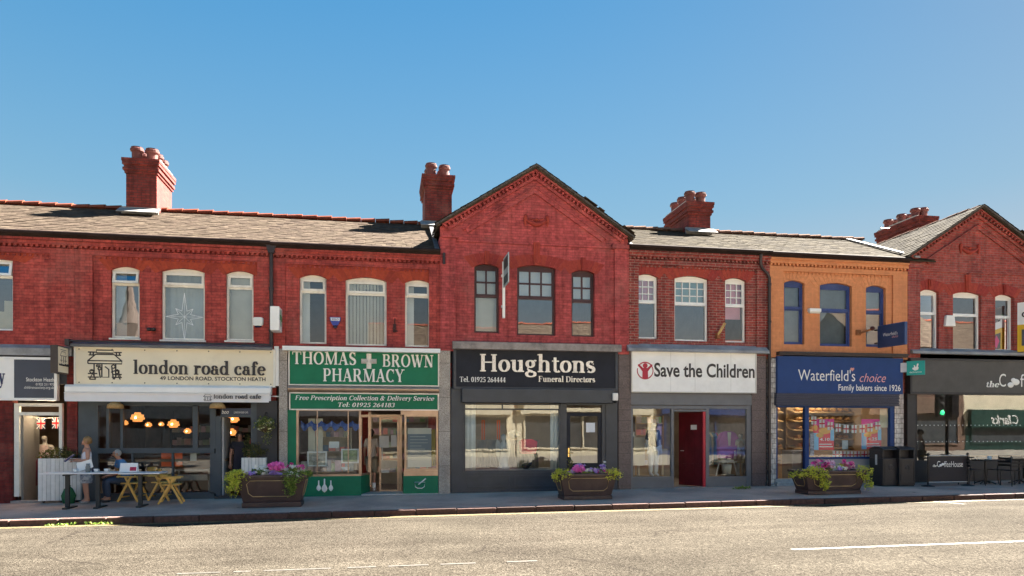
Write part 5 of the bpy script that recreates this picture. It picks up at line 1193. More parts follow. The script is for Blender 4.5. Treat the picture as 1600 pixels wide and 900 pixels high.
# alarm boxes and small wall fittings
def wallbox(name, label, cat, pts, px, py, y, dep, mat, bev=.02):
    X, Z = at(px, py, 0); m = MB(); m.prism([(X + a, Z + b) for a, b in pts], -dep, y); o = m.build(name, mat, label=label, cat=cat); soften(o, bev); return o
def hexa(w_, h, q=.8): return [(-w_ * q, -h), (w_ * q, -h), (w_, -h * .2), (w_, h * .7), (w_ * .8, h), (-w_ * .8, h), (-w_, h * .7), (-w_, -h * .2)]
ABX = paint('alarm_white', (.80, .79, .76), .4, .04)
X, Z = at(404, 503, 0); T = thing('alarm_box', 'white alarm box with a blue lens between the cafe upper window and the pharmacy cross', 'alarm box', (X, 0, Z - .15))
m = MB(); m.prism([(X + a, Z + b) for a, b in hexa(.135, .11, .85)], -.10, 0); soften(m.build('case', ABX, T), .03, 3); m = MB(); m.ball((X, -.05, Z - .11), (.10, .045, .05), 12); m.build('lens', paint('lens_dark_blue', (.01, .015, .06), .2, .1), T)
X, Z = at(524, 503, 0); T = thing('alarm_box', 'blue and white shield-shaped alarm box on the pharmacy upper wall', 'alarm box', (X, 0, Z - .18))
m = MB(); m.prism([(X + a, Z + b) for a, b in ((-.145, .12), (.145, .12), (.13, .02), (.07, -.10), (-.07, -.10), (-.13, .02))], -.08, 0); soften(m.build('case', paint('alarm_blue', (.03, .05, .30), .4, .05), T), .015)
m = MB(); m.prism([(X + a, Z + b) for a, b in ((-.12, .10), (.12, .10), (.11, .02), (-.11, .02))], -.084, -.079); m.build('white_band', LETW, T); sans('SOLO', X - .09, X + .09, Z + .035, .05, -.085, paint('alarm_blue_ink', (.02, .03, .22)), T, bold=.02)
m = MB(); m.ball((X, -.04, Z - .14), (.06, .035, .04), 10); m.build('lens', paint('lens_dark', (.02, .02, .05), .2), T)
wallbox('alarm_box', 'off-white wedge-shaped alarm box between the coffee house upstairs windows', 'alarm box', [(-.18, -.17), (.18, -.17), (.14, .17), (-.14, .17)], 1481.5, 502, 0, .11, ABX, .02)
X, Z = at(1270.5, 487, 0); T = thing('wall_lamp', 'white oblong box lamp on the orange wall between two blue windows', 'wall lamp', (X, 0, Z - .1)); m = MB(); m.box(X - .19, X + .19, -.13, 0, Z - .02, Z + .08); soften(m.build('case', ABX, T), .01); m = MB(); m.prism_x([(-.12, Z - .02), (-.02, Z - .02), (-.02, Z - .06), (-.09, Z - .06)], X - .17, X + .17); m.build('diffuser', paint('lamp_diffuser', (.7, .7, .66), .3), T)
X, Z = at(957.5, 622, -.1); T = thing('floodlight', 'white security light on the right end of the navy shutter box', 'security light', (X, -.1, Z - .15)); m = MB(); m.box(X - .075, X + .075, -.36, -.26, Z - .08, Z + .13); soften(m.build('case', ABX, T), .015); m = MB(); m.ball((X, -.32, Z - .11), (.055, .05, .05), 10); m.build('sensor', DARK, T)
X, Z = at(1124, 519, 0); T = thing('flag_bracket', 'pale wooden stump in a rusty bracket between the charity upstairs windows', 'flag bracket', (X, 0, Z - .2)); m = MB(); m.bar((X - .08, -.08, Z - .10), (X + .07, -.22, Z + .24), .09, .05); m.build('stump', WOODL, T); m = MB(); m.box(X - .13, X - .02, -.12, 0, Z - .20, Z - .04); m.build('bracket', paint('rust', (.25, .09, .03), .8, .4), T)
X, Z = at(617, 512, 0); m = MB(); m.box(X - .05, X + .03, -.05, 0, Z - .13, Z + .1); m.bar((X, -.02, Z + .1), (X + .0, -.03, Z + .25), .03); m.bar((X - .02, -.05, Z - .05), (X + .06, -.14, Z - .12), .03); m.build('rusty_bracket', paint('dark_rust', (.06, .018, .016), .8, .4), label='dark rusty bracket on the wall between the pharmacy upstairs windows', cat='bracket')
X, Z = at(237, 515, 0); m = MB(); m.ball((X - .05, -.05, Z), (.06, .07, .05), 8); m.ball((X + .06, -.05, Z), (.06, .07, .05), 8); m.box(X - .1, X + .1, -.05, 0, Z - .03, Z + .04); m.build('twin_spotlight', GUT_D, label='small dark twin spotlight on the cafe wall under the first arched window', cat='spotlight')
X, Z = at(1346, 519, 0); T = thing('broken_bracket', 'rusty broken bracket and peeling paint between the blue windows', 'bracket', (X, 0, Z - .1)); m = MB(); m.bar((X - .1, -.03, Z - .05), (X + .16, -.25, Z + .06), .06, .05); m.box(X - .2, X - .05, -.05, 0, Z - .1, Z + .06); m.build('arm', paint('rust', (.25, .09, .03)), T); m = MB(); m.ball((X + .17, -.27, Z + .08), .07, 8); m.build('lamp_head', paint('dark_rust', (.06, .018, .016)), T)
m = MB(); X, Z = at(1407, 541, 0); m.tube([(X + .05, -.1, Z + .4), (X - .02, -.03, Z + .1), (X + .0, -.03, Z - .1), (X + .16, -.04, Z - .18)], .018, 6); m.build('loose_cable', UPVC_O, label='loose pale cable hanging below the blue projecting sign', cat='cable')
# star decoration in the middle cafe window
X, Z = at(288, 495, .14); s = MB()
for k in range(8):
    t = k * math.pi / 4; L = (.62 if k in (2, 6) else .46 if k % 2 == 0 else .30); w_ = .10
    P = Vector((X + L * math.cos(t), .15, Z + L * math.sin(t))); 
    for sg in (-1, 1):
        Q = Vector((X + .16 * math.cos(t + sg * .39), .15, Z + .16 * math.sin(t + sg * .39))); s.tube([P, Q], .006, 5)
    s.tube([(X, .15, Z), P], .004, 5)
s.build('window_star', paint('star_white', (.85, .88, .9), .4, .02), label='white outline star hanging inside the middle window above the cafe sign', cat='star decoration')
# ------------------------------------------------------------------ plants
LIME = island('lime_leaves', [(0, (.58, .60, .07)), (.5, (.74, .72, .13)), (1, (.34, .44, .05))], .6, .2, 30, .35, 0)
GRN = island('green_leaves', [(0, (.11, .19, .035)), (.5, (.21, .31, .06)), (1, (.36, .42, .10))], .6, .2, 30, .3, 0)
SHRUB = island('shrub_leaves', [(0, (.07, .075, .025)), (.6, (.14, .145, .04)), (1, (.20, .17, .06))], .7, .2, 30, .25, 0)
def petals(name, stops): return island(name, stops, .6, .12, 40, .3, 0)
F_PINK = petals('pink_petals', [(0, (.80, .10, .48)), (1, (.90, .30, .66))]); F_WHT = petals('white_petals', [(0, (.78, .76, .66)), (1, (.85, .84, .80))])
F_PUR = petals('purple_petals', [(0, (.36, .20, .60)), (1, (.62, .45, .78))]); F_MAG = petals('magenta_petals', [(0, (.50, .03, .18)), (.5, (.78, .08, .36)), (1, (.88, .50, .60))]); F_PALE = petals('pale_pink_petals', [(0, (.80, .45, .60)), (1, (.80, .62, .70))])
def leaf(m, p, s, spread=1.0, long=1.5, up=None):
    a = random.uniform(0, 2 * math.pi); el = random.uniform(-.6, .9) * spread
    d = Vector((math.cos(a) * math.cos(el), math.sin(a) * math.cos(el), math.sin(el)))
    if up is not None: d = (d + up).normalized()
    n = Vector((random.uniform(-1, 1), random.uniform(-1, 1), random.uniform(.2, 1))); sd = d.cross(n).normalized(); nn = sd.cross(d)
    k_ = random.uniform(.55, 1.25); L = s * long * k_; w_ = s * k_ * random.uniform(.38, .62)
    p = Vector(p); m.add([p, p + d * L * .5 + sd * w_ + nn * w_ * .3, p + d * L, p + d * L * .5 - sd * w_ + nn * w_ * .3], [(0, 1, 2), (0, 2, 3)])
def flower(m, p, s):
    p = Vector(p); n = Vector((random.uniform(-.7, .7), random.uniform(-1.2, .1), random.uniform(.3, 1))).normalized(); a = n.cross(Vector((1, .3, 0))).normalized(); b = n.cross(a); k = random.uniform(0, 1)
    v = [p - n * s * .2]
    for i in range(10): r = s * (1.0 if i % 2 == 0 else .72); t = k + i * math.pi / 5; v.append(p + a * r * math.cos(t) + b * r * math.sin(t) + n * s * .15)
    m.add(v, [(0, 1 + i, 1 + (i + 1) % 10) for i in range(10)])
def blobpt(c, r):
    while True:
        q = Vector((random.uniform(-1, 1), random.uniform(-1, 1), random.uniform(-1, 1)))
        if .35 < q.length < 1: return Vector((c[0] + q.x * r[0], c[1] + q.y * r[1], c[2] + q.z * r[2]))
def clump(name, label, cat, base, leaves, flowers=None, group=None, lm=None, ls=.034, stems=True):
    # leaves: list of (centre, radii, count); flowers: list of (centre, radii, count, size, material)
    T = thing(name, label, cat, base, group); m = MB()
    for c, r, n in leaves:
        subs = [blobpt(c, (r[0] * .8, r[1] * .8, r[2] * .8)) for _ in range(max(4, n // 45))]
        for i in range(int(n * 1.4)):
            q = random.choice(subs) if random.random() < .7 else c
            leaf(m, blobpt(q, (r[0] * .38, r[1] * .38, r[2] * .38)) if q is not c else blobpt(c, r), ls)
    m.build('foliage', lm or GRN, T)
    if stems:
        s = MB(); B = Vector(base)
        for c, r, n in leaves:
            for _ in range(5): e = blobpt(c, (r[0] * .6, r[1] * .6, r[2] * .6)); mid = (B + e) / 2 + Vector((0, 0, .06)); s.tube([B + Vector((random.uniform(-.05, .05), 0, 0)), mid, e], [.008, .006, .003], 5)
        s.build('stems', paint('stem_green', (.08, .09, .03), .7), T)
    groups = {}
    for c, r, n, sz, mt in flowers or []:
        f = groups.setdefault(mt.name, (MB(), mt))[0]
        for i in range(int(n * 1.5)): flower(f, blobpt(c, r), sz * random.uniform(.75, 1.2))
    for k, (f, mt) in groups.items(): f.build('blossoms', mt, T)
    return T

TROUGH = paint('dark_brown_trough', (.050, .028, .028), .45, .3, dirt=(.085, .055, .048)); SOIL = paint('dark_soil', (.03, .02, .014), .95, .3, bump=.01)
GOLD = paint('gold_line', (.48, .34, .16), .4, .2)
def trough(label, pxl, pxr, pyb, rim_y, wear=0):
    X, Y, Z = foot((pxl + pxr) / 2, pyb); bw = (ax(pxr, Y) - ax(pxl, Y)); H = az((pxl + pxr) / 2, rim_y, Y - .1) - Z
    D = .62; yc = Y + D / 2; tw = bw * 1.17; td = D * 1.24
    T = thing('flower_trough', label, 'planter', (X, yc, Z), 'flower troughs along the kerb', local=True)
    def taper(m, w0, d0, w1, d1, z0, z1):
        v = [(sx * w_ / 2, sy * d / 2, z) for w_, d, z in ((w0, d0, z0), (w1, d1, z1)) for sx, sy in ((-1, -1), (1, -1), (1, 1), (-1, 1))]
        m.add(v, [(0, 1, 2, 3), (4, 5, 6, 7)] + [(i, (i + 1) % 4, 4 + (i + 1) % 4, 4 + i) for i in range(4)])
    m = MB(); m.box(-bw / 2, bw / 2, -D / 2, D / 2, 0, H * .16); soften(m.build('plinth', TROUGH, T), .012)
    m = MB(); taper(m, bw * .97, D * .96, tw, td, H * .16, H * .93); b = soften(m.build('body', TROUGH, T), .015)
    m = MB(); m.frame(-tw / 2 - .03, tw / 2 + .03, 0, 1, 0, 1, .06)
    m = MB(); t2, d2 = tw / 2 + .035, td / 2 + .035
    m.box(-t2, t2, -d2, -d2 + .09, H * .90, H); m.box(-t2, t2, d2 - .09, d2, H * .90, H); m.box(-t2, -t2 + .09, -d2 + .09, d2 - .09, H * .90, H); m.box(t2 - .09, t2, -d2 + .09, d2 - .09, H * .90, H); soften(m.build('rim', TROUGH, T), .015)
    m = MB(); m.box(-tw / 2 + .05, tw / 2 - .05, -td / 2 + .05, td / 2 - .05, H * .9, H * .955); m.build('soil', SOIL, T)
    def face(zf, sx): # point on the sloping front
        f = (zf - .16) / .77; d = (D * .96 + (td - D * .96) * f) / 2; w_ = (bw * .97 + (tw - bw * .97) * f) / 2
        return Vector((sx * w_, -d - .006, zf * H))
    P = [face(.34, -.62), face(.34, .62), face(.44, .74), face(.72, .74), face(.82, .62), face(.82, -.62), face(.72, -.74), face(.44, -.74)]
    m = MB(); m.tube(P, .009, 6, closed=True)
    def side(zf, sy, sg):
        f = (zf - .16) / .77; d = (D * .96 + (td - D * .96) * f) / 2; w_ = (bw * .97 + (tw - bw * .97) * f) / 2
        return Vector((sg * (w_ + .006), sy * d, zf * H))
    for sg in (-1, 1): m.tube([side(z, s, sg) for z, s in ((.34, -.5), (.34, .5), (.46, .68), (.72, .68), (.82, .5), (.82, -.5), (.72, -.68), (.46, -.68))], .009, 6, closed=True)
    m.build('gold_trim', GOLD, T)
    return (X, yc, Z), tw, td, H
GRPL = 'bedding plants in the kerbside troughs'
(X, Y, Z), tw, td, H = trough('brown flower trough between the cafe door and the pharmacy, with one large pink flower head', 378, 471, 793, 742)
def L(x, y, z): return (X + x, Y + y, Z + z)
f = -td / 2
clump('trailing_plant', 'lime trailing plant spilling over the left end of the trough by the cafe door', 'plant', L(-tw * .42, f + .15, H * .95), [(L(-tw * .46, f + .02, H * .98), (.30, .24, .15), 420), (L(-tw * .54, f - .05, H * .68), (.20, .18, .28), 380)], lm=LIME, group=GRPL)
clump('trailing_plant', 'green trailing plant hanging over the front right of the trough before the pharmacy', 'plant', L(tw * .30, f + .15, H * .95), [(L(tw * .30, f - .02, H * .88), (.27, .18, .16), 380), (L(tw * .28, f - .10, H * .60), (.16, .10, .22), 260), (L(tw * .47, f + .1, H * 1.0), (.18, .22, .1), 200)], [(L(tw * .30, f - .05, H * 1.0), (.2, .1, .08), 6, .035, F_WHT)], group=GRPL)
clump('geranium', 'round bright pink flower head over blue pansies in the pharmacy trough', 'flower', L(tw * .06, f + .25, H * .95), [(L(tw * .06, f + .2, H * 1.02), (.16, .16, .10), 140)], [(L(tw * .06, f + .12, H * 1.25), (.19, .14, .10), 110, .042, F_PINK), (L(tw * .06, f + .06, H * 1.04), (.15, .1, .06), 22, .04, F_PUR)], group=GRPL)
clump('pansies', 'white and lilac pansies left of the big pink flower head', 'flower', L(-tw * .2, f + .2, H * .95), [(L(-tw * .18, f + .22, H * 1.06), (.28, .18, .12), 240)], [(L(-tw * .13, f + .12, H * 1.14), (.26, .14, .14), 26, .045, F_WHT), (L(-tw * .30, f + .06, H * 1.03), (.12, .1, .06), 14, .045, F_PUR)], group=GRPL)
clump('pansies', 'white pansies with dark red ones right of the big pink flower head', 'flower', L(tw * .30, f + .3, H * .95), [(L(tw * .30, f + .26, H * 1.08), (.3, .2, .12), 220)], [(L(tw * .27, f + .16, H * 1.14), (.26, .14, .10), 20, .04, F_WHT), (L(tw * .33, f + .3, H * 1.22), (.24, .16, .08), 18, .042, F_MAG)], group=GRPL)
(X, Y, Z), tw, td, H = trough('brown flower trough with a gold octagon line, in front of the funeral directors door', 881, 957, 781, 740)
f = -td / 2
clump('trailing_plant', 'lime plant over the left end of the trough by the funeral directors', 'plant', L(-tw * .42, f + .15, H * .95), [(L(-tw * .42, f + .02, H * 1.0), (.24, .2, .14), 330), (L(-tw * .54, f + .1, H * .88), (.14, .2, .16), 150)], lm=LIME, group=GRPL)
clump('trailing_plant', 'lime plant over the right end of the trough by the funeral directors', 'plant', L(tw * .43, f + .15, H * .95), [(L(tw * .43, f + .02, H * .97), (.26, .2, .16), 360)], lm=LIME, group=GRPL)
clump('geranium', 'pink and purple flower head at the left of the funeral directors trough', 'flower', L(-tw * .12, f + .25, H * .95), [(L(-tw * .1, f + .2, H * 1.02), (.3, .18, .10), 200)], [(L(-tw * .15, f + .14, H * 1.17), (.17, .13, .09), 60, .042, F_PINK), (L(-tw * .12, f + .22, H * 1.28), (.15, .1, .05), 22, .04, F_PUR), (L(-tw * .3, f + .1, H * 1.05), (.1, .08, .05), 9, .045, F_PUR), (L(0, f + .12, H * 1.08), (.1, .1, .06), 10, .045, F_WHT)], group=GRPL)
clump('pansies', 'lilac and white pansies at the middle and right of the funeral directors trough', 'flower', L(tw * .2, f + .25, H * .95), [(L(tw * .15, f + .22, H * 1.04), (.36, .18, .10), 260)], [(L(tw * .08, f + .1, H * 1.08), (.2, .1, .07), 16, .045, F_PUR), (L(tw * .22, f + .12, H * 1.10), (.16, .1, .1), 14, .045, F_PALE), (L(tw * .27, f + .18, H * 1.15), (.1, .1, .12), 14, .045, F_PUR), (L(tw * .3, f + .18, H * 1.3), (.05, .08, .16), 5, .04, F_WHT), (L(tw * .24, f + .1, H * 1.05), (.2, .1, .04), 8, .04, F_MAG)], group=GRPL)
clump('tall_sprig', 'thin grassy sprig at the back of the funeral directors trough', 'plant', L(-tw * .28, f + .4, H * .95), [(L(-tw * .28, f + .4, H * 1.3), (.1, .1, .22), 70)], lm=SHRUB, group=GRPL)
(X, Y, Z), tw, td, H = trough('brown flower trough in front of the bakery window, its rim nearly hidden by lime foliage', 1263, 1346, 772.5, 735)
f = -td / 2
clump('trailing_plant', 'wide lime trailing plant hanging low over the front left of the bakery trough', 'plant', L(-tw * .35, f + .15, H * .95), [(L(-tw * .36, f - .02, H * .92), (.36, .24, .18), 520), (L(-tw * .22, f - .12, H * .60), (.18, .10, .26), 300), (L(-tw * .55, f + .2, H * .82), (.2, .3, .12), 200)], lm=LIME, group=GRPL)
clump('trailing_plant', 'lime trailing plant drooping over the right end of the bakery trough', 'plant', L(tw * .42, f + .15, H * .95), [(L(tw * .43, f - .0, H * .88), (.26, .22, .22), 420), (L(tw * .50, f - .02, H * .48), (.13, .14, .22), 160)], lm=LIME, group=GRPL)
clump('petunias', 'dense magenta petunias on the left of the bakery trough', 'flower', L(-tw * .15, f + .3, H * .95), [(L(-tw * .12, f + .3, H * 1.10), (.36, .22, .16), 260)], [(L(-tw * .14, f + .2, H * 1.22), (.34, .18, .16), 46, .05, F_MAG), (L(-tw * .05, f + .16, H * 1.25), (.14, .14, .10), 18, .05, F_PALE), (L(-tw * .3, f + .16, H * 1.08), (.14, .1, .07), 10, .05, F_PALE)], group=GRPL)
clump('petunias', 'pink petunias with pale and lilac pansies on the right of the bakery trough', 'flower', L(tw * .2, f + .3, H * .95), [(L(tw * .16, f + .28, H * 1.10), (.34, .2, .15), 240)], [(L(tw * .24, f + .2, H * 1.18), (.22, .16, .14), 34, .05, F_MAG), (L(tw * .08, f + .08, H * 1.05), (.22, .1, .08), 16, .05, F_WHT), (L(tw * .08, f + .04, H * 1.04), (.06, .05, .03), 4, .055, F_PUR)], lm=LIME, group=GRPL)

# white slatted planters with shrubs
SLATW = island('white_painted_slats', [(0, (.74, .72, .68)), (1, (.86, .84, .80))], .6, .08, 8)
def slatbox(label, px, py, wd, dp, h, rz=0):
    X, Y, Z = foot(px, py); T = thing('slatted_planter', label, 'planter', (X, Y + dp / 2, Z), local=True); m = MB(); n = int(wd / .085)
    for i in range(n): a = -wd / 2 + wd * i / n; m.box(a + .004, a + wd / n - .004, -dp / 2, -dp / 2 + .02, .06, h); m.box(a + .004, a + wd / n - .004, dp / 2 - .02, dp / 2, .06, h)
    k = int(dp / .085)
    for i in range(k): a = -dp / 2 + dp * i / k; m.box(-wd / 2, -wd / 2 + .02, a + .024, a + dp / k + .016, .06, h); m.box(wd / 2 - .02, wd / 2, a + .024, a + dp / k + .016, .06, h)
    m.build('slats', SLATW, T); m = MB(); m.box(-wd / 2 + .025, wd / 2 - .025, -dp / 2 + .025, dp / 2 - .025, .08, h - .06); m.build('liner', DARK, T)
    m = MB()
    for a in (-1, 1):
        for b in (-1, 1): m.ball((a * (wd / 2 - .1), b * (dp / 2 - .1), .035), .035, 8)
    m.build('castors', GUT_D, T); T.rotation_euler = (0, 0, rz); return X, Y + dp / 2, Z
X, Y, Z = slatbox('large white slatted planter by the charity shop door, left of the standing woman', 90, 786, .92, .55, 1.10, R(8))
clump('shrub', 'dull green shrub in the large white slatted planter on the left', 'shrub', (X, Y, Z + 1.0), [((X - .06, Y, Z + 1.18), (.50, .32, .20), 900), ((X + .3, Y, Z + 1.1), (.3, .3, .16), 400)], lm=SHRUB, ls=.035)
X, Y, Z = slatbox('small white slatted planter standing right of the cafe doorway', 396, 776, .60, .45, 1.02, R(-4)) if 0 else slatbox('small white slatted planter standing right of the cafe doorway', 396, 779, .60, .42, 1.05, 0)
clump('shrub', 'brownish green shrub in the small white planter by the cafe door', 'shrub', (X, Y, Z + 1.0), [((X, Y, Z + 1.22), (.33, .24, .22), 700), ((X - .2, Y, Z + 1.45), (.08, .1, .2), 90)], lm=SHRUB, ls=.03)
# hanging basket
X, Zb = at(414, 668, -.35); T = thing('hanging_basket', 'hanging basket of yellow-green foliage on a bracket right of the cafe door', 'hanging basket', (X, -.35, Zb - .15))
m = MB(); m.lathe([(0, -.12), (.10, -.10), (.16, -.03), (.18, .04), (.16, .04)], (X, -.35, Zb), 14); m.build('basket', paint('basket_fibre', (.09, .06, .03), .9, .3), T)
m = MB(); m.tube([(X, -.02, Zb + .38), (X, -.35, Zb + .38)], .012, 6); m.tube([(X, -.02, Zb + .1), (X, -.25, Zb + .36)], .009, 6)
for a in range(3): m.tube([(X, -.35, Zb + .38), (X + .16 * math.cos(a * 2.1), -.35 + .16 * math.sin(a * 2.1), Zb + .04)], .005, 5)
m.build('bracket', GUT_D, T); m = MB()
for i in range(420): leaf(m, blobpt((X, -.36, Zb + .08), (.27, .25, .20)), .042)
for i in range(110): leaf(m, blobpt((X + .06, -.40, Zb - .2), (.14, .12, .26)), .035)
m.build('foliage', island('basket_leaves', [(0, (.06, .11, .02)), (.6, (.20, .24, .05)), (.85, (.42, .42, .16)), (1, (.55, .5, .12))], .6, .2, 30, .3, 0), T)
m = MB()
for i in range(26): flower(m, blobpt((X, -.45, Zb + .06), (.24, .2, .18)), .03)
m.build('blossoms', petals('cream_petals', [(0, (.75, .68, .30)), (1, (.80, .76, .55))]), T)
# weeds along kerb and wall foot
def weed(label, px, py, n, s=.05):
    X, Y, Z = foot(px, py); m = MB()
    for i in range(n): leaf(m, (X + random.uniform(-.25, .25), Y + random.uniform(-.03, .03), Z + random.uniform(0, .04)), s, up=Vector((0, 0, .5)))
    m.build('weed', GRN, label=label, cat='weed')
X, Y = ax(85, KY - .05), KY - .05
for xx, lab, n in ((95, 'small green weed in the gutter below the white slatted planter', 60), (155, 'small green weed in the gutter in front of the cafe table', 50)):
    X = ax(xx, KY - .05); m = MB()
    for i in range(n): q = (X + random.uniform(-.28, .28), KY - .05 + random.uniform(-.03, .03)); leaf(m, (q[0], q[1], road(*q) + random.uniform(0, .02)), .045, up=Vector((0, 0, .4)))
    m.build('weed', GRN, label=lab, cat='weed')
weed('patch of weeds at the foot of the dark granite pier beside the charity shop', 1160, 764.5, 90, .05)

# ------------------------------------------------------------------ cafe tables, chairs and what stands on them
TBTOP = paint('pale_table_top', (.78, .77, .77), .35, .05); TBLEG = paint('black_table_leg', (.020, .026, .030), .5, .2)
def cafe_table(label, l, r, legs):
    Xa, Xb = ax(l, -1.65), ax(r, -1.65); Xc = (Xa + Xb) / 2; yc = -1.45; Z = pav(Xc, yc); zt = az((l + r) / 2, 739, -1.75)
    T = thing('cafe_table', label, 'table', (Xc, yc, Z), 'tables outside the cafe')
    m = MB(); m.box(Xa, Xb, yc - .34, yc + .34, zt - .028, zt); soften(m.build('table_top', TBTOP, T), .008)
    for q in legs:
        x = ax(q, -1.6); m = MB(); m.box(x - .04, x + .04, yc - .17, yc - .09, Z + .02, zt - .03); m.box(x - .05, x + .05, yc - .30, yc + .30, Z, Z + .035); m.box(x - .05, x + .05, yc - .28, yc + .28, zt - .07, zt - .036); m.build('leg', TBLEG, T)
    return Xc, yc, zt
ta = cafe_table('pale topped cafe table with two black legs, in front of the standing woman', 64, 186, (105, 153))
tb = cafe_table('pale topped cafe table on one black leg, in front of the empty wooden chairs', 187.5, 252, (219,))
zt = ta[2]
CUPM = paint('white_china', (.80, .79, .77), .25, .03)
def cup(label, px, Yy):
    x = ax(px, Yy); T = thing('coffee_cup', label, 'cup', (x, Yy, zt), 'crockery on the cafe tables', local=True); m = MB(); m.lathe([(0, .005), (.03, .006), (.045, .04), (.05, .075), (.046, .075), (.038, .03), (0, .02)], (0, 0, .01), 14); m.build('bowl', CUPM, T)
    m = MB(); m.lathe([(0, .0), (.05, .002), (.085, .014), (.08, .016), (.04, .008), (0, .008)], (0, 0, 0), 16); m.build('saucer', CUPM, T); m = MB(); m.tube([(.045, 0, .075), (.075, 0, .07), (.078, 0, .045), (.042, 0, .035)], .007, 6); m.build('handle', CUPM, T)
cup('leftmost white cup on the cafe table, before the woman', 117, -1.5); cup('white cup between the glass jar and the seated man', 150, -1.62); cup('white cup right in front of the seated man', 166, -1.62)
m = MB(); x = ax(136, -1.5); m.lathe([(0, .0), (.05, 0), (.05, .13), (.035, .16), (.038, .20), (.03, .20), (.03, .16), (0, .15)], (x, -1.45, zt), 14); m.build('glass_jar', paint('grey_glass_jar', (.22, .22, .20), .15, .1), label='grey jar on the cafe table in front of the woman', cat='jar')
m = MB(); x = ax(143, -1.5); m.lathe([(0, 0), (.03, 0), (.03, .1), (.02, .12), (0, .125)], (x, -1.4, zt), 10); m.build('pepper_pot', paint('dark_pepper_pot', (.03, .03, .06), .3, .1), label='small dark pot beside the grey jar on the cafe table', cat='pot')
x = ax(133, -1.4); m = MB(); m.obox((x, -1.42, zt + .16), (.34, .012, .20), Matrix.Rotation(R(-18), 3, 'Y') @ Matrix.Rotation(R(-12), 3, 'X')); m.build('open_menu', paint('menu_white', (.80, .79, .77), .6, .04), label='white open menu card leaning on the cafe table in front of the woman', cat='menu')
x = ax(202, -1.5); T = thing('menu_holder', 'white menu holder with a red picture on the cafe table right of the seated man', 'menu holder', (x, -1.5, zt)); m = MB(); m.prism_x([(-1.58, zt), (-1.42, zt), (-1.49, zt + .21), (-1.51, zt + .21)], x - .19, x + .19); m.build('card', paint('menu_white', (.80, .79, .77)), T)
m = MB(); m.add([(x + a, y - .004, zt + z) for a, y, z in ((.03, -1.571, .03), (.17, -1.571, .03), (.17, -1.524, .15), (.03, -1.524, .15))], [(0, 1, 2, 3)]); m.build('red_picture', paint('menu_red', (.50, .02, .06), .5, .3, scale=20), T)

CHW = paint('golden_chair_wood', (.72, .42, .10), .45, .22, scale=5)
def make_chair(label):
    T = thing('wooden_chair', label, 'chair', (0, 0, 0), 'wooden chairs outside the cafe', local=True)
    m = MB(); m.box(-.22, .22, -.22, .20, .445, .475)
    soften(m.build('seat', CHW, T), .008)
    for s in (-1, 1):
        m = MB(); m.bar((s * .235, -.08, .62), (s * .235, .26, 0), .035, .05); m.build('leg', CHW, T)
        m = MB(); m.bar((s * .235, .06, .62), (s * .235, -.27, 0), .035, .05); m.build('leg', CHW, T)
        m = MB(); m.bar((s * .24, -.24, .63), (s * .24, .28, .63), .045, .03); m.build('arm', CHW, T)
    m = MB()
    n = 7
    for i in range(n): a0 = -.25 + .5 * i / n; a1 = -.25 + .5 * (i + 1) / n; c = lambda a: .235 + .05 * (1 - (a / .25) ** 2); m.add([(a0, c(a0), .60), (a1, c(a1), .60), (a1, c(a1) + .03, .84), (a0, c(a0) + .03, .84), (a0, c(a0) + .02, .60), (a1, c(a1) + .02, .60), (a1, c(a1) + .05, .84), (a0, c(a0) + .05, .84)], [(0, 1, 2, 3), (4, 5, 6, 7), (3, 2, 6, 7), (0, 1, 5, 4)])
    m.build('backrest', CHW, T); m = MB(); m.bar((-.235, .19, .12), (.235, .19, .12), .025); m.bar((-.235, -.19, .14), (.235, -.19, .14), .025); m.build('stretcher', CHW, T)
    return T
ch = make_chair('wooden A-frame chair nearest the kerb at the right end of the cafe table')
X, Y, Z = foot(262, 788); place(ch, (X, Y + .3, Z), R(98))
def chair_at(px, py, rz, label, dy=.3):
    X, Y, Z = foot(px, py); c = copy_tree(ch); place(c, (X, Y + dy, Z), rz, label)
    return c
chair_at(249, 783, R(80), 'second wooden A-frame chair close behind the one nearest the kerb', .3)
chair_at(202, 785, R(75), 'wooden chair the seated man in the blue shirt sits on', .3)

# black coffee-house furniture behind a banner barrier
BLKM = paint('black_metal', (.018, .017, .019), .4, .2, metal=.3)
Xa, Ya, Za = foot(1450, 760); Xb = ax(1512, Ya)
T = thing('barrier', 'black cafe barrier banner with white lettering between two posts, left of the black chairs', 'barrier', ((Xa + Xb) / 2, Ya, Za))
zt_ = az(1480, 713, Ya); zb_ = az(1480, 752, Ya)
m = MB(); m.box(Xa + .04, Xb - .04, Ya - .008, Ya + .008, zb_, zt_); m.build('banner', paint('black_banner', (.014, .012, .018), .55, .1), T)
for x in (Xa, Xb): m = MB(); m.tube([(x, Ya, Za), (x, Ya, zt_ + .06)], .024, 10); m.lathe([(.18, 0), (.18, .02), (.03, .05), (0, .05)], (x, Ya, Za), 18); m.ball((x, Ya, zt_ + .07), .035, 10); m.build('post', BLKM, T)
m = MB(); m.tube([(Xa, Ya, zt_ + .02), (Xb, Ya, zt_ + .02)], .014, 8); m.tube([(Xa, Ya, zb_ - .02), (Xb, Ya, zb_ - .02)], .014, 8); m.build('rail', ALU, T)
a, b, z_ = tx(1457, 1463, 729.5, Ya); serif('the', a, b, z_, .10, Ya - .008, LETW, T, slant=.25, dep=.002)
a, b, z_ = tx(1463.5, 1468.5, 729.5, Ya); sans('C', a, b, z_, .17, Ya - .008, LETW, T); m = MB(); cx, cz = at(1471, 727, Ya); m.ball((cx - .03, Ya - .008, cz - .0), (.05, .008, .038), 10); m.ball((cx + .04, Ya - .008, cz + .03), (.05, .009, .038), 10); m.build('bean_emblem', LETW, T)
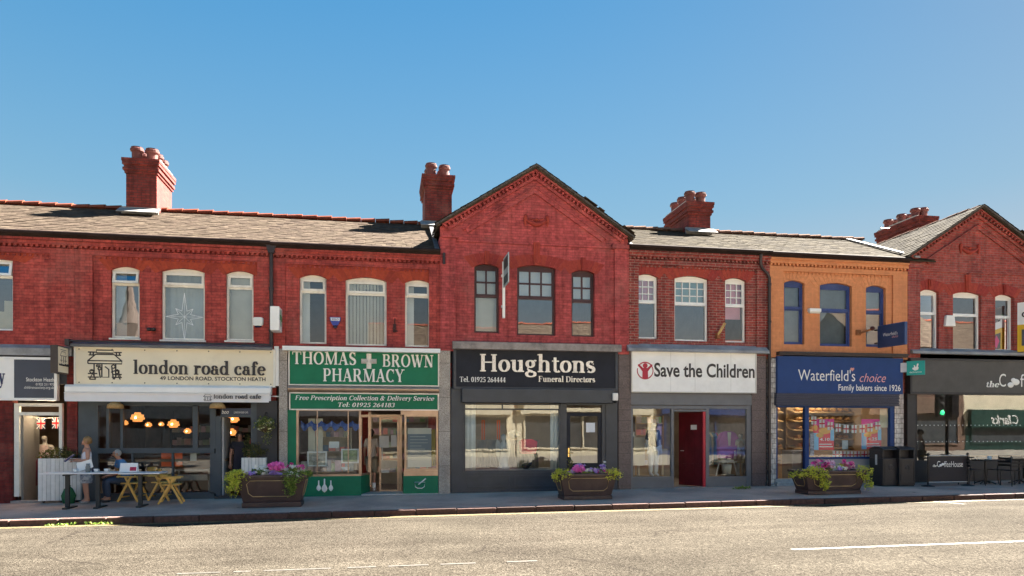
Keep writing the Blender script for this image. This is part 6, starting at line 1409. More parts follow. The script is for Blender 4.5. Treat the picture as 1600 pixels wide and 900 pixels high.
a, b, z_ = tx(1474.5, 1504, 729.5, Ya); sans('ffeeHouse', a, b, z_, .17, Ya - .008, LETW, T)
def bistro_chair(label, px, py, rz, first=[None]):
    X, Y, Z = foot(px, py)
    if first[0] is None:
        T = thing('metal_chair', label, 'chair', (0, 0, 0), 'black chairs outside the coffee house', local=True)
        m = MB(); m.box(-.21, .21, -.2, .2, .44, .46); 
        soften(m.build('seat', BLKM, T), .006)
        for s in (-1, 1):
            m = MB(); m.tube([(s * .2, -.2, .45), (s * .22, -.24, 0)], .013, 6); m.build('leg', BLKM, T)
            m = MB(); m.tube([(s * .2, .2, .45), (s * .22, .28, 0)], .013, 6); m.build('leg', BLKM, T)
        m = MB(); m.tube([(-.2, .2, .45), (-.19, .25, .85), (.19, .25, .85), (.2, .2, .45)], .013, 6)
        for z in (.58, .68, .78): m.box(-.19, .19, .22 + (z - .58) * .1, .235 + (z - .58) * .1, z - .03, z + .03)
        m.build('backrest', BLKM, T); first[0] = T; place(T, (X, Y + .2, Z), rz); return
    c = copy_tree(first[0]); place(c, (X, Y + .2, Z), rz, label)
def bistro_table(label, px, py, first=[None]):
    X, Y, Z = foot(px, py)
    if first[0] is None:
        T = thing('bistro_table', label, 'table', (0, 0, 0), 'tables outside the coffee house', local=True); m = MB(); m.lathe([(0, .70), (.36, .70), (.37, .715), (.36, .73), (0, .73)], (0, 0, 0), 24); m.build('table_top', BLKM, T)
        m = MB(); m.tube([(0, 0, 0), (0, 0, .7)], .03, 10); m.build('pedestal', BLKM, T); m = MB()
        for k in range(4): t = k * math.pi / 2 + .4; m.tube([(0, 0, .12), (.3 * math.cos(t), .3 * math.sin(t), .02)], .018, 6)
        m.build('foot', BLKM, T); first[0] = T; place(T, (X, Y + .2, Z)); return
    c = copy_tree(first[0]); place(c, (X, Y + .2, Z), 0, label)
bistro_chair('black metal chair just right of the barrier, facing right', 1528, 759, R(85))
bistro_table('black round table between the two left black chairs', 1548, 757)
bistro_chair('black metal chair facing left, right of the first black round table', 1570, 758, R(-80))
bistro_table('second black round table, at the right edge of the photo', 1602, 757)
bistro_chair('black metal chair half out of the photo at the right edge', 1592, 760, R(170))
m = MB(); X, Y, Z = foot(1548, 757); m.obox((X + .1, Y + .15, Z + .79), (.10, .07, .11)); soften(m.build('napkin_box', paint('pale_blue_box', (.45, .58, .66), .5, .3, scale=12), label='small pale blue box on the first black round table', cat='napkin box'), .01)

# twin litter bins
BINM = paint('black_bin_plastic', (.020, .017, .019), .45, .2)
def litter_bin(label, l, r, first=[None]):
    X, Y, Z = foot((l + r) / 2, 760); w_ = ax(r, Y) - ax(l, Y); 
    if first[0] is None:
        T = thing('litter_bin', label, 'litter bin', (0, 0, 0), 'litter bins', local=True); m = MB(); h = 1.16
        m.box(-w_ / 2 + .008, w_ / 2 - .008, -.30, .30, .04, .82); m.box(-w_ / 2 + .008, -w_ / 2 + .06, -.30, .30, .82, 1.06); m.box(w_ / 2 - .06, w_ / 2 - .008, -.30, .30, .82, 1.06); m.box(-w_ / 2 + .06, w_ / 2 - .06, -.12, .28, .82, 1.06)
        m.box(-w_ / 2 + .02, w_ / 2 - .02, -.28, .28, 0, .04); soften(m.build('body', BINM, T), .015)
        m = MB(); m.prism_x([(-.32, 1.06), (-.30, 1.10), (-.1, h), (.1, h), (.30, 1.10), (.32, 1.06)], -w_ / 2 + .004, w_ / 2 - .004); soften(m.build('hood', BINM, T), .015)
        m = MB(); m.lathe([(.055, 0), (.075, 0), (.075, .01), (.055, .01)], (0, 0, 0), 18); m.v = [(x, -.30 - z, y + .56) for x, y, z in m.v]; m.build('emblem', paint('bin_emblem_grey', (.06, .05, .05), .5), T)
        m = MB(); m.frame(-w_ / 2 + .05, w_ / 2 - .05, .12, .76, -.312, -.298, .014); m.build('door_seam', BINM, T); first[0] = T; T.location = (X, Y + .3, Z); return T
    c = copy_tree(first[0]); place(c, (X, Y + .3, Z), 0, label); return c
t = litter_bin('black hooded litter bin with a white notice on its side, nearest the bakery trough', 1379, 1404.5)
m = MB(); w_ = ax(1404.5, -1) - ax(1379, -1); m.box(-w_ / 2 - .002, -w_ / 2 + .006, -.06, .02, .62, .92); m.build('notice', paint('bin_notice', (.6, .6, .58), .6, .2, scale=20), t)
c = litter_bin('black hooded litter bin on the right of the pair, next to the coffee house', 1405, 1430.5)
for k_ in kids(c):
    if k_.name.startswith('notice'): bpy.data.objects.remove(k_)
m = MB(); X, Y, Z = foot(103, 788); m.lathe([(0, 0), (.13, .01), (.17, .2), (.10, .36), (.04, .42), (.06, .44), (.02, .46), (0, .46)], (X, Y + .15, Z), 14, sy=.7); m.build('cloth_bag', paint('dark_green_cloth', (.02, .12, .05), .8, .25), label='dark green bag on the pavement at the foot of the white slatted planter', cat='bag')
# ------------------------------------------------------------------ people
def skin_mesh(name, pts, edges, mat, parent=None, sub=2, root=None):
    names = list(pts); idx = {n: i for i, n in enumerate(names)}
    me = bpy.data.meshes.new(name); me.from_pydata([pts[n][0] for n in names], [(idx[a], idx[b]) for a, b in edges], [])
    o = bpy.data.objects.new(name, me); COL.objects.link(o); o.modifiers.new('skin', 'SKIN').use_smooth_shade = True
    for i, n in enumerate(names):
        r = pts[n][1]; sv = me.skin_vertices[0].data[i]; sv.radius = r if hasattr(r, '__len__') else (r, r); sv.use_root = (n == (root or names[0]))
    s = o.modifiers.new('sub', 'SUBSURF'); s.levels = s.render_levels = sub
    dg = bpy.context.evaluated_depsgraph_get(); dg.update(); m2 = bpy.data.meshes.new_from_object(o.evaluated_get(dg))
    bpy.data.objects.remove(o); m2.name = name; m2.materials.clear(); m2.materials.append(mat)
    m2.polygons.foreach_set('use_smooth', [True] * len(m2.polygons))
    ob = bpy.data.objects.new(name, m2); COL.objects.link(ob); ob.parent = parent; OFF[ob.name] = Vector((0, 0, 0)); return ob
SKIN = paint('fair_skin', (.48, .24, .16), .55, .08); SKIN2 = paint('tanned_skin', (.46, .22, .14), .55, .08)
def V3(*a): return Vector(a)
def body(parent, J, skin, head_dir=(0, -1, 0), hr=.092, name='body'):
    # J: joints; the body is one skinned surface with head, hands and five fingers each
    hd = Vector(head_dir).normalized(); hc = J['head']
    P = {'pelvis': (J['pelvis'], (.13, .10)), 'waist': (J['waist'], (.12, .09)), 'chest': (J['chest'], (.145, .105)), 'neckb': (J['neck'], .055), 'necka': (J['neck'].lerp(hc, .5), .048),
         'skull': (hc, (hr, hr * 1.1)), 'crown': (hc + Vector((0, 0, .075)) - hd * .02, hr * .85), 'jaw': (hc + hd * .045 - Vector((0, 0, .055)), .045), 'nose': (hc + hd * .108 - Vector((0, 0, .01)), .012)}
    E = [('pelvis', 'waist'), ('waist', 'chest'), ('chest', 'neckb'), ('neckb', 'necka'), ('necka', 'skull'), ('skull', 'crown'), ('skull', 'jaw'), ('skull', 'nose')]
    for s in 'lr':
        P['sh' + s] = (J['sh' + s], .062); P['el' + s] = (J['el' + s], .042); P['wr' + s] = (J['wr' + s], .027)
        E += [('chest', 'sh' + s), ('sh' + s, 'el' + s), ('el' + s, 'wr' + s)]
        d = (J['wr' + s] - J['el' + s]).normalized() if 'hd' + s not in J else J['hd' + s].normalized()
        up = Vector((0, 0, 1)) if abs(d.z) < .8 else Vector((0, -1, 0)); sd = d.cross(up).normalized(); nn = sd.cross(d)
        pm = J['wr' + s] + d * .06; P['pm' + s] = (pm, (.036, .018)); E.append(('wr' + s, 'pm' + s))
        for k, (o, l) in enumerate(((-.030, .062), (-.010, .075), (.011, .070), (.031, .054))):
            a = pm + d * .035 + sd * o; b = a + d * l * .55 - nn * .012; c = a + d * l * .9 - nn * .034
            P['f%s%da' % (s, k)] = (a, .010); P['f%s%db' % (s, k)] = (b, .009); P['f%s%dc' % (s, k)] = (c, .0075); E += [('pm' + s, 'f%s%da' % (s, k)), ('f%s%da' % (s, k), 'f%s%db' % (s, k)), ('f%s%db' % (s, k), 'f%s%dc' % (s, k))]
        sg = -1 if s == 'l' else 1
        a = J['wr' + s] + d * .035 + sd * sg * .036; P['t%sa' % s] = (a, .012); P['t%sb' % s] = (a + d * .045 + sd * sg * .018 - nn * .015, .010); E += [('wr' + s, 't%sa' % s), ('t%sa' % s, 't%sb' % s)]
        P['hp' + s] = (J['hp' + s], .095); P['kn' + s] = (J['kn' + s], .058); P['cf' + s] = (J['kn' + s].lerp(J['an' + s], .35), .056); P['an' + s] = (J['an' + s], .036); P['he' + s] = (J['an' + s] + Vector((0, 0, -.045)) - J['toe'] * .03, .034); P['to' + s] = (J['an' + s] + J['toe'] * .15 + Vector((0, 0, -.06)), .028)
        E += [('pelvis', 'hp' + s), ('hp' + s, 'kn' + s), ('kn' + s, 'cf' + s), ('cf' + s, 'an' + s), ('an' + s, 'he' + s), ('an' + s, 'to' + s)]
    b = skin_mesh(name, P, E, skin, parent, 2, 'pelvis')
    if name == 'body':
        sd = hd.cross(Vector((0, 0, 1))).normalized(); m = MB()
        for q in (-1, 1): m.ball(tuple(hc + hd * (hr + .012) + sd * q * .032 + Vector((0, 0, .015))), .010, 8)
        m.build('eyes', DARK, parent); m = MB(); m.tube([tuple(hc + hd * (.093) + sd * q * .022 - Vector((0, 0, .05))) for q in (-1, 0, 1)], .006, 6); m.build('mouth', paint('lips', (.35, .10, .09), .5), parent)
        m = MB()
        for q in (-1, 1): m.ball(tuple(hc + sd * q * (hr + .008)), (.018, .022, .03), 8)
        m.build('ears', skin, parent)
    return b
def stand(h=1.63, arm='down', lean=0):
    k = h / 1.7
    J = dict(pelvis=V3(0, 0, .93), waist=V3(0, .0, 1.08), chest=V3(0, .01, 1.28), neck=V3(0, .02, 1.44), head=V3(0, -.01, 1.58), shl=V3(-.17, .01, 1.38), shr=V3(.17, .01, 1.38), ell=V3(-.23, .03, 1.10), elr=V3(.23, .03, 1.10), wrl=V3(-.24, -.04, .86), wrr=V3(.24, -.04, .86),
             hpl=V3(-.09, 0, .87), hpr=V3(.09, 0, .87), knl=V3(-.10, -.02, .48), knr=V3(.10, -.02, .48), anl=V3(-.10, .02, .09), anr=V3(.10, .02, .09), toe=V3(0, -1, 0))
    if arm == 'hold': J.update(ell=V3(-.22, .0, 1.12), elr=V3(.22, .0, 1.12), wrl=V3(-.10, -.24, 1.13), wrr=V3(.08, -.23, 1.10), hdl=V3(.5, -.8, .1), hdr=V3(-.6, -.7, 0))
    for q in J:
        if q not in ('toe', 'hdl', 'hdr'): J[q] = J[q] * k
    return J
def shirt(parent, J, mat, sleeve=.45, grow=1.14, name='shirt', low='pelvis', r=(.175, .135)):
    P = {'chest': (J['chest'], (.16 * grow, .122 * grow)), 'waist': (J['waist'], (.145 * grow, .112 * grow)), 'hip': (J[low], (.152 * grow, .122 * grow)), 'hem': (J[low] + (J[low] - J['waist']) * .35, (.155 * grow, .125 * grow)), 'collar': (J['neck'] - Vector((0, 0, .02)), .075)}
    E = [('chest', 'waist'), ('waist', 'hip'), ('hip', 'hem'), ('chest', 'collar')]
    for s in 'lr':
        P['sh' + s] = (J['sh' + s], .082); E.append(('chest', 'sh' + s))
        if sleeve: P['sl' + s] = (J['sh' + s].lerp(J['el' + s], sleeve * 1.3), .066); E.append(('sh' + s, 'sl' + s))
    return skin_mesh(name, P, E, mat, parent, 2, 'chest')
def legs(parent, J, mat, to=1.0, name='trousers', r=(.115, .078, .06)):
    P = {'pelvis': (J['pelvis'], (.155, .125))}; E = []
    for s in 'lr':
        P['hp' + s] = (J['hp' + s], r[0]); P['kn' + s] = (J['kn' + s], r[1]); E += [('pelvis', 'hp' + s), ('hp' + s, 'kn' + s)]
        if to > .5: P['an' + s] = (J['kn' + s].lerp(J['an' + s], to), r[2]); E.append(('kn' + s, 'an' + s))
    return skin_mesh(name, P, E, mat, parent, 2, 'pelvis')
def shoes(parent, J, mat):
    P = {}; E = []
    for s in 'lr':
        a = J['an' + s]; m = skin_mesh('shoe', {'h': (a + Vector((0, 0, -.045)) - J['toe'] * .03, .042), 'm': (a + J['toe'] * .07 + Vector((0, 0, -.052)), .042), 't': (a + J['toe'] * .16 + Vector((0, 0, -.058)), .034)}, [('h', 'm'), ('m', 't')], mat, parent, 2)
def hair(parent, J, mat, hd, kind='bob', hr=.09):
    # a cap of hair set back on the skull so the face stays clear
    c = J['head']; hd = Vector(hd).normalized(); m = MB()
    back, up, r = {'bob': (.030, .028, .104), 'bun': (.034, .030, .102), 'thin': (.036, .016, .092)}[kind]
    q = c - hd * back + Vector((0, 0, up)); n0 = len(m.v); m.ball(tuple(q), (r, r, r * 1.02), 16)
    m.v = [tuple(Vector(p) + Vector((random.uniform(-1, 1), random.uniform(-1, 1), random.uniform(-1, 1))) * .004) for p in m.v]
    if kind == 'bob': m.ball(tuple(q - hd * .02 - Vector((0, 0, .06))), (.085, .085, .075), 12)
    if kind == 'bun': m.ball(tuple(q - hd * .070 - Vector((0, 0, .05))), (.042, .042, .05), 10)
    return m.build('hair', mat, parent)

FLORAL, t_, b_ = newmat('grey_floral_cloth'); v_ = node(t_, 'ShaderNodeTexVoronoi', i_Scale=22.0); t_.links.new(wpos(t_), v_.inputs['Vector'])
r_c = ramp(t_, v_.outputs['Color'], [(.25, (.10, .11, .14)), (.5, (.55, .54, .52)), (.75, (.24, .25, .28))]); t_.links.new(r_c.outputs[0], b_.inputs['Base Color']); b_.inputs['Roughness'].default_value = .85
# standing woman
X, Y, Z = foot(131, 787.5); Y += .15
T = thing('person', 'standing fair-haired woman in a white sleeveless top and patterned skirt, holding a dark folder', 'person', (0, 0, 0), local=True)
J = stand(1.62, 'hold'); body(T, J, SKIN, (0, -1, -.45)); hair(T, J, paint('fair_hair', (.30, .17, .065), .6, .2), (0, -1, -.3), 'bun')
shirt(T, J, paint('white_top', (.72, .70, .74), .8, .05), 0, 1.12, 'top')
m = MB(); m.lathe([(.165, .50), (.172, .55), (.168, .75), (.16, .92), (.14, 1.0), (0, 1.0)], (0, 0, 0), 20, sy=.82); m.build('skirt', FLORAL, T); shoes(T, J, paint('grey_shoe', (.25, .23, .22), .6))
place(T, (X, Y, Z), R(-62))
a = R(-62); off = Matrix.Rotation(a, 3, 'Z') @ Vector((-.02, -.36, 1.12)); m = MB(); m.obox(Vector((X, Y, Z)) + off, (.20, .03, .26), Matrix.Rotation(a, 3, 'Z') @ Matrix.Rotation(R(-50), 3, 'X')); m.build('folder', paint('dark_blue_folder', (.02, .03, .12), .5, .1), label='dark blue folder held open by the standing woman', cat='folder')
# seated man
X, Y, Z = foot(185, 785); Y += .35
T = thing('person', 'seated man with thin grey hair and sunglasses in a blue T-shirt and dark jeans', 'person', (0, 0, 0), local=True)
J = dict(pelvis=V3(0, .04, .55), waist=V3(0, .02, .70), chest=V3(0, -.06, .90), neck=V3(0, -.10, 1.06), head=V3(0, -.17, 1.19), shl=V3(-.19, -.07, 1.0), shr=V3(.19, -.07, 1.0), ell=V3(-.24, -.12, .74), elr=V3(.24, -.12, .74), wrl=V3(-.08, -.36, .64), wrr=V3(.08, -.36, .66), hdl=V3(.6, -.7, -.1), hdr=V3(-.6, -.7, -.1),
         hpl=V3(-.10, .0, .53), hpr=V3(.10, 0, .53), knl=V3(-.13, -.40, .53), knr=V3(.13, -.40, .53), anl=V3(-.12, -.36, .09), anr=V3(.12, -.36, .09), toe=V3(0, -1, 0))
hd = (0, -1, -.12); body(T, J, SKIN2, hd); hair(T, J, paint('thin_grey_hair', (.42, .38, .34), .7, .1), hd, 'thin', .088)
shirt(T, J, paint('blue_tshirt', (.085, .22, .42), .8, .08), .5, 1.18); legs(T, J, paint('dark_jeans', (.035, .05, .085), .85, .2), .95, 'jeans'); shoes(T, J, paint('dark_shoe', (.03, .025, .025), .5))
m = MB(); c = J['head']
for q in (-1, 1): m.ball((q * .036, c.y - .097, c.z + .012), (.030, .008, .022), 10); m.bar((q * .065, c.y - .09, c.z + .018), (q * .088, c.y + .02, c.z + .015), .006)
m.bar((-.01, c.y - .10, c.z + .018), (.01, c.y - .10, c.z + .018), .006); m.build('sunglasses', DARK, T)
place(T, (X, Y, Z), R(-58))
# person in the cafe doorway
X = ax(374, .35); T = thing('person', 'person in a dark apron dress with pale sleeves, standing in the cafe doorway', 'person', (0, 0, 0), local=True)
J = stand(1.66); body(T, J, SKIN); hair(T, J, paint('dark_hair', (.02, .014, .012), .6), (0, -1, 0), 'bob'); shirt(T, J, paint('dark_work_top', (.022, .020, .028), .8, .2), .45, 1.10)
m = MB(); m.lathe([(.20, .34), (.185, .6), (.165, .9), (.15, 1.05), (.0, 1.06)], (0, 0, 0), 18, sy=.8); m.build('skirt', paint('dark_skirt', (.018, .016, .022), .85, .2), T); m = MB(); m.add([(-.10, -.145, 1.28), (.10, -.145, 1.28), (.15, -.165, .95), (.17, -.19, .55), (-.17, -.19, .55), (-.15, -.165, .95)], [(0, 1, 2, 3, 4, 5)]); ap = m.build('apron', paint('black_apron', (.02, .016, .03), .8), T); ap.modifiers.new('t', 'SOLIDIFY').thickness = .01
shoes(T, J, paint('dark_shoe', (.03, .025, .025))); place(T, (X, .42, F1 + .07), R(10))
# customer in the pharmacy doorway
X = ax(579, .95); T = thing('person', 'customer in a beige T-shirt, khaki shorts and white trainers entering the pharmacy', 'person', (0, 0, 0), local=True)
J = stand(1.74); body(T, J, SKIN2, (.2, -1, 0)); hair(T, J, paint('dark_hair', (.02, .014, .012)), (.2, -1, 0), 'bob'); shirt(T, J, paint('beige_tshirt', (.40, .33, .27), .8, .08), .55, 1.16); legs(T, J, paint('khaki_shorts', (.24, .19, .13), .85, .1), .2, 'shorts', (.125, .105, .10))
shoes(T, J, paint('white_trainer', (.75, .75, .75), .5)); m = MB()
for q in (-.106, .106): m.lathe([(.048, .08), (.05, .15), (.052, .24), (.046, .24)], (q, .02, 0), 12)
m.build('socks', paint('white_sock', (.7, .7, .7), .8), T)
place(T, (X, .92, F2 + .03), R(165))

# ------------------------------------------------------------------ what stands in the shop windows
def mannequin(label, px, Yy, floor, clothes, rz=0, h=1.6, mat=None, group=None):
    T = thing('mannequin', label, 'mannequin', (0, 0, 0), group, local=True); J = stand(h); body(T, J, mat or paint('mannequin_white', (.60, .57, .54), .4, .05), name='figure')
    for k_, mt in clothes:
        if k_ == 'jacket': shirt(T, J, mt, .75, 1.2, 'jacket')
        elif k_ == 'shirt': shirt(T, J, mt, .4, 1.1, 'shirt')
        elif k_ == 'trousers': legs(T, J, mt)
        elif k_ == 'dress': m = MB(); q = h / 1.7; m.lathe([(.24 * q, .5 * q), (.19 * q, .8 * q), (.15 * q, 1.05 * q), (.17 * q, 1.25 * q), (.10 * q, 1.4 * q), (0, 1.42 * q)], (0, 0, 0), 18, sy=.75); m.build('dress', mt, T)
        elif k_ == 'shirt_front': m = MB(); m.add([(-.05, -.15, 1.36 * h / 1.7), (.05, -.15, 1.36 * h / 1.7), (.0, -.165, 1.08 * h / 1.7)], [(0, 1, 2)]); m.build('shirt_front', mt, T).modifiers.new('t', 'SOLIDIFY').thickness = .008
    x = ax(px, Yy); place(T, (x, Yy, floor), rz); return T
WHC = paint('white_cloth', (.66, .65, .62), .8, .05); GRC_ = paint('charcoal_cloth', (.04, .04, .045), .8, .2)
fl = F4 + .30
m = MB(); m.box(ax(989) + .05, ax(1049) - .05, .2, 1.1, F4, fl); m.build('window_plinth', paint('plinth_wood', (.26, .17, .10), .6, .3), B4)
m = MB(); m.box(ax(1108) + .05, ax(1167) - .05, .2, 1.1, F4, fl); m.build('window_plinth', paint('plinth_wood', (.26, .17, .10)), B4)
mannequin('headless-looking mannequin in a charcoal jacket and white trousers in the left charity window', 1021, .6, fl, [('jacket', GRC_), ('shirt_front', WHC), ('trousers', WHC)], R(15), 1.62)
mannequin('child-size pale mannequin on the right of the charity window', 1157, .6, fl, [('dress', paint('beige_cloth', (.40, .30, .22), .8, .1))], R(-10), 1.28)
x = ax(1137, .7); T = thing('clothes_stand', 'purple cardigan over a white top on a stand in the right charity window', 'clothes stand', (x, .7, fl)); m = MB(); m.tube([(x, .7, fl), (x, .7, fl + 1.3)], .02, 8); m.lathe([(.2, 0), (.2, .02), (.02, .04)], (x, .7, fl), 16); m.build('stand', ALU, T)
m = MB(); m.prism([(x - .30, fl + .52), (x + .30, fl + .50), (x + .33, fl + 1.1), (x + .22, fl + 1.28), (x + .08, fl + 1.33), (x - .08, fl + 1.33), (x - .22, fl + 1.28), (x - .33, fl + 1.08)], .60, .80); soften(m.build('cardigan', paint('purple_cloth', (.42, .13, .42), .85, .2), T), .05, 3); m = MB(); m.add([(x - .06, .595, fl + 1.3), (x + .06, .595, fl + 1.3), (x + .03, .595, fl + .9), (x - .03, .595, fl + .9)], [(0, 1, 2, 3)]); m.build('top', WHC, T)
x = ax(1134, .5); m = MB(); m.box(x - .28, x + .28, .35, .7, fl + .40, fl + .43); [m.bar((x + s * .24, .45, fl + .4), (x + s * .34, .45, fl), .03) for s in (-1, 1)]; m.build('display_table', paint('white_metal', (.6, .6, .6), .5), label='low white display table in front of the purple cardigan', cat='table')
m = MB(); m.box(x - .2, x + .2, .38, .62, fl + .43, fl + .48); m.lathe([(0, 0), (.12, 0), (.16, .3), (.14, .3)], (x, .45, fl + .05), 14); m.build('white_bucket', WHC, label='white bucket under the low display table', cat='bucket')
for i, (px_, w_, h_, c_, lab) in enumerate(((1000, .34, .85, (.60, .52, .36), 'cream picture board on the left of the left charity window'), (1026, .44, .62, (.62, .54, .38), 'large cream picture board behind the jacketed mannequin'), (1040, .26, .5, (.55, .46, .30), 'small tan board on the right of the left charity window'))):
    x = ax(px_, .9); m = MB(); m.box(x - w_ / 2, x + w_ / 2, .95 + i * .06, 1.0 + i * .06, fl + .3, fl + .3 + h_); m.box(x - .03, x + .03, 1.0 + i * .06, 1.1 + i * .06, fl, fl + .6); m.build('display_board', paint('board%d_cream' % i, c_, .8, .1), label=lab, cat='display board')
def blank_goods(T, m, x0, x1, y, z, hmin, hmax, wmin=.08, wmax=.2):
    x = x0
    while x < x1 - wmin: w_ = min(random.uniform(wmin, wmax), x1 - x); m.box(x + .005, x + w_ - .005, y, y + .14, z, z + random.uniform(hmin, hmax)); x += w_
GOODS = island('mixed_shop_goods', [(0, (.70, .58, .38)), (.2, (.16, .28, .40)), (.4, (.75, .20, .16)), (.6, (.80, .76, .68)), (.8, (.22, .36, .18)), (1, (.62, .38, .52))], .5, .15)
def shelves(label, x0, x1, y, zf, levels, mat, goods, gh=(.08, .2), name='shelf_unit'):
    T = thing(name, label, 'shelf unit', ((x0 + x1) / 2, y, zf)); m = MB()
    for z in levels: m.box(x0, x1, y, y + .3, z - .025, z)
    m.box(x0, x0 + .03, y, y + .3, zf, levels[-1] + .25); m.box(x1 - .03, x1, y, y + .3, zf, levels[-1] + .25); m.box(x0, x1, y + .3, y + .32, zf, levels[-1] + .25); m.build('frame', mat, T)
    g_ = MB()
    for z in levels: blank_goods(T, g_, x0 + .05, x1 - .05, y + .05, z + .002, *gh)
    o = g_.build('stock', goods, T); o['kind'] = 'stuff'; return T
WD = paint('shelf_wood', (.46, .29, .13), .6, .2)
shelves('tall stocked shelves at the back of the pharmacy doorway', -.4, 1.4, 3.6, F2, [F2 + .4, F2 + .8, F2 + 1.2, F2 + 1.6, F2 + 2.0], paint('cream_shelf', (.38, .33, .26), .6), GOODS)
shelves('display shelves just behind the left pharmacy window', -2.0, -.9, 1.0, F2, [F2 + .75, F2 + 1.15, F2 + 1.55], paint('cream_shelf', (.38, .33, .26)), GOODS)
def picture(name, label, cat, l, r, t, b, Y, fm, pm, fw=.03):
    x0, x1, z0, z1 = PX(l, r, t, b, Y); T = thing(name, label, cat, ((x0 + x1) / 2, Y, z0)); m = MB(); m.box(x0, x1, Y, Y + .015, z0, z1); m.build('print', pm, T)
    if fm: m = MB(); m.frame(x0 - fw, x1 + fw, z0 - fw, z1 + fw, Y - .01, Y + .02, fw + .008); m.build('frame', fm, T)
    return T, x0, x1, z0, z1
PRT = paint('mottled_print', (.36, .33, .26), .6, .5, scale=9, dirt=(.12, .16, .10))
picture('framed_picture', 'white framed picture low on the left of the pharmacy window', 'picture', 482, 509, 707, 727, .12, WHC, PRT); picture('framed_picture', 'white framed green picture low on the right of the pharmacy window', 'picture', 535, 559, 703, 722, .12, WHC, paint('green_print', (.25, .30, .14), .6, .5, scale=9))
picture('notice_sheet', 'white notice sheet in the middle of the pharmacy window', 'notice', 514, 530, 690, 700, .15, None, WHC); 
for px_, lab in ((487, 'left of two cream hanging blinds in the pharmacy window'), (499, 'right of two cream hanging blinds in the pharmacy window')):
    x = ax(px_, .4); m = MB(); m.box(x - .09, x + .09, .4, .42, F2 + 1.0, F2 + 2.05); m.build('hanging_strip', paint('cream_strip', (.62, .56, .44), .8, .1), label=lab, cat='hanging banner')
m = MB(); x0, x1 = ax(470, .3), ax(562, .3); n = 40; v = []
for i in range(n + 1): xx = x0 + (x1 - x0) * i / n; zz = F2 + 2.0 - .10 * abs(math.sin(i * .45)); v += [(xx, .3 + .02 * math.sin(i), zz), (xx, .3 + .02 * math.sin(i), zz - .16 - .05 * math.sin(i * .9))]
m.add(v, [(2 * i, 2 * i + 2, 2 * i + 3, 2 * i + 1) for i in range(n)]); m.build('blue_garland', paint('blue_tinsel', (.03, .08, .32), .5, .4, scale=20), label='blue swagged garland across the top of the pharmacy window', cat='garland')
T, x0, x1, z0, z1 = picture('health_poster', 'large blue-grey poster filling the right pharmacy window', 'poster', 637, 674, 669, 730, .10, None, paint('poster_blue', (.16, .21, .29), .6, .06))
m = MB(); m.box(x0, x1, .095, .099, z0, z0 + .28); m.box(x0, x1, .095, .099, z1 - .16, z1); m.build('pale_bands', WHC, T); m = MB()
for i in range(6): m.box(x0 + .06, x0 + .06 + random.uniform(.3, .5), .094, .098, z0 + .40 + i * .085, z0 + .42 + i * .085)
m.build('lines', paint('poster_line', (.40, .46, .52)), T)
m = MB(); x = ax(681, .3); m.lathe([(0, 0), (.14, .0), (.16, .8), (.1, 1.0), (0, 1.02)], (x, .35, F2 + .75), 12, sy=.5); m.build('yellow_coat', paint('yellow_cloth', (.60, .42, .02), .8, .15), label='yellow garment at the right edge of the right pharmacy window', cat='garment')
m = MB(); x = ax(540, .2); m.lathe([(0, 0), (.06, 0), (.13, .12), (.12, .12), (.05, .02), (0, .02)], (x, .25, F2 + .62), 14); m.build('white_bowl', CUPM, label='white bowl at the bottom of the pharmacy window', cat='bowl')

# lit ceiling panels; the one at the funeral directors is added to brighten it
LAMPB = glow('bakery_ceiling_panel', (1, .86, .66), .9); LAMP = glow('shop_ceiling_panel', (1, .88, .70), .55)
for lab, x_, z_ in (('lit ceiling panel inside the bakery', 13.6, 3.09), ('lit ceiling panel inside the pharmacy', -.6, 3.09), ('lit ceiling panel inside the charity shop with the red door', 9.0, 3.09), ('added ceiling panel brightening the inside of the funeral directors', 4.2, 3.09)):
    T = thing('ceiling_light', lab, 'ceiling light', (x_, 1.9, z_ - .05)); m = MB(); m.box(x_ - .75, x_ + .75, 1.55, 2.15, z_ - .03, z_ - .012); m.build('diffuser', LAMPB if 'bakery' in lab else LAMP, T); m = MB(); m.box(x_ - .8, x_ + .8, 1.5, 2.2, z_ - .012, z_ + .005); m.build('frame', WHC, T)
# clothes, bags and shelves in the charity shop and at the pharmacy
for i, (x_, lab) in enumerate(((7.3, 'rail of mixed clothes at the back left of the charity shop'), (10.4, 'rail of mixed clothes at the back right of the charity shop'))):
    T = thing('clothes_rail', lab, 'clothes rail', (x_, 2.4, F4)); m = MB(); m.tube([(x_ - .6, 2.4, F4), (x_ - .6, 2.4, F4 + 1.6), (x_ + .6, 2.4, F4 + 1.6), (x_ + .6, 2.4, F4)], .016, 8); m.build('rail', ALU, T); m = MB()
    for k in range(16): q = x_ - .55 + k * .073; m.prism_x([(2.2, F4 + .55), (2.6, F4 + .55 + random.uniform(-.1, .1)), (2.58, F4 + 1.45), (2.4, F4 + 1.58), (2.22, F4 + 1.45)], q - .025, q + .025)
    m.build('garments', GOODS, T)['kind'] = 'stuff'
shelves('shelf of bags and hats behind the red charity shop door', 8.3, 9.3, 3.4, F4, [F4 + .5, F4 + 1.0, F4 + 1.5, F4 + 1.9], WD, GOODS, (.12, .3))
shelves('low shelf of boxed goods along the left pharmacy window sill', -2.25, -.75, .35, F2 + .3, [F2 + .62], paint('cream_shelf', (.38, .33, .26)), GOODS, (.1, .34))
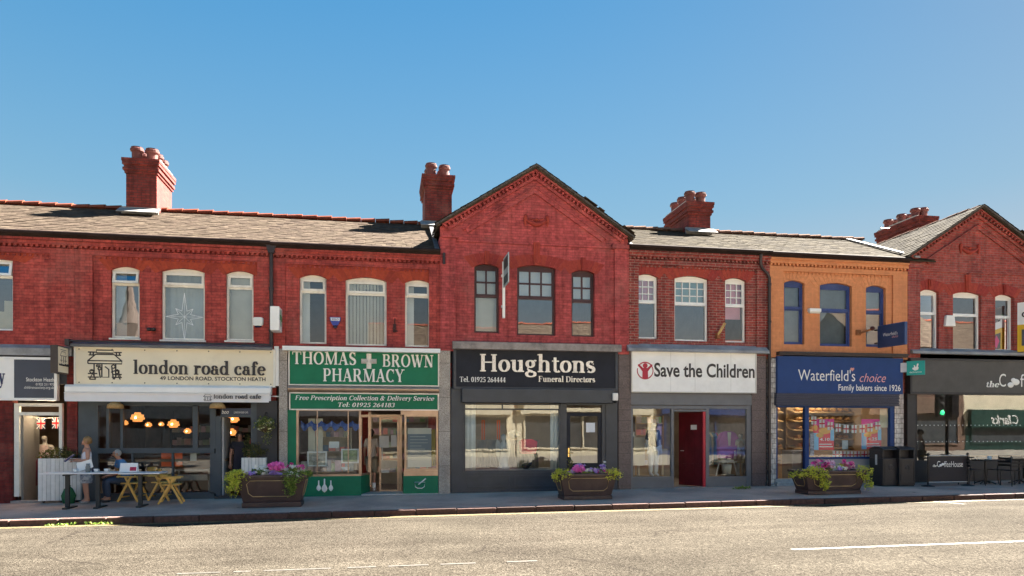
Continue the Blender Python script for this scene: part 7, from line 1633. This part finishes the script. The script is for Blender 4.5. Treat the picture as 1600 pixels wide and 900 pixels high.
# funeral directors window: angel, drapes, red cloth
fl = F3 + .60; m = MB(); m.box(ax(725), ax(875), .12, 1.3, F3, fl); m.build('window_plinth', paint('parlour_plinth', (.30, .28, .26), .7, .1), B3)
STN = paint('weathered_statue_stone', (.42, .41, .39), .8, .2, bump=.004); x = ax(787, .5)
T = thing('angel_statue', 'grey stone angel statue standing in the funeral directors window', 'statue', (x, .5, fl)); m = MB(); m.lathe([(.17, 0), (.17, .06), (.13, .08), (.125, .3), (.10, .5), (.13, .62), (.10, .72), (.05, .78), (.045, .80), (.075, .86), (.08, .92), (.05, .98), (0, 1.0)], (x, .5, fl), 18, sy=.85); m.build('figure', STN, T)
for s in (-1, 1): m = MB(); m.prism([(x + s * .06, fl + .72), (x + s * .18, fl + .86), (x + s * .22, fl + .70), (x + s * .20, fl + .40), (x + s * .12, fl + .18), (x + s * .09, fl + .4)], .58, .63); soften(m.build('wing', STN, T), .02); m = MB(); m.tube([(x + s * .13, .48, fl + .66), (x + s * .12, .38, fl + .52), (x + s * .01, .36, fl + .60)], [.035, .032, .022], 8); m.build('arm', STN, T)
def drape(name, label, l, r, Y, z0, z1, mat, amp=.02):
    x0, x1 = ax(l, Y), ax(r, Y); m = MB(); n = max(16, int((x1 - x0) / .02)); v = []
    for i in range(n + 1): xx = x0 + (x1 - x0) * i / n; yy = Y + amp * math.sin(i * 1.1) + amp * .5 * math.sin(i * .37); v += [(xx, yy, z0), (xx, yy, z1)]
    m.add(v, [(2 * i, 2 * i + 2, 2 * i + 3, 2 * i + 1) for i in range(n)], True); o = m.build(name, mat, label=label, cat='curtain'); o.modifiers.new('t', 'SOLIDIFY').thickness = .006
drape('curtain', 'pale curtain at the left edge of the funeral directors window', 725.5, 743, .2, fl, 2.95, CUR, .012); drape('curtain', 'pale curtain at the right edge of the funeral directors window', 860, 875, .2, fl, 2.95, CUR, .012)
drape('low_drape', 'low taupe drape behind the angel statue', 745, 842, 1.0, fl, fl + .82, paint('taupe_drape', (.30, .26, .22), .85, .1), .02)
m = MB(); x = ax(826, .6); m.prism([(x - .22, fl + .42), (x + .22, fl + .42), (x + .26, fl + .78), (x + .10, fl + .84), (x - .14, fl + .84), (x - .26, fl + .76)], .55, .85); soften(m.build('red_cloth', paint('coral_red_cloth', (.85, .09, .13), .8, .1), label='coral red garment hung beside the angel statue', cat='garment'), .05, 3)
m = MB(); x = ax(822, .4); m.ball((x, .45, fl + .08), (.12, .08, .09), 10); m.ball((x + .12, .45, fl + .13), (.06, .05, .06), 8); m.build('black_ornament', DARK, label='small black ornament on the floor of the funeral directors window', cat='ornament')
for px_, lab in ((755, 'left of two orange upright frames standing in for a reflection in the funeral directors window'), (779, 'right of two orange upright frames standing in for a reflection in the funeral directors window')):
    x = ax(px_, 1.6); m = MB(); m.frame(x - .05, x + .05, F3, F3 + 2.0, 1.6, 1.64, .035); m.build('reflected_frame', paint('orange_red_paint', (.85, .16, .04), .5, .1), label=lab, cat='reflected frame')  # orange frames built inside to stand in for a reflection in the glass
clump('vase_flowers', 'white flowers on the drape left of the red garment', 'flower', (ax(803, 1.1), 1.1, fl + .84), [((ax(803, 1.1), 1.1, fl + .95), (.15, .1, .08), 50)], [((ax(803, 1.1), 1.05, fl + 1.0), (.17, .1, .1), 26, .06, F_WHT)])

# bakery: bread shelves, posters, bunting
BREAD = island('baked_bread', [(0, (.50, .24, .07)), (.5, (.65, .36, .13)), (1, (.36, .16, .05))], .6, .2)
for (xa_, xb_, lab) in ((11.5, 13.0, 'wooden bread shelves behind the bakery door'), (13.4, 15.6, 'wooden bread shelves at the back of the bakery window')):
    T = thing('bread_shelves', lab, 'shelf unit', ((xa_ + xb_) / 2, 2.4, F5)); m = MB()
    for i in range(6): m.prism_x([(2.2, F5 + .7 + i * .3), (2.7, F5 + .80 + i * .3), (2.7, F5 + .83 + i * .3), (2.2, F5 + .73 + i * .3)], xa_, xb_)
    m.box(xa_, xb_, 2.70, 2.74, F5, F5 + 2.6); m.box(xa_, xb_, 2.25, 2.7, F5, F5 + .66)
    m.build('frame', WD, T); g_ = MB()
    for i in range(6):
        x = xa_ + .1
        while x < xb_ - .2: l_ = random.uniform(.09, .15); g_.ball((x + l_, 2.38, F5 + .82 + i * .3), (l_ * .9, .14, .07), 8); x += l_ * 2.1
    g_.build('loaves', BREAD, T)['kind'] = 'stuff'
m = MB(); x0, x1 = ax(1238, .9), ax(1262, .9); m.box(x0, x1 + 1.5, .9, 1.5, F5, F5 + 1.0); soften(m.build('counter', paint('grey_counter', (.26, .25, .26), .4, .1), label='grey counter inside the bakery door', cat='counter'), .02)
PST = [paint('poster_red', (.85, .07, .09), .5, .1), paint('poster_orange', (.85, .42, .09), .5, .15), paint('poster_sky', (.24, .50, .75), .5, .1), paint('poster_magenta', (.85, .06, .36), .5, .1)]
def poster(label, l, r, t, b, Y, price):
    T, x0, x1, z0, z1 = picture('food_poster', label, 'poster', l, r, t, b, Y, None, PST[0]); w_ = x1 - x0; h = z1 - z0
    m = MB(); m.box(x0, x0 + w_ * .25, Y - .004, Y - .001, z0, z0 + h * .55); m.box(x1 - w_ * .18, x1, Y - .004, Y - .001, z0 + h * .3, z0 + h * .7); m.build('blue_field', PST[2], T)
    m = MB(); m.box(x0, x1, Y - .004, Y - .001, z0 + h * .8, z1); m.build('magenta_field', PST[3], T)
    m = MB(); m.ball((x0 + w_ * .55, Y, z0 + h * .62), (w_ * .30, .012, h * .11), 14); m.ball((x0 + w_ * .3, Y, z0 + h * .48), (w_ * .2, .012, h * .08), 12); m.ball((x0 + w_ * .1, Y, z0 + h * .72), (w_ * .1, .01, h * .1), 12); m.build('food', PST[1], T)
    sans(price, x0 + w_ * .3, x0 + w_ * .78, z0 + h * .30, h * .09, Y - .006, LETW, T, bold=.02); m = MB(); m.box(x0 + w_ * .28, x1 - w_ * .06, Y - .006, Y - .002, z0 + h * .09, z0 + h * .12); m.box(x0 + w_ * .28, x1 - w_ * .12, Y - .006, Y - .002, z0 + h * .17, z0 + h * .20); m.build('lines', LETW, T)
poster('tall red food poster on the left of the bakery window', 1271, 1303, 655, 703, .10, '4.10'); poster('red and blue food poster on the right of the bakery window', 1346, 1377, 655, 702, .10, '4.25')
picture('notice_sheet', 'cream notice sheet high in the right corner of the bakery window', 'notice', 1375, 1390, 639, 668, .06, None, paint('cream_notice', (.60, .52, .36), .7, .08)); picture('notice_sheet', 'small pale framed sheet low in the middle of the bakery window', 'notice', 1316, 1325, 688, 702, .2, None, paint('pale_sheet', (.42, .45, .46), .7, .2, scale=15)); picture('sticker_strip', 'strip of small round stickers beside the blue bakery mullion', 'sticker', 1266, 1272, 676, 712, .08, None, paint('sticker_mix', (.30, .30, .36), .5, .6, scale=14))
REDF = paint('flag_red', (.55, .01, .03), .7, .05)
def bunting(label, P0, P1, sag, n, fw, fh, Y, jack=False, group=None):
    T = thing('bunting', label, 'bunting', (P0[0], Y, P0[1])); pt = lambda q: (P0[0] + (P1[0] - P0[0]) * q, P0[1] + (P1[1] - P0[1]) * q - sag * 4 * q * (1 - q))
    m = MB(); m.tube([(pt(i / 20)[0], Y, pt(i / 20)[1]) for i in range(21)], .005, 5); m.build('string', WHC, T)
    for i in range(n):
        x, z = pt((i + .5) / n); m = MB(); m.box(x - fw / 2, x + fw / 2, Y - .003, Y + .003, z - fh, z); f = m.build('flag', paint('flag_navy', (.02, .03, .14)) if jack else WHC, T); c = MB(); k_ = .16
        for s in (-1,):
            c.box(x - fw * k_ / 2, x + fw * k_ / 2, Y - .007, Y - .004, z - fh, z); c.box(x - fw / 2, x + fw / 2, Y - .0068, Y - .0042, z - fh / 2 - fh * k_ / 2, z - fh / 2 + fh * k_ / 2)
        c.build('red_cross', REDF, f)
        if jack:
            w2 = MB(); w2.box(x - fw * .17, x + fw * .17, Y - .0038, Y - .0031, z - fh, z); w2.box(x - fw / 2, x + fw / 2, Y - .0036, Y - .0030, z - fh * .67, z - fh * .33); w2.bar((x - fw / 2, Y - .0034, z), (x + fw / 2, Y - .0034, z - fh), .02, .001, up=(0, 1, 0)); w2.bar((x + fw / 2, Y - .0034, z), (x - fw / 2, Y - .0034, z - fh), .02, .001, up=(0, 1, 0)); w2.build('white_cross', WHC, f)
z_ = az(1320, 652, .05); bunting('string of white flags with red crosses hung across the bakery window', (ax(1264, .05) + .03, z_ + .08), (ax(1378, .05), z_ - .10), .22, 9, .17, .24, .055)
z_ = az(1340, 704, .3); bunting('low string of red and white flags along the bottom of the bakery window', (ax(1300, .3), z_), (ax(1378, .3), z_ + .02), .03, 7, .2, .22, .3)
shelves('low shelf of pastries along the bottom of the bakery window', ax(1266, .4), ax(1388, .4), .4, F5 + .35, [F5 + .75], WD, BREAD, (.06, .14), 'pastry_shelf')

# cafe interior: lit pendants, hangings
PEND = glow('pendant_shade_lit', (1, .36, .09), .10); BULB = glow('pendant_bulb', (1, .62, .26), 3)
def pendant(label, px, py, Y, r, first=[None]):
    x, z = at(px, py, Y)
    if first[0] is None:
        T = thing('pendant_lamp', label, 'pendant lamp', (0, 0, 0), 'lit pendant lamps in the cafe', local=True); m = MB()
        prof = [(.10, .20), (.12, .13), (.2, .12), (.21, .04), (.17, .03), (.23, .02), (.24, -.05), (.2, -.06), (.17, -.07), (.16, -.13), (.10, -.14)]
        m.lathe(prof, (0, 0, 0), 20); m.build('lamp_shade', PEND, T); m = MB(); m.ball((0, -.22, 0), .035, 8); m.build('bulb', BULB, T); m = MB(); m.tube([(0, 0, .2), (0, 0, .55)], .006, 6); m.build('cord', DARK, T); first[0] = T; place(T, (x, Y, z), 0, scale=r / .33); return
    c = copy_tree(first[0]); place(c, (x, Y, z), 0, label, scale=r / .33)
pendant('largest lit pendant lamp, just behind the cafe window', 215, 653, .9, .24); pendant('second largest lit pendant lamp, right half of the cafe window', 271, 663, 1.6, .22)
pendant('small lit pendant far back, left in the cafe window', 195, 661, 3.2, .14); pendant('small lit pendant far back between the two big ones', 232, 664, 3.2, .14); pendant('small lit pendant far back, just left of the second big one', 252, 663, 3.4, .12); pendant('low amber lamp at the far right of the cafe window', 293, 674, 2.4, .15)
pendant('upper lit pendant seen through the cafe doorway', 365, 655, 1.8, .22); pendant('lower lit pendant seen through the cafe doorway', 362, 676, 2.6, .2)
for px_, lab in ((182, 'straw dome shade hanging under the awning left of the big pendant'), (341, 'straw dome shade hanging above the cafe doorway')):
    x, z = at(px_, 634, -.12); m = MB(); m.lathe([(0, .10), (.10, .085), (.18, .02), (.195, -.07), (.185, -.07), (.16, .0), (0, .05)], (x, -.2, z), 18); m.build('straw_shade', paint('woven_straw', (.42, .26, .10), .8, .25, scale=20), label=lab, cat='lamp shade')
x0, x1, z0, z1 = PX(252, 285, 706, 729, .35); m = MB(); m.box(x0, x1, .35, .37, z0, z1); m.build('orange_hanging', glow('x', (1, 0, 0), 0) if 0 else paint('orange_cloth', (.90, .15, .03), .7, .1), label='bright orange cloth behind the lower cafe window', cat='cloth')
picture('notice_sheet', 'white paper notice on the lower cafe window right of the orange cloth', 'notice', 297, 307, 708, 720, .09, None, WHC)
shelves('dark bottle shelves at the back of the cafe', -6.6, -4.0, 4.4, F1, [F1 + .9, F1 + 1.3, F1 + 1.7], DARK, GOODS, (.1, .25))
m = MB(); m.box(-6.8, -4.2, 2.6, 3.1, F1, F1 + 1.05); m.build('counter', paint('counter_wood', (.12, .07, .04), .5, .2), label='dark wooden counter inside the cafe', cat='counter')
x = ax(297, .6); m = MB(); m.box(x - .35, x + .5, .5, .9, F1 + .70, F1 + .74); m.box(x - .3, x + .45, .55, .85, F1 + .44, F1 + .60); [m.bar((x + s, .7, F1), (x + s, .7, F1 + .7), .04) for s in (-.3, .45)]; m.build('inside_table', paint('pale_stone_top', (.36, .33, .31), .5, .2), label='pale table inside the cafe below the paper notice', cat='table')
# left charity shop interior
x = ax(62, .9); T = thing('clothes_rail', 'rail of pink and dark red garments inside the left charity shop door', 'clothes rail', (x, .9, F0)); m = MB(); m.tube([(x - .5, .9, F0), (x - .5, .9, F0 + 1.15), (x + .5, .9, F0 + 1.15), (x + .5, .9, F0)], .016, 8); m.build('rail', ALU, T)
GARM = [paint('garment_pink', (.45, .12, .20), .85, .2), paint('garment_maroon', (.20, .03, .06), .85, .2), paint('garment_pale', (.55, .42, .42), .85, .1), paint('garment_grey', (.16, .13, .15), .85, .2)]
for i in range(8):
    q = x - .42 + i * .12; m = MB(); m.prism_x([(.72, F0 + .35), (1.08, F0 + .35), (1.06, F0 + 1.0), (.92, F0 + 1.13), (.88, F0 + 1.13), (.74, F0 + 1.0)], q - .03, q + .035); soften(m.build('garment', GARM[(i * 3) % 4], T), .02)
mannequin('mannequin in a pale top with dark hair inside the left charity shop', 70, 1.5, F0, [('dress', GARM[2])], R(5), 1.7)
picture('price_card', 'yellow card hanging inside the left charity shop doorway', 'card', 44.5, 56, 659, 672, 1.0, None, paint('yellow_card', (.70, .55, .06), .6, .1))
z_ = az(75, 652, .6); bunting('string of union flags inside the left charity shop door', (ax(52, .6), z_), (ax(100, .6), z_ + .02), .03, 2, .2, .28, .6, True)
# coffee house interior
m = MB(); X, Z = at(1450, 629, 1.4); m.lathe([(0, 0), (.05, 0), (.05, .02), (0, .02)], (X, 1.4, 3.12), 12); m.build('ceiling_spot', glow('spot_white', (1, .95, .85), 4), label='small bright ceiling spot inside the coffee house', cat='ceiling light')
for i, px_ in enumerate((1465, 1525, 1570)):
    x = ax(px_, 1.2); T = thing('inside_table', ('left', 'middle', 'right')[i] + ' table inside the coffee house window', 'table', (x, 1.2, F6)); m = MB(); m.box(x - .4, x + .4, .9, 1.5, F6 + .72, F6 + .76); m.build('table_top', WD, T); m = MB(); m.tube([(x, 1.2, F6), (x, 1.2, F6 + .72)], .04, 8); m.build('pedestal', BLKM, T)
# ------------------------------------------------------------------ the other side of the street (seen in the glass)
CRM = paint('cream_render', (.76, .68, .50), .85, .06, scale=.8); BEIGE = brick('opposite_brown_brick', (.42, .28, .18), (.36, .22, .14), (.45, .38, .30)); GABL = paint('ochre_render', (.58, .48, .30), .85, .1)
BEIGE2 = brick('dark_brown_brick', (.20, .13, .09), (.16, .10, .07), (.2, .16, .13))  # darker brown brick for the building left of the long cream one
GL_OP = paint('opposite_dark_glass', (.05, .06, .07), .1, .2)
def opposite(label, x0, x1, he, hr, mat, shop, slate, yf=-24.2, gab=False, nwin=3, fz=(2.7, 3.7)):
    T = thing('opposite_shop', label, 'shop building', ((x0 + x1) / 2, yf, gx(x0) + .15)); b = gx((x0 + x1) / 2) + .1; m = MB()
    m.box(x0, x1, yf - 8, yf, b, b + he); W_ = m.build('wall', mat, T); r = MB(); ym = yf - 4
    if gab: xm = (x0 + x1) / 2; r.prism([(x0 - .2, b + he - .1), (x1 + .2, b + he - .1), (xm, b + hr)], yf - 8.2, yf + .02); m2 = MB(); m2.prism([(x0, b + he), (x1, b + he), (xm, b + hr - .25)], yf + .02, yf + .06); m2.build('gable', mat, T)
    else: r.prism_x([(yf + .25, b + he - .05), (ym, b + hr), (yf - 8.2, b + he - .05)], x0, x1)
    ro = r.build('roof', slate, T)
    if not gab: slates(ro, (x1, yf + .27, b + he - .05), (x0 - x1, 0, 0), (0, ym - yf - .27, hr - he + .07), slate, ew=.4, eh=.3); ridge_tiles(ro, (x0, ym, b + hr + .03), (x1, ym, b + hr + .03), TERRA)
    for i in range(nwin):
        xc = x0 + (x1 - x0) * (i + .5) / nwin; m = MB(); m.frame(xc - .5, xc + .5, b + he - 2.1, b + he - .6, yf, yf + .05, .07); m.box(xc - .43, xc + .43, yf, yf + .045, b + he - 1.4, b + he - 1.34); f = m.build('window', UPVC, T); m = MB(); m.box(xc - .43, xc + .43, yf - .01, yf + .012, b + he - 2.03, b + he - .67); m.build('pane', GL_OP, f); m = MB(); m.box(xc - .6, xc + .6, yf, yf + .14, b + he - 2.2, b + he - 2.1); m.build('sill', STONE, f)
    if shop:
        m = MB(); m.box(x0 + .3, x1 - .3, yf + .01, yf + .30, b + fz[0], b + fz[1]); m.box(x0 + .05, x1 - .05, yf + .005, yf + .04, b - .1, b + fz[0] - .002); s = m.build('fascia', shop, T)
        m = MB(); m.frame(x0 + .5, x1 - .5, b + .5, b + fz[0] - .05, yf + .03, yf + .1, .1); m.box((x0 + x1) / 2 - .05, (x0 + x1) / 2 + .05, yf, yf + .1, b + .6, b + fz[0] - .1); f = m.build('shop_window', shop, T); m = MB(); m.box(x0 + .6, x1 - .6, yf + .03, yf + .06, b + .6, b + fz[0] - .15); m.build('pane', GL_OP, f)
    return T, b
DKG = paint('dark_green_fascia', (.01, .05, .04), .4, .1)
opposite('brown brick shop across the street, opposite the cafe', -16, -9, 5.0, 6.9, BEIGE, CAFEG, SLATE_R)
opposite('cream rendered shop across the street, opposite the pharmacy', -9, -1, 5.0, 6.8, CRM, GREYP, SLATE_R)
opposite('low brown roofed shop across the street, opposite the funeral directors', -1, 8, 5.6, 8.5, BEIGE, CRM, SLATE_L)
opposite('cream rendered shop across the street, opposite the charity shop', 8, 17, 5.8, 8.9, CRM, CRM, SLATE_L)
opposite('brown brick shop across the street, opposite the bakery', 17, 25, 5.6, 7.8, BEIGE, BAKB, SLATE_L)
opposite('ochre rendered shop across the street, opposite the coffee house', 25, 32, 5.6, 7.6, GABL, COFG, SLATE_R, nwin=2)
xg = ax(1513, 24.2)
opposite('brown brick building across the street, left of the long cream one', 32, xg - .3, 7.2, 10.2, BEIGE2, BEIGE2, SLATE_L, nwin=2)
T, b = opposite('long cream building across the street with the dark green shoe shop sign', xg - .3, xg + 12, 6.4, 9.6, CRM, DKG, SLATE_L, nwin=4, fz=(az(1560, 669, 24.2) - gx(40) - .1, az(1560, 641, 24.2) - gx(40) - .1))
xl, xr = ax(1544, 24.2), ax(1586, 24.2); tmp = MB(); sans('Clarks', -(xr - xl) / 2, (xr - xl) / 2, 0, .62, 0, LETW, None, mb=tmp, slant=.25, bold=.01); zt_ = az(1565, 662, 24.2)
m2 = MB(); m2.add([((xl + xr) / 2 - x, -24.2 + .306, zt_ + z) for x, y, z in tmp.v], tmp.f); m2.build('lettering', LETW, T)
# church spire far behind the opposite shops
CHST = paint('dark_church_stone', (.075, .055, .045), .9, .2); T = thing('church_tower', 'distant church tower with a tall pointed spire across the street', 'church', (-55, -150, 0)); m = MB(); m.box(-57, -53, -152, -148, -.5, 26); m.build('tower', CHST, T); m = MB(); m.lathe([(2.2, 0), (0, 11)], (-55, -150, 26), 8); m.build('spire', CHST, T)
# traffic light standing on the kerb beyond the right edge
x, y = ax(1481, 4.0), -4.0; y = -3.0; x = ax(1481, 3.0); z = pav(x, y); T = thing('traffic_light', 'traffic light showing green on a pole at the kerb, mirrored in the coffee house glass', 'traffic light', (x, y, z)); m = MB(); m.tube([(x, y, z), (x, y, z + 3.4)], .055, 12); m.build('pole', BLKM, T)
m = MB(); m.box(x - .42, x - .14, y - .1, y + .1, z + 2.1, z + 3.0); m.box(x + .12, x + .4, y - .1, y + .1, z + 2.1, z + 3.0); m.build('signal_head', BLKM, T)
m = MB(); m.ball((x - .28, y + .1, z + 2.25), (.09, .03, .09), 12); m.build('green_lens', glow('green_signal', (.05, 1, .35), .8), T); m = MB(); m.ball((x - .28, y + .1, z + 2.55), (.09, .03, .09), 12); m.ball((x - .28, y + .1, z + 2.83), (.09, .03, .09), 12); m.build('unlit_lenses', DARK, T)
# passer-by on the pavement beyond the right edge
x = ax(1440, 2.6); T = thing('person', 'walker in a pale vest and dark shorts, mirrored in the coffee house glass', 'person', (0, 0, 0), local=True); J = stand(1.66); J['elr'] = V3(.24, -.08, 1.08); body(T, J, SKIN); hair(T, J, paint('dark_hair', (.02, .014, .012)), (0, -1, 0), 'bun'); shirt(T, J, paint('pale_vest', (.62, .64, .66), .8), 0, 1.1, 'vest'); legs(T, J, GRC_, .2, 'shorts'); shoes(T, J, LETW)
place(T, (x, -2.6, pav(x, -2.6)), R(120))
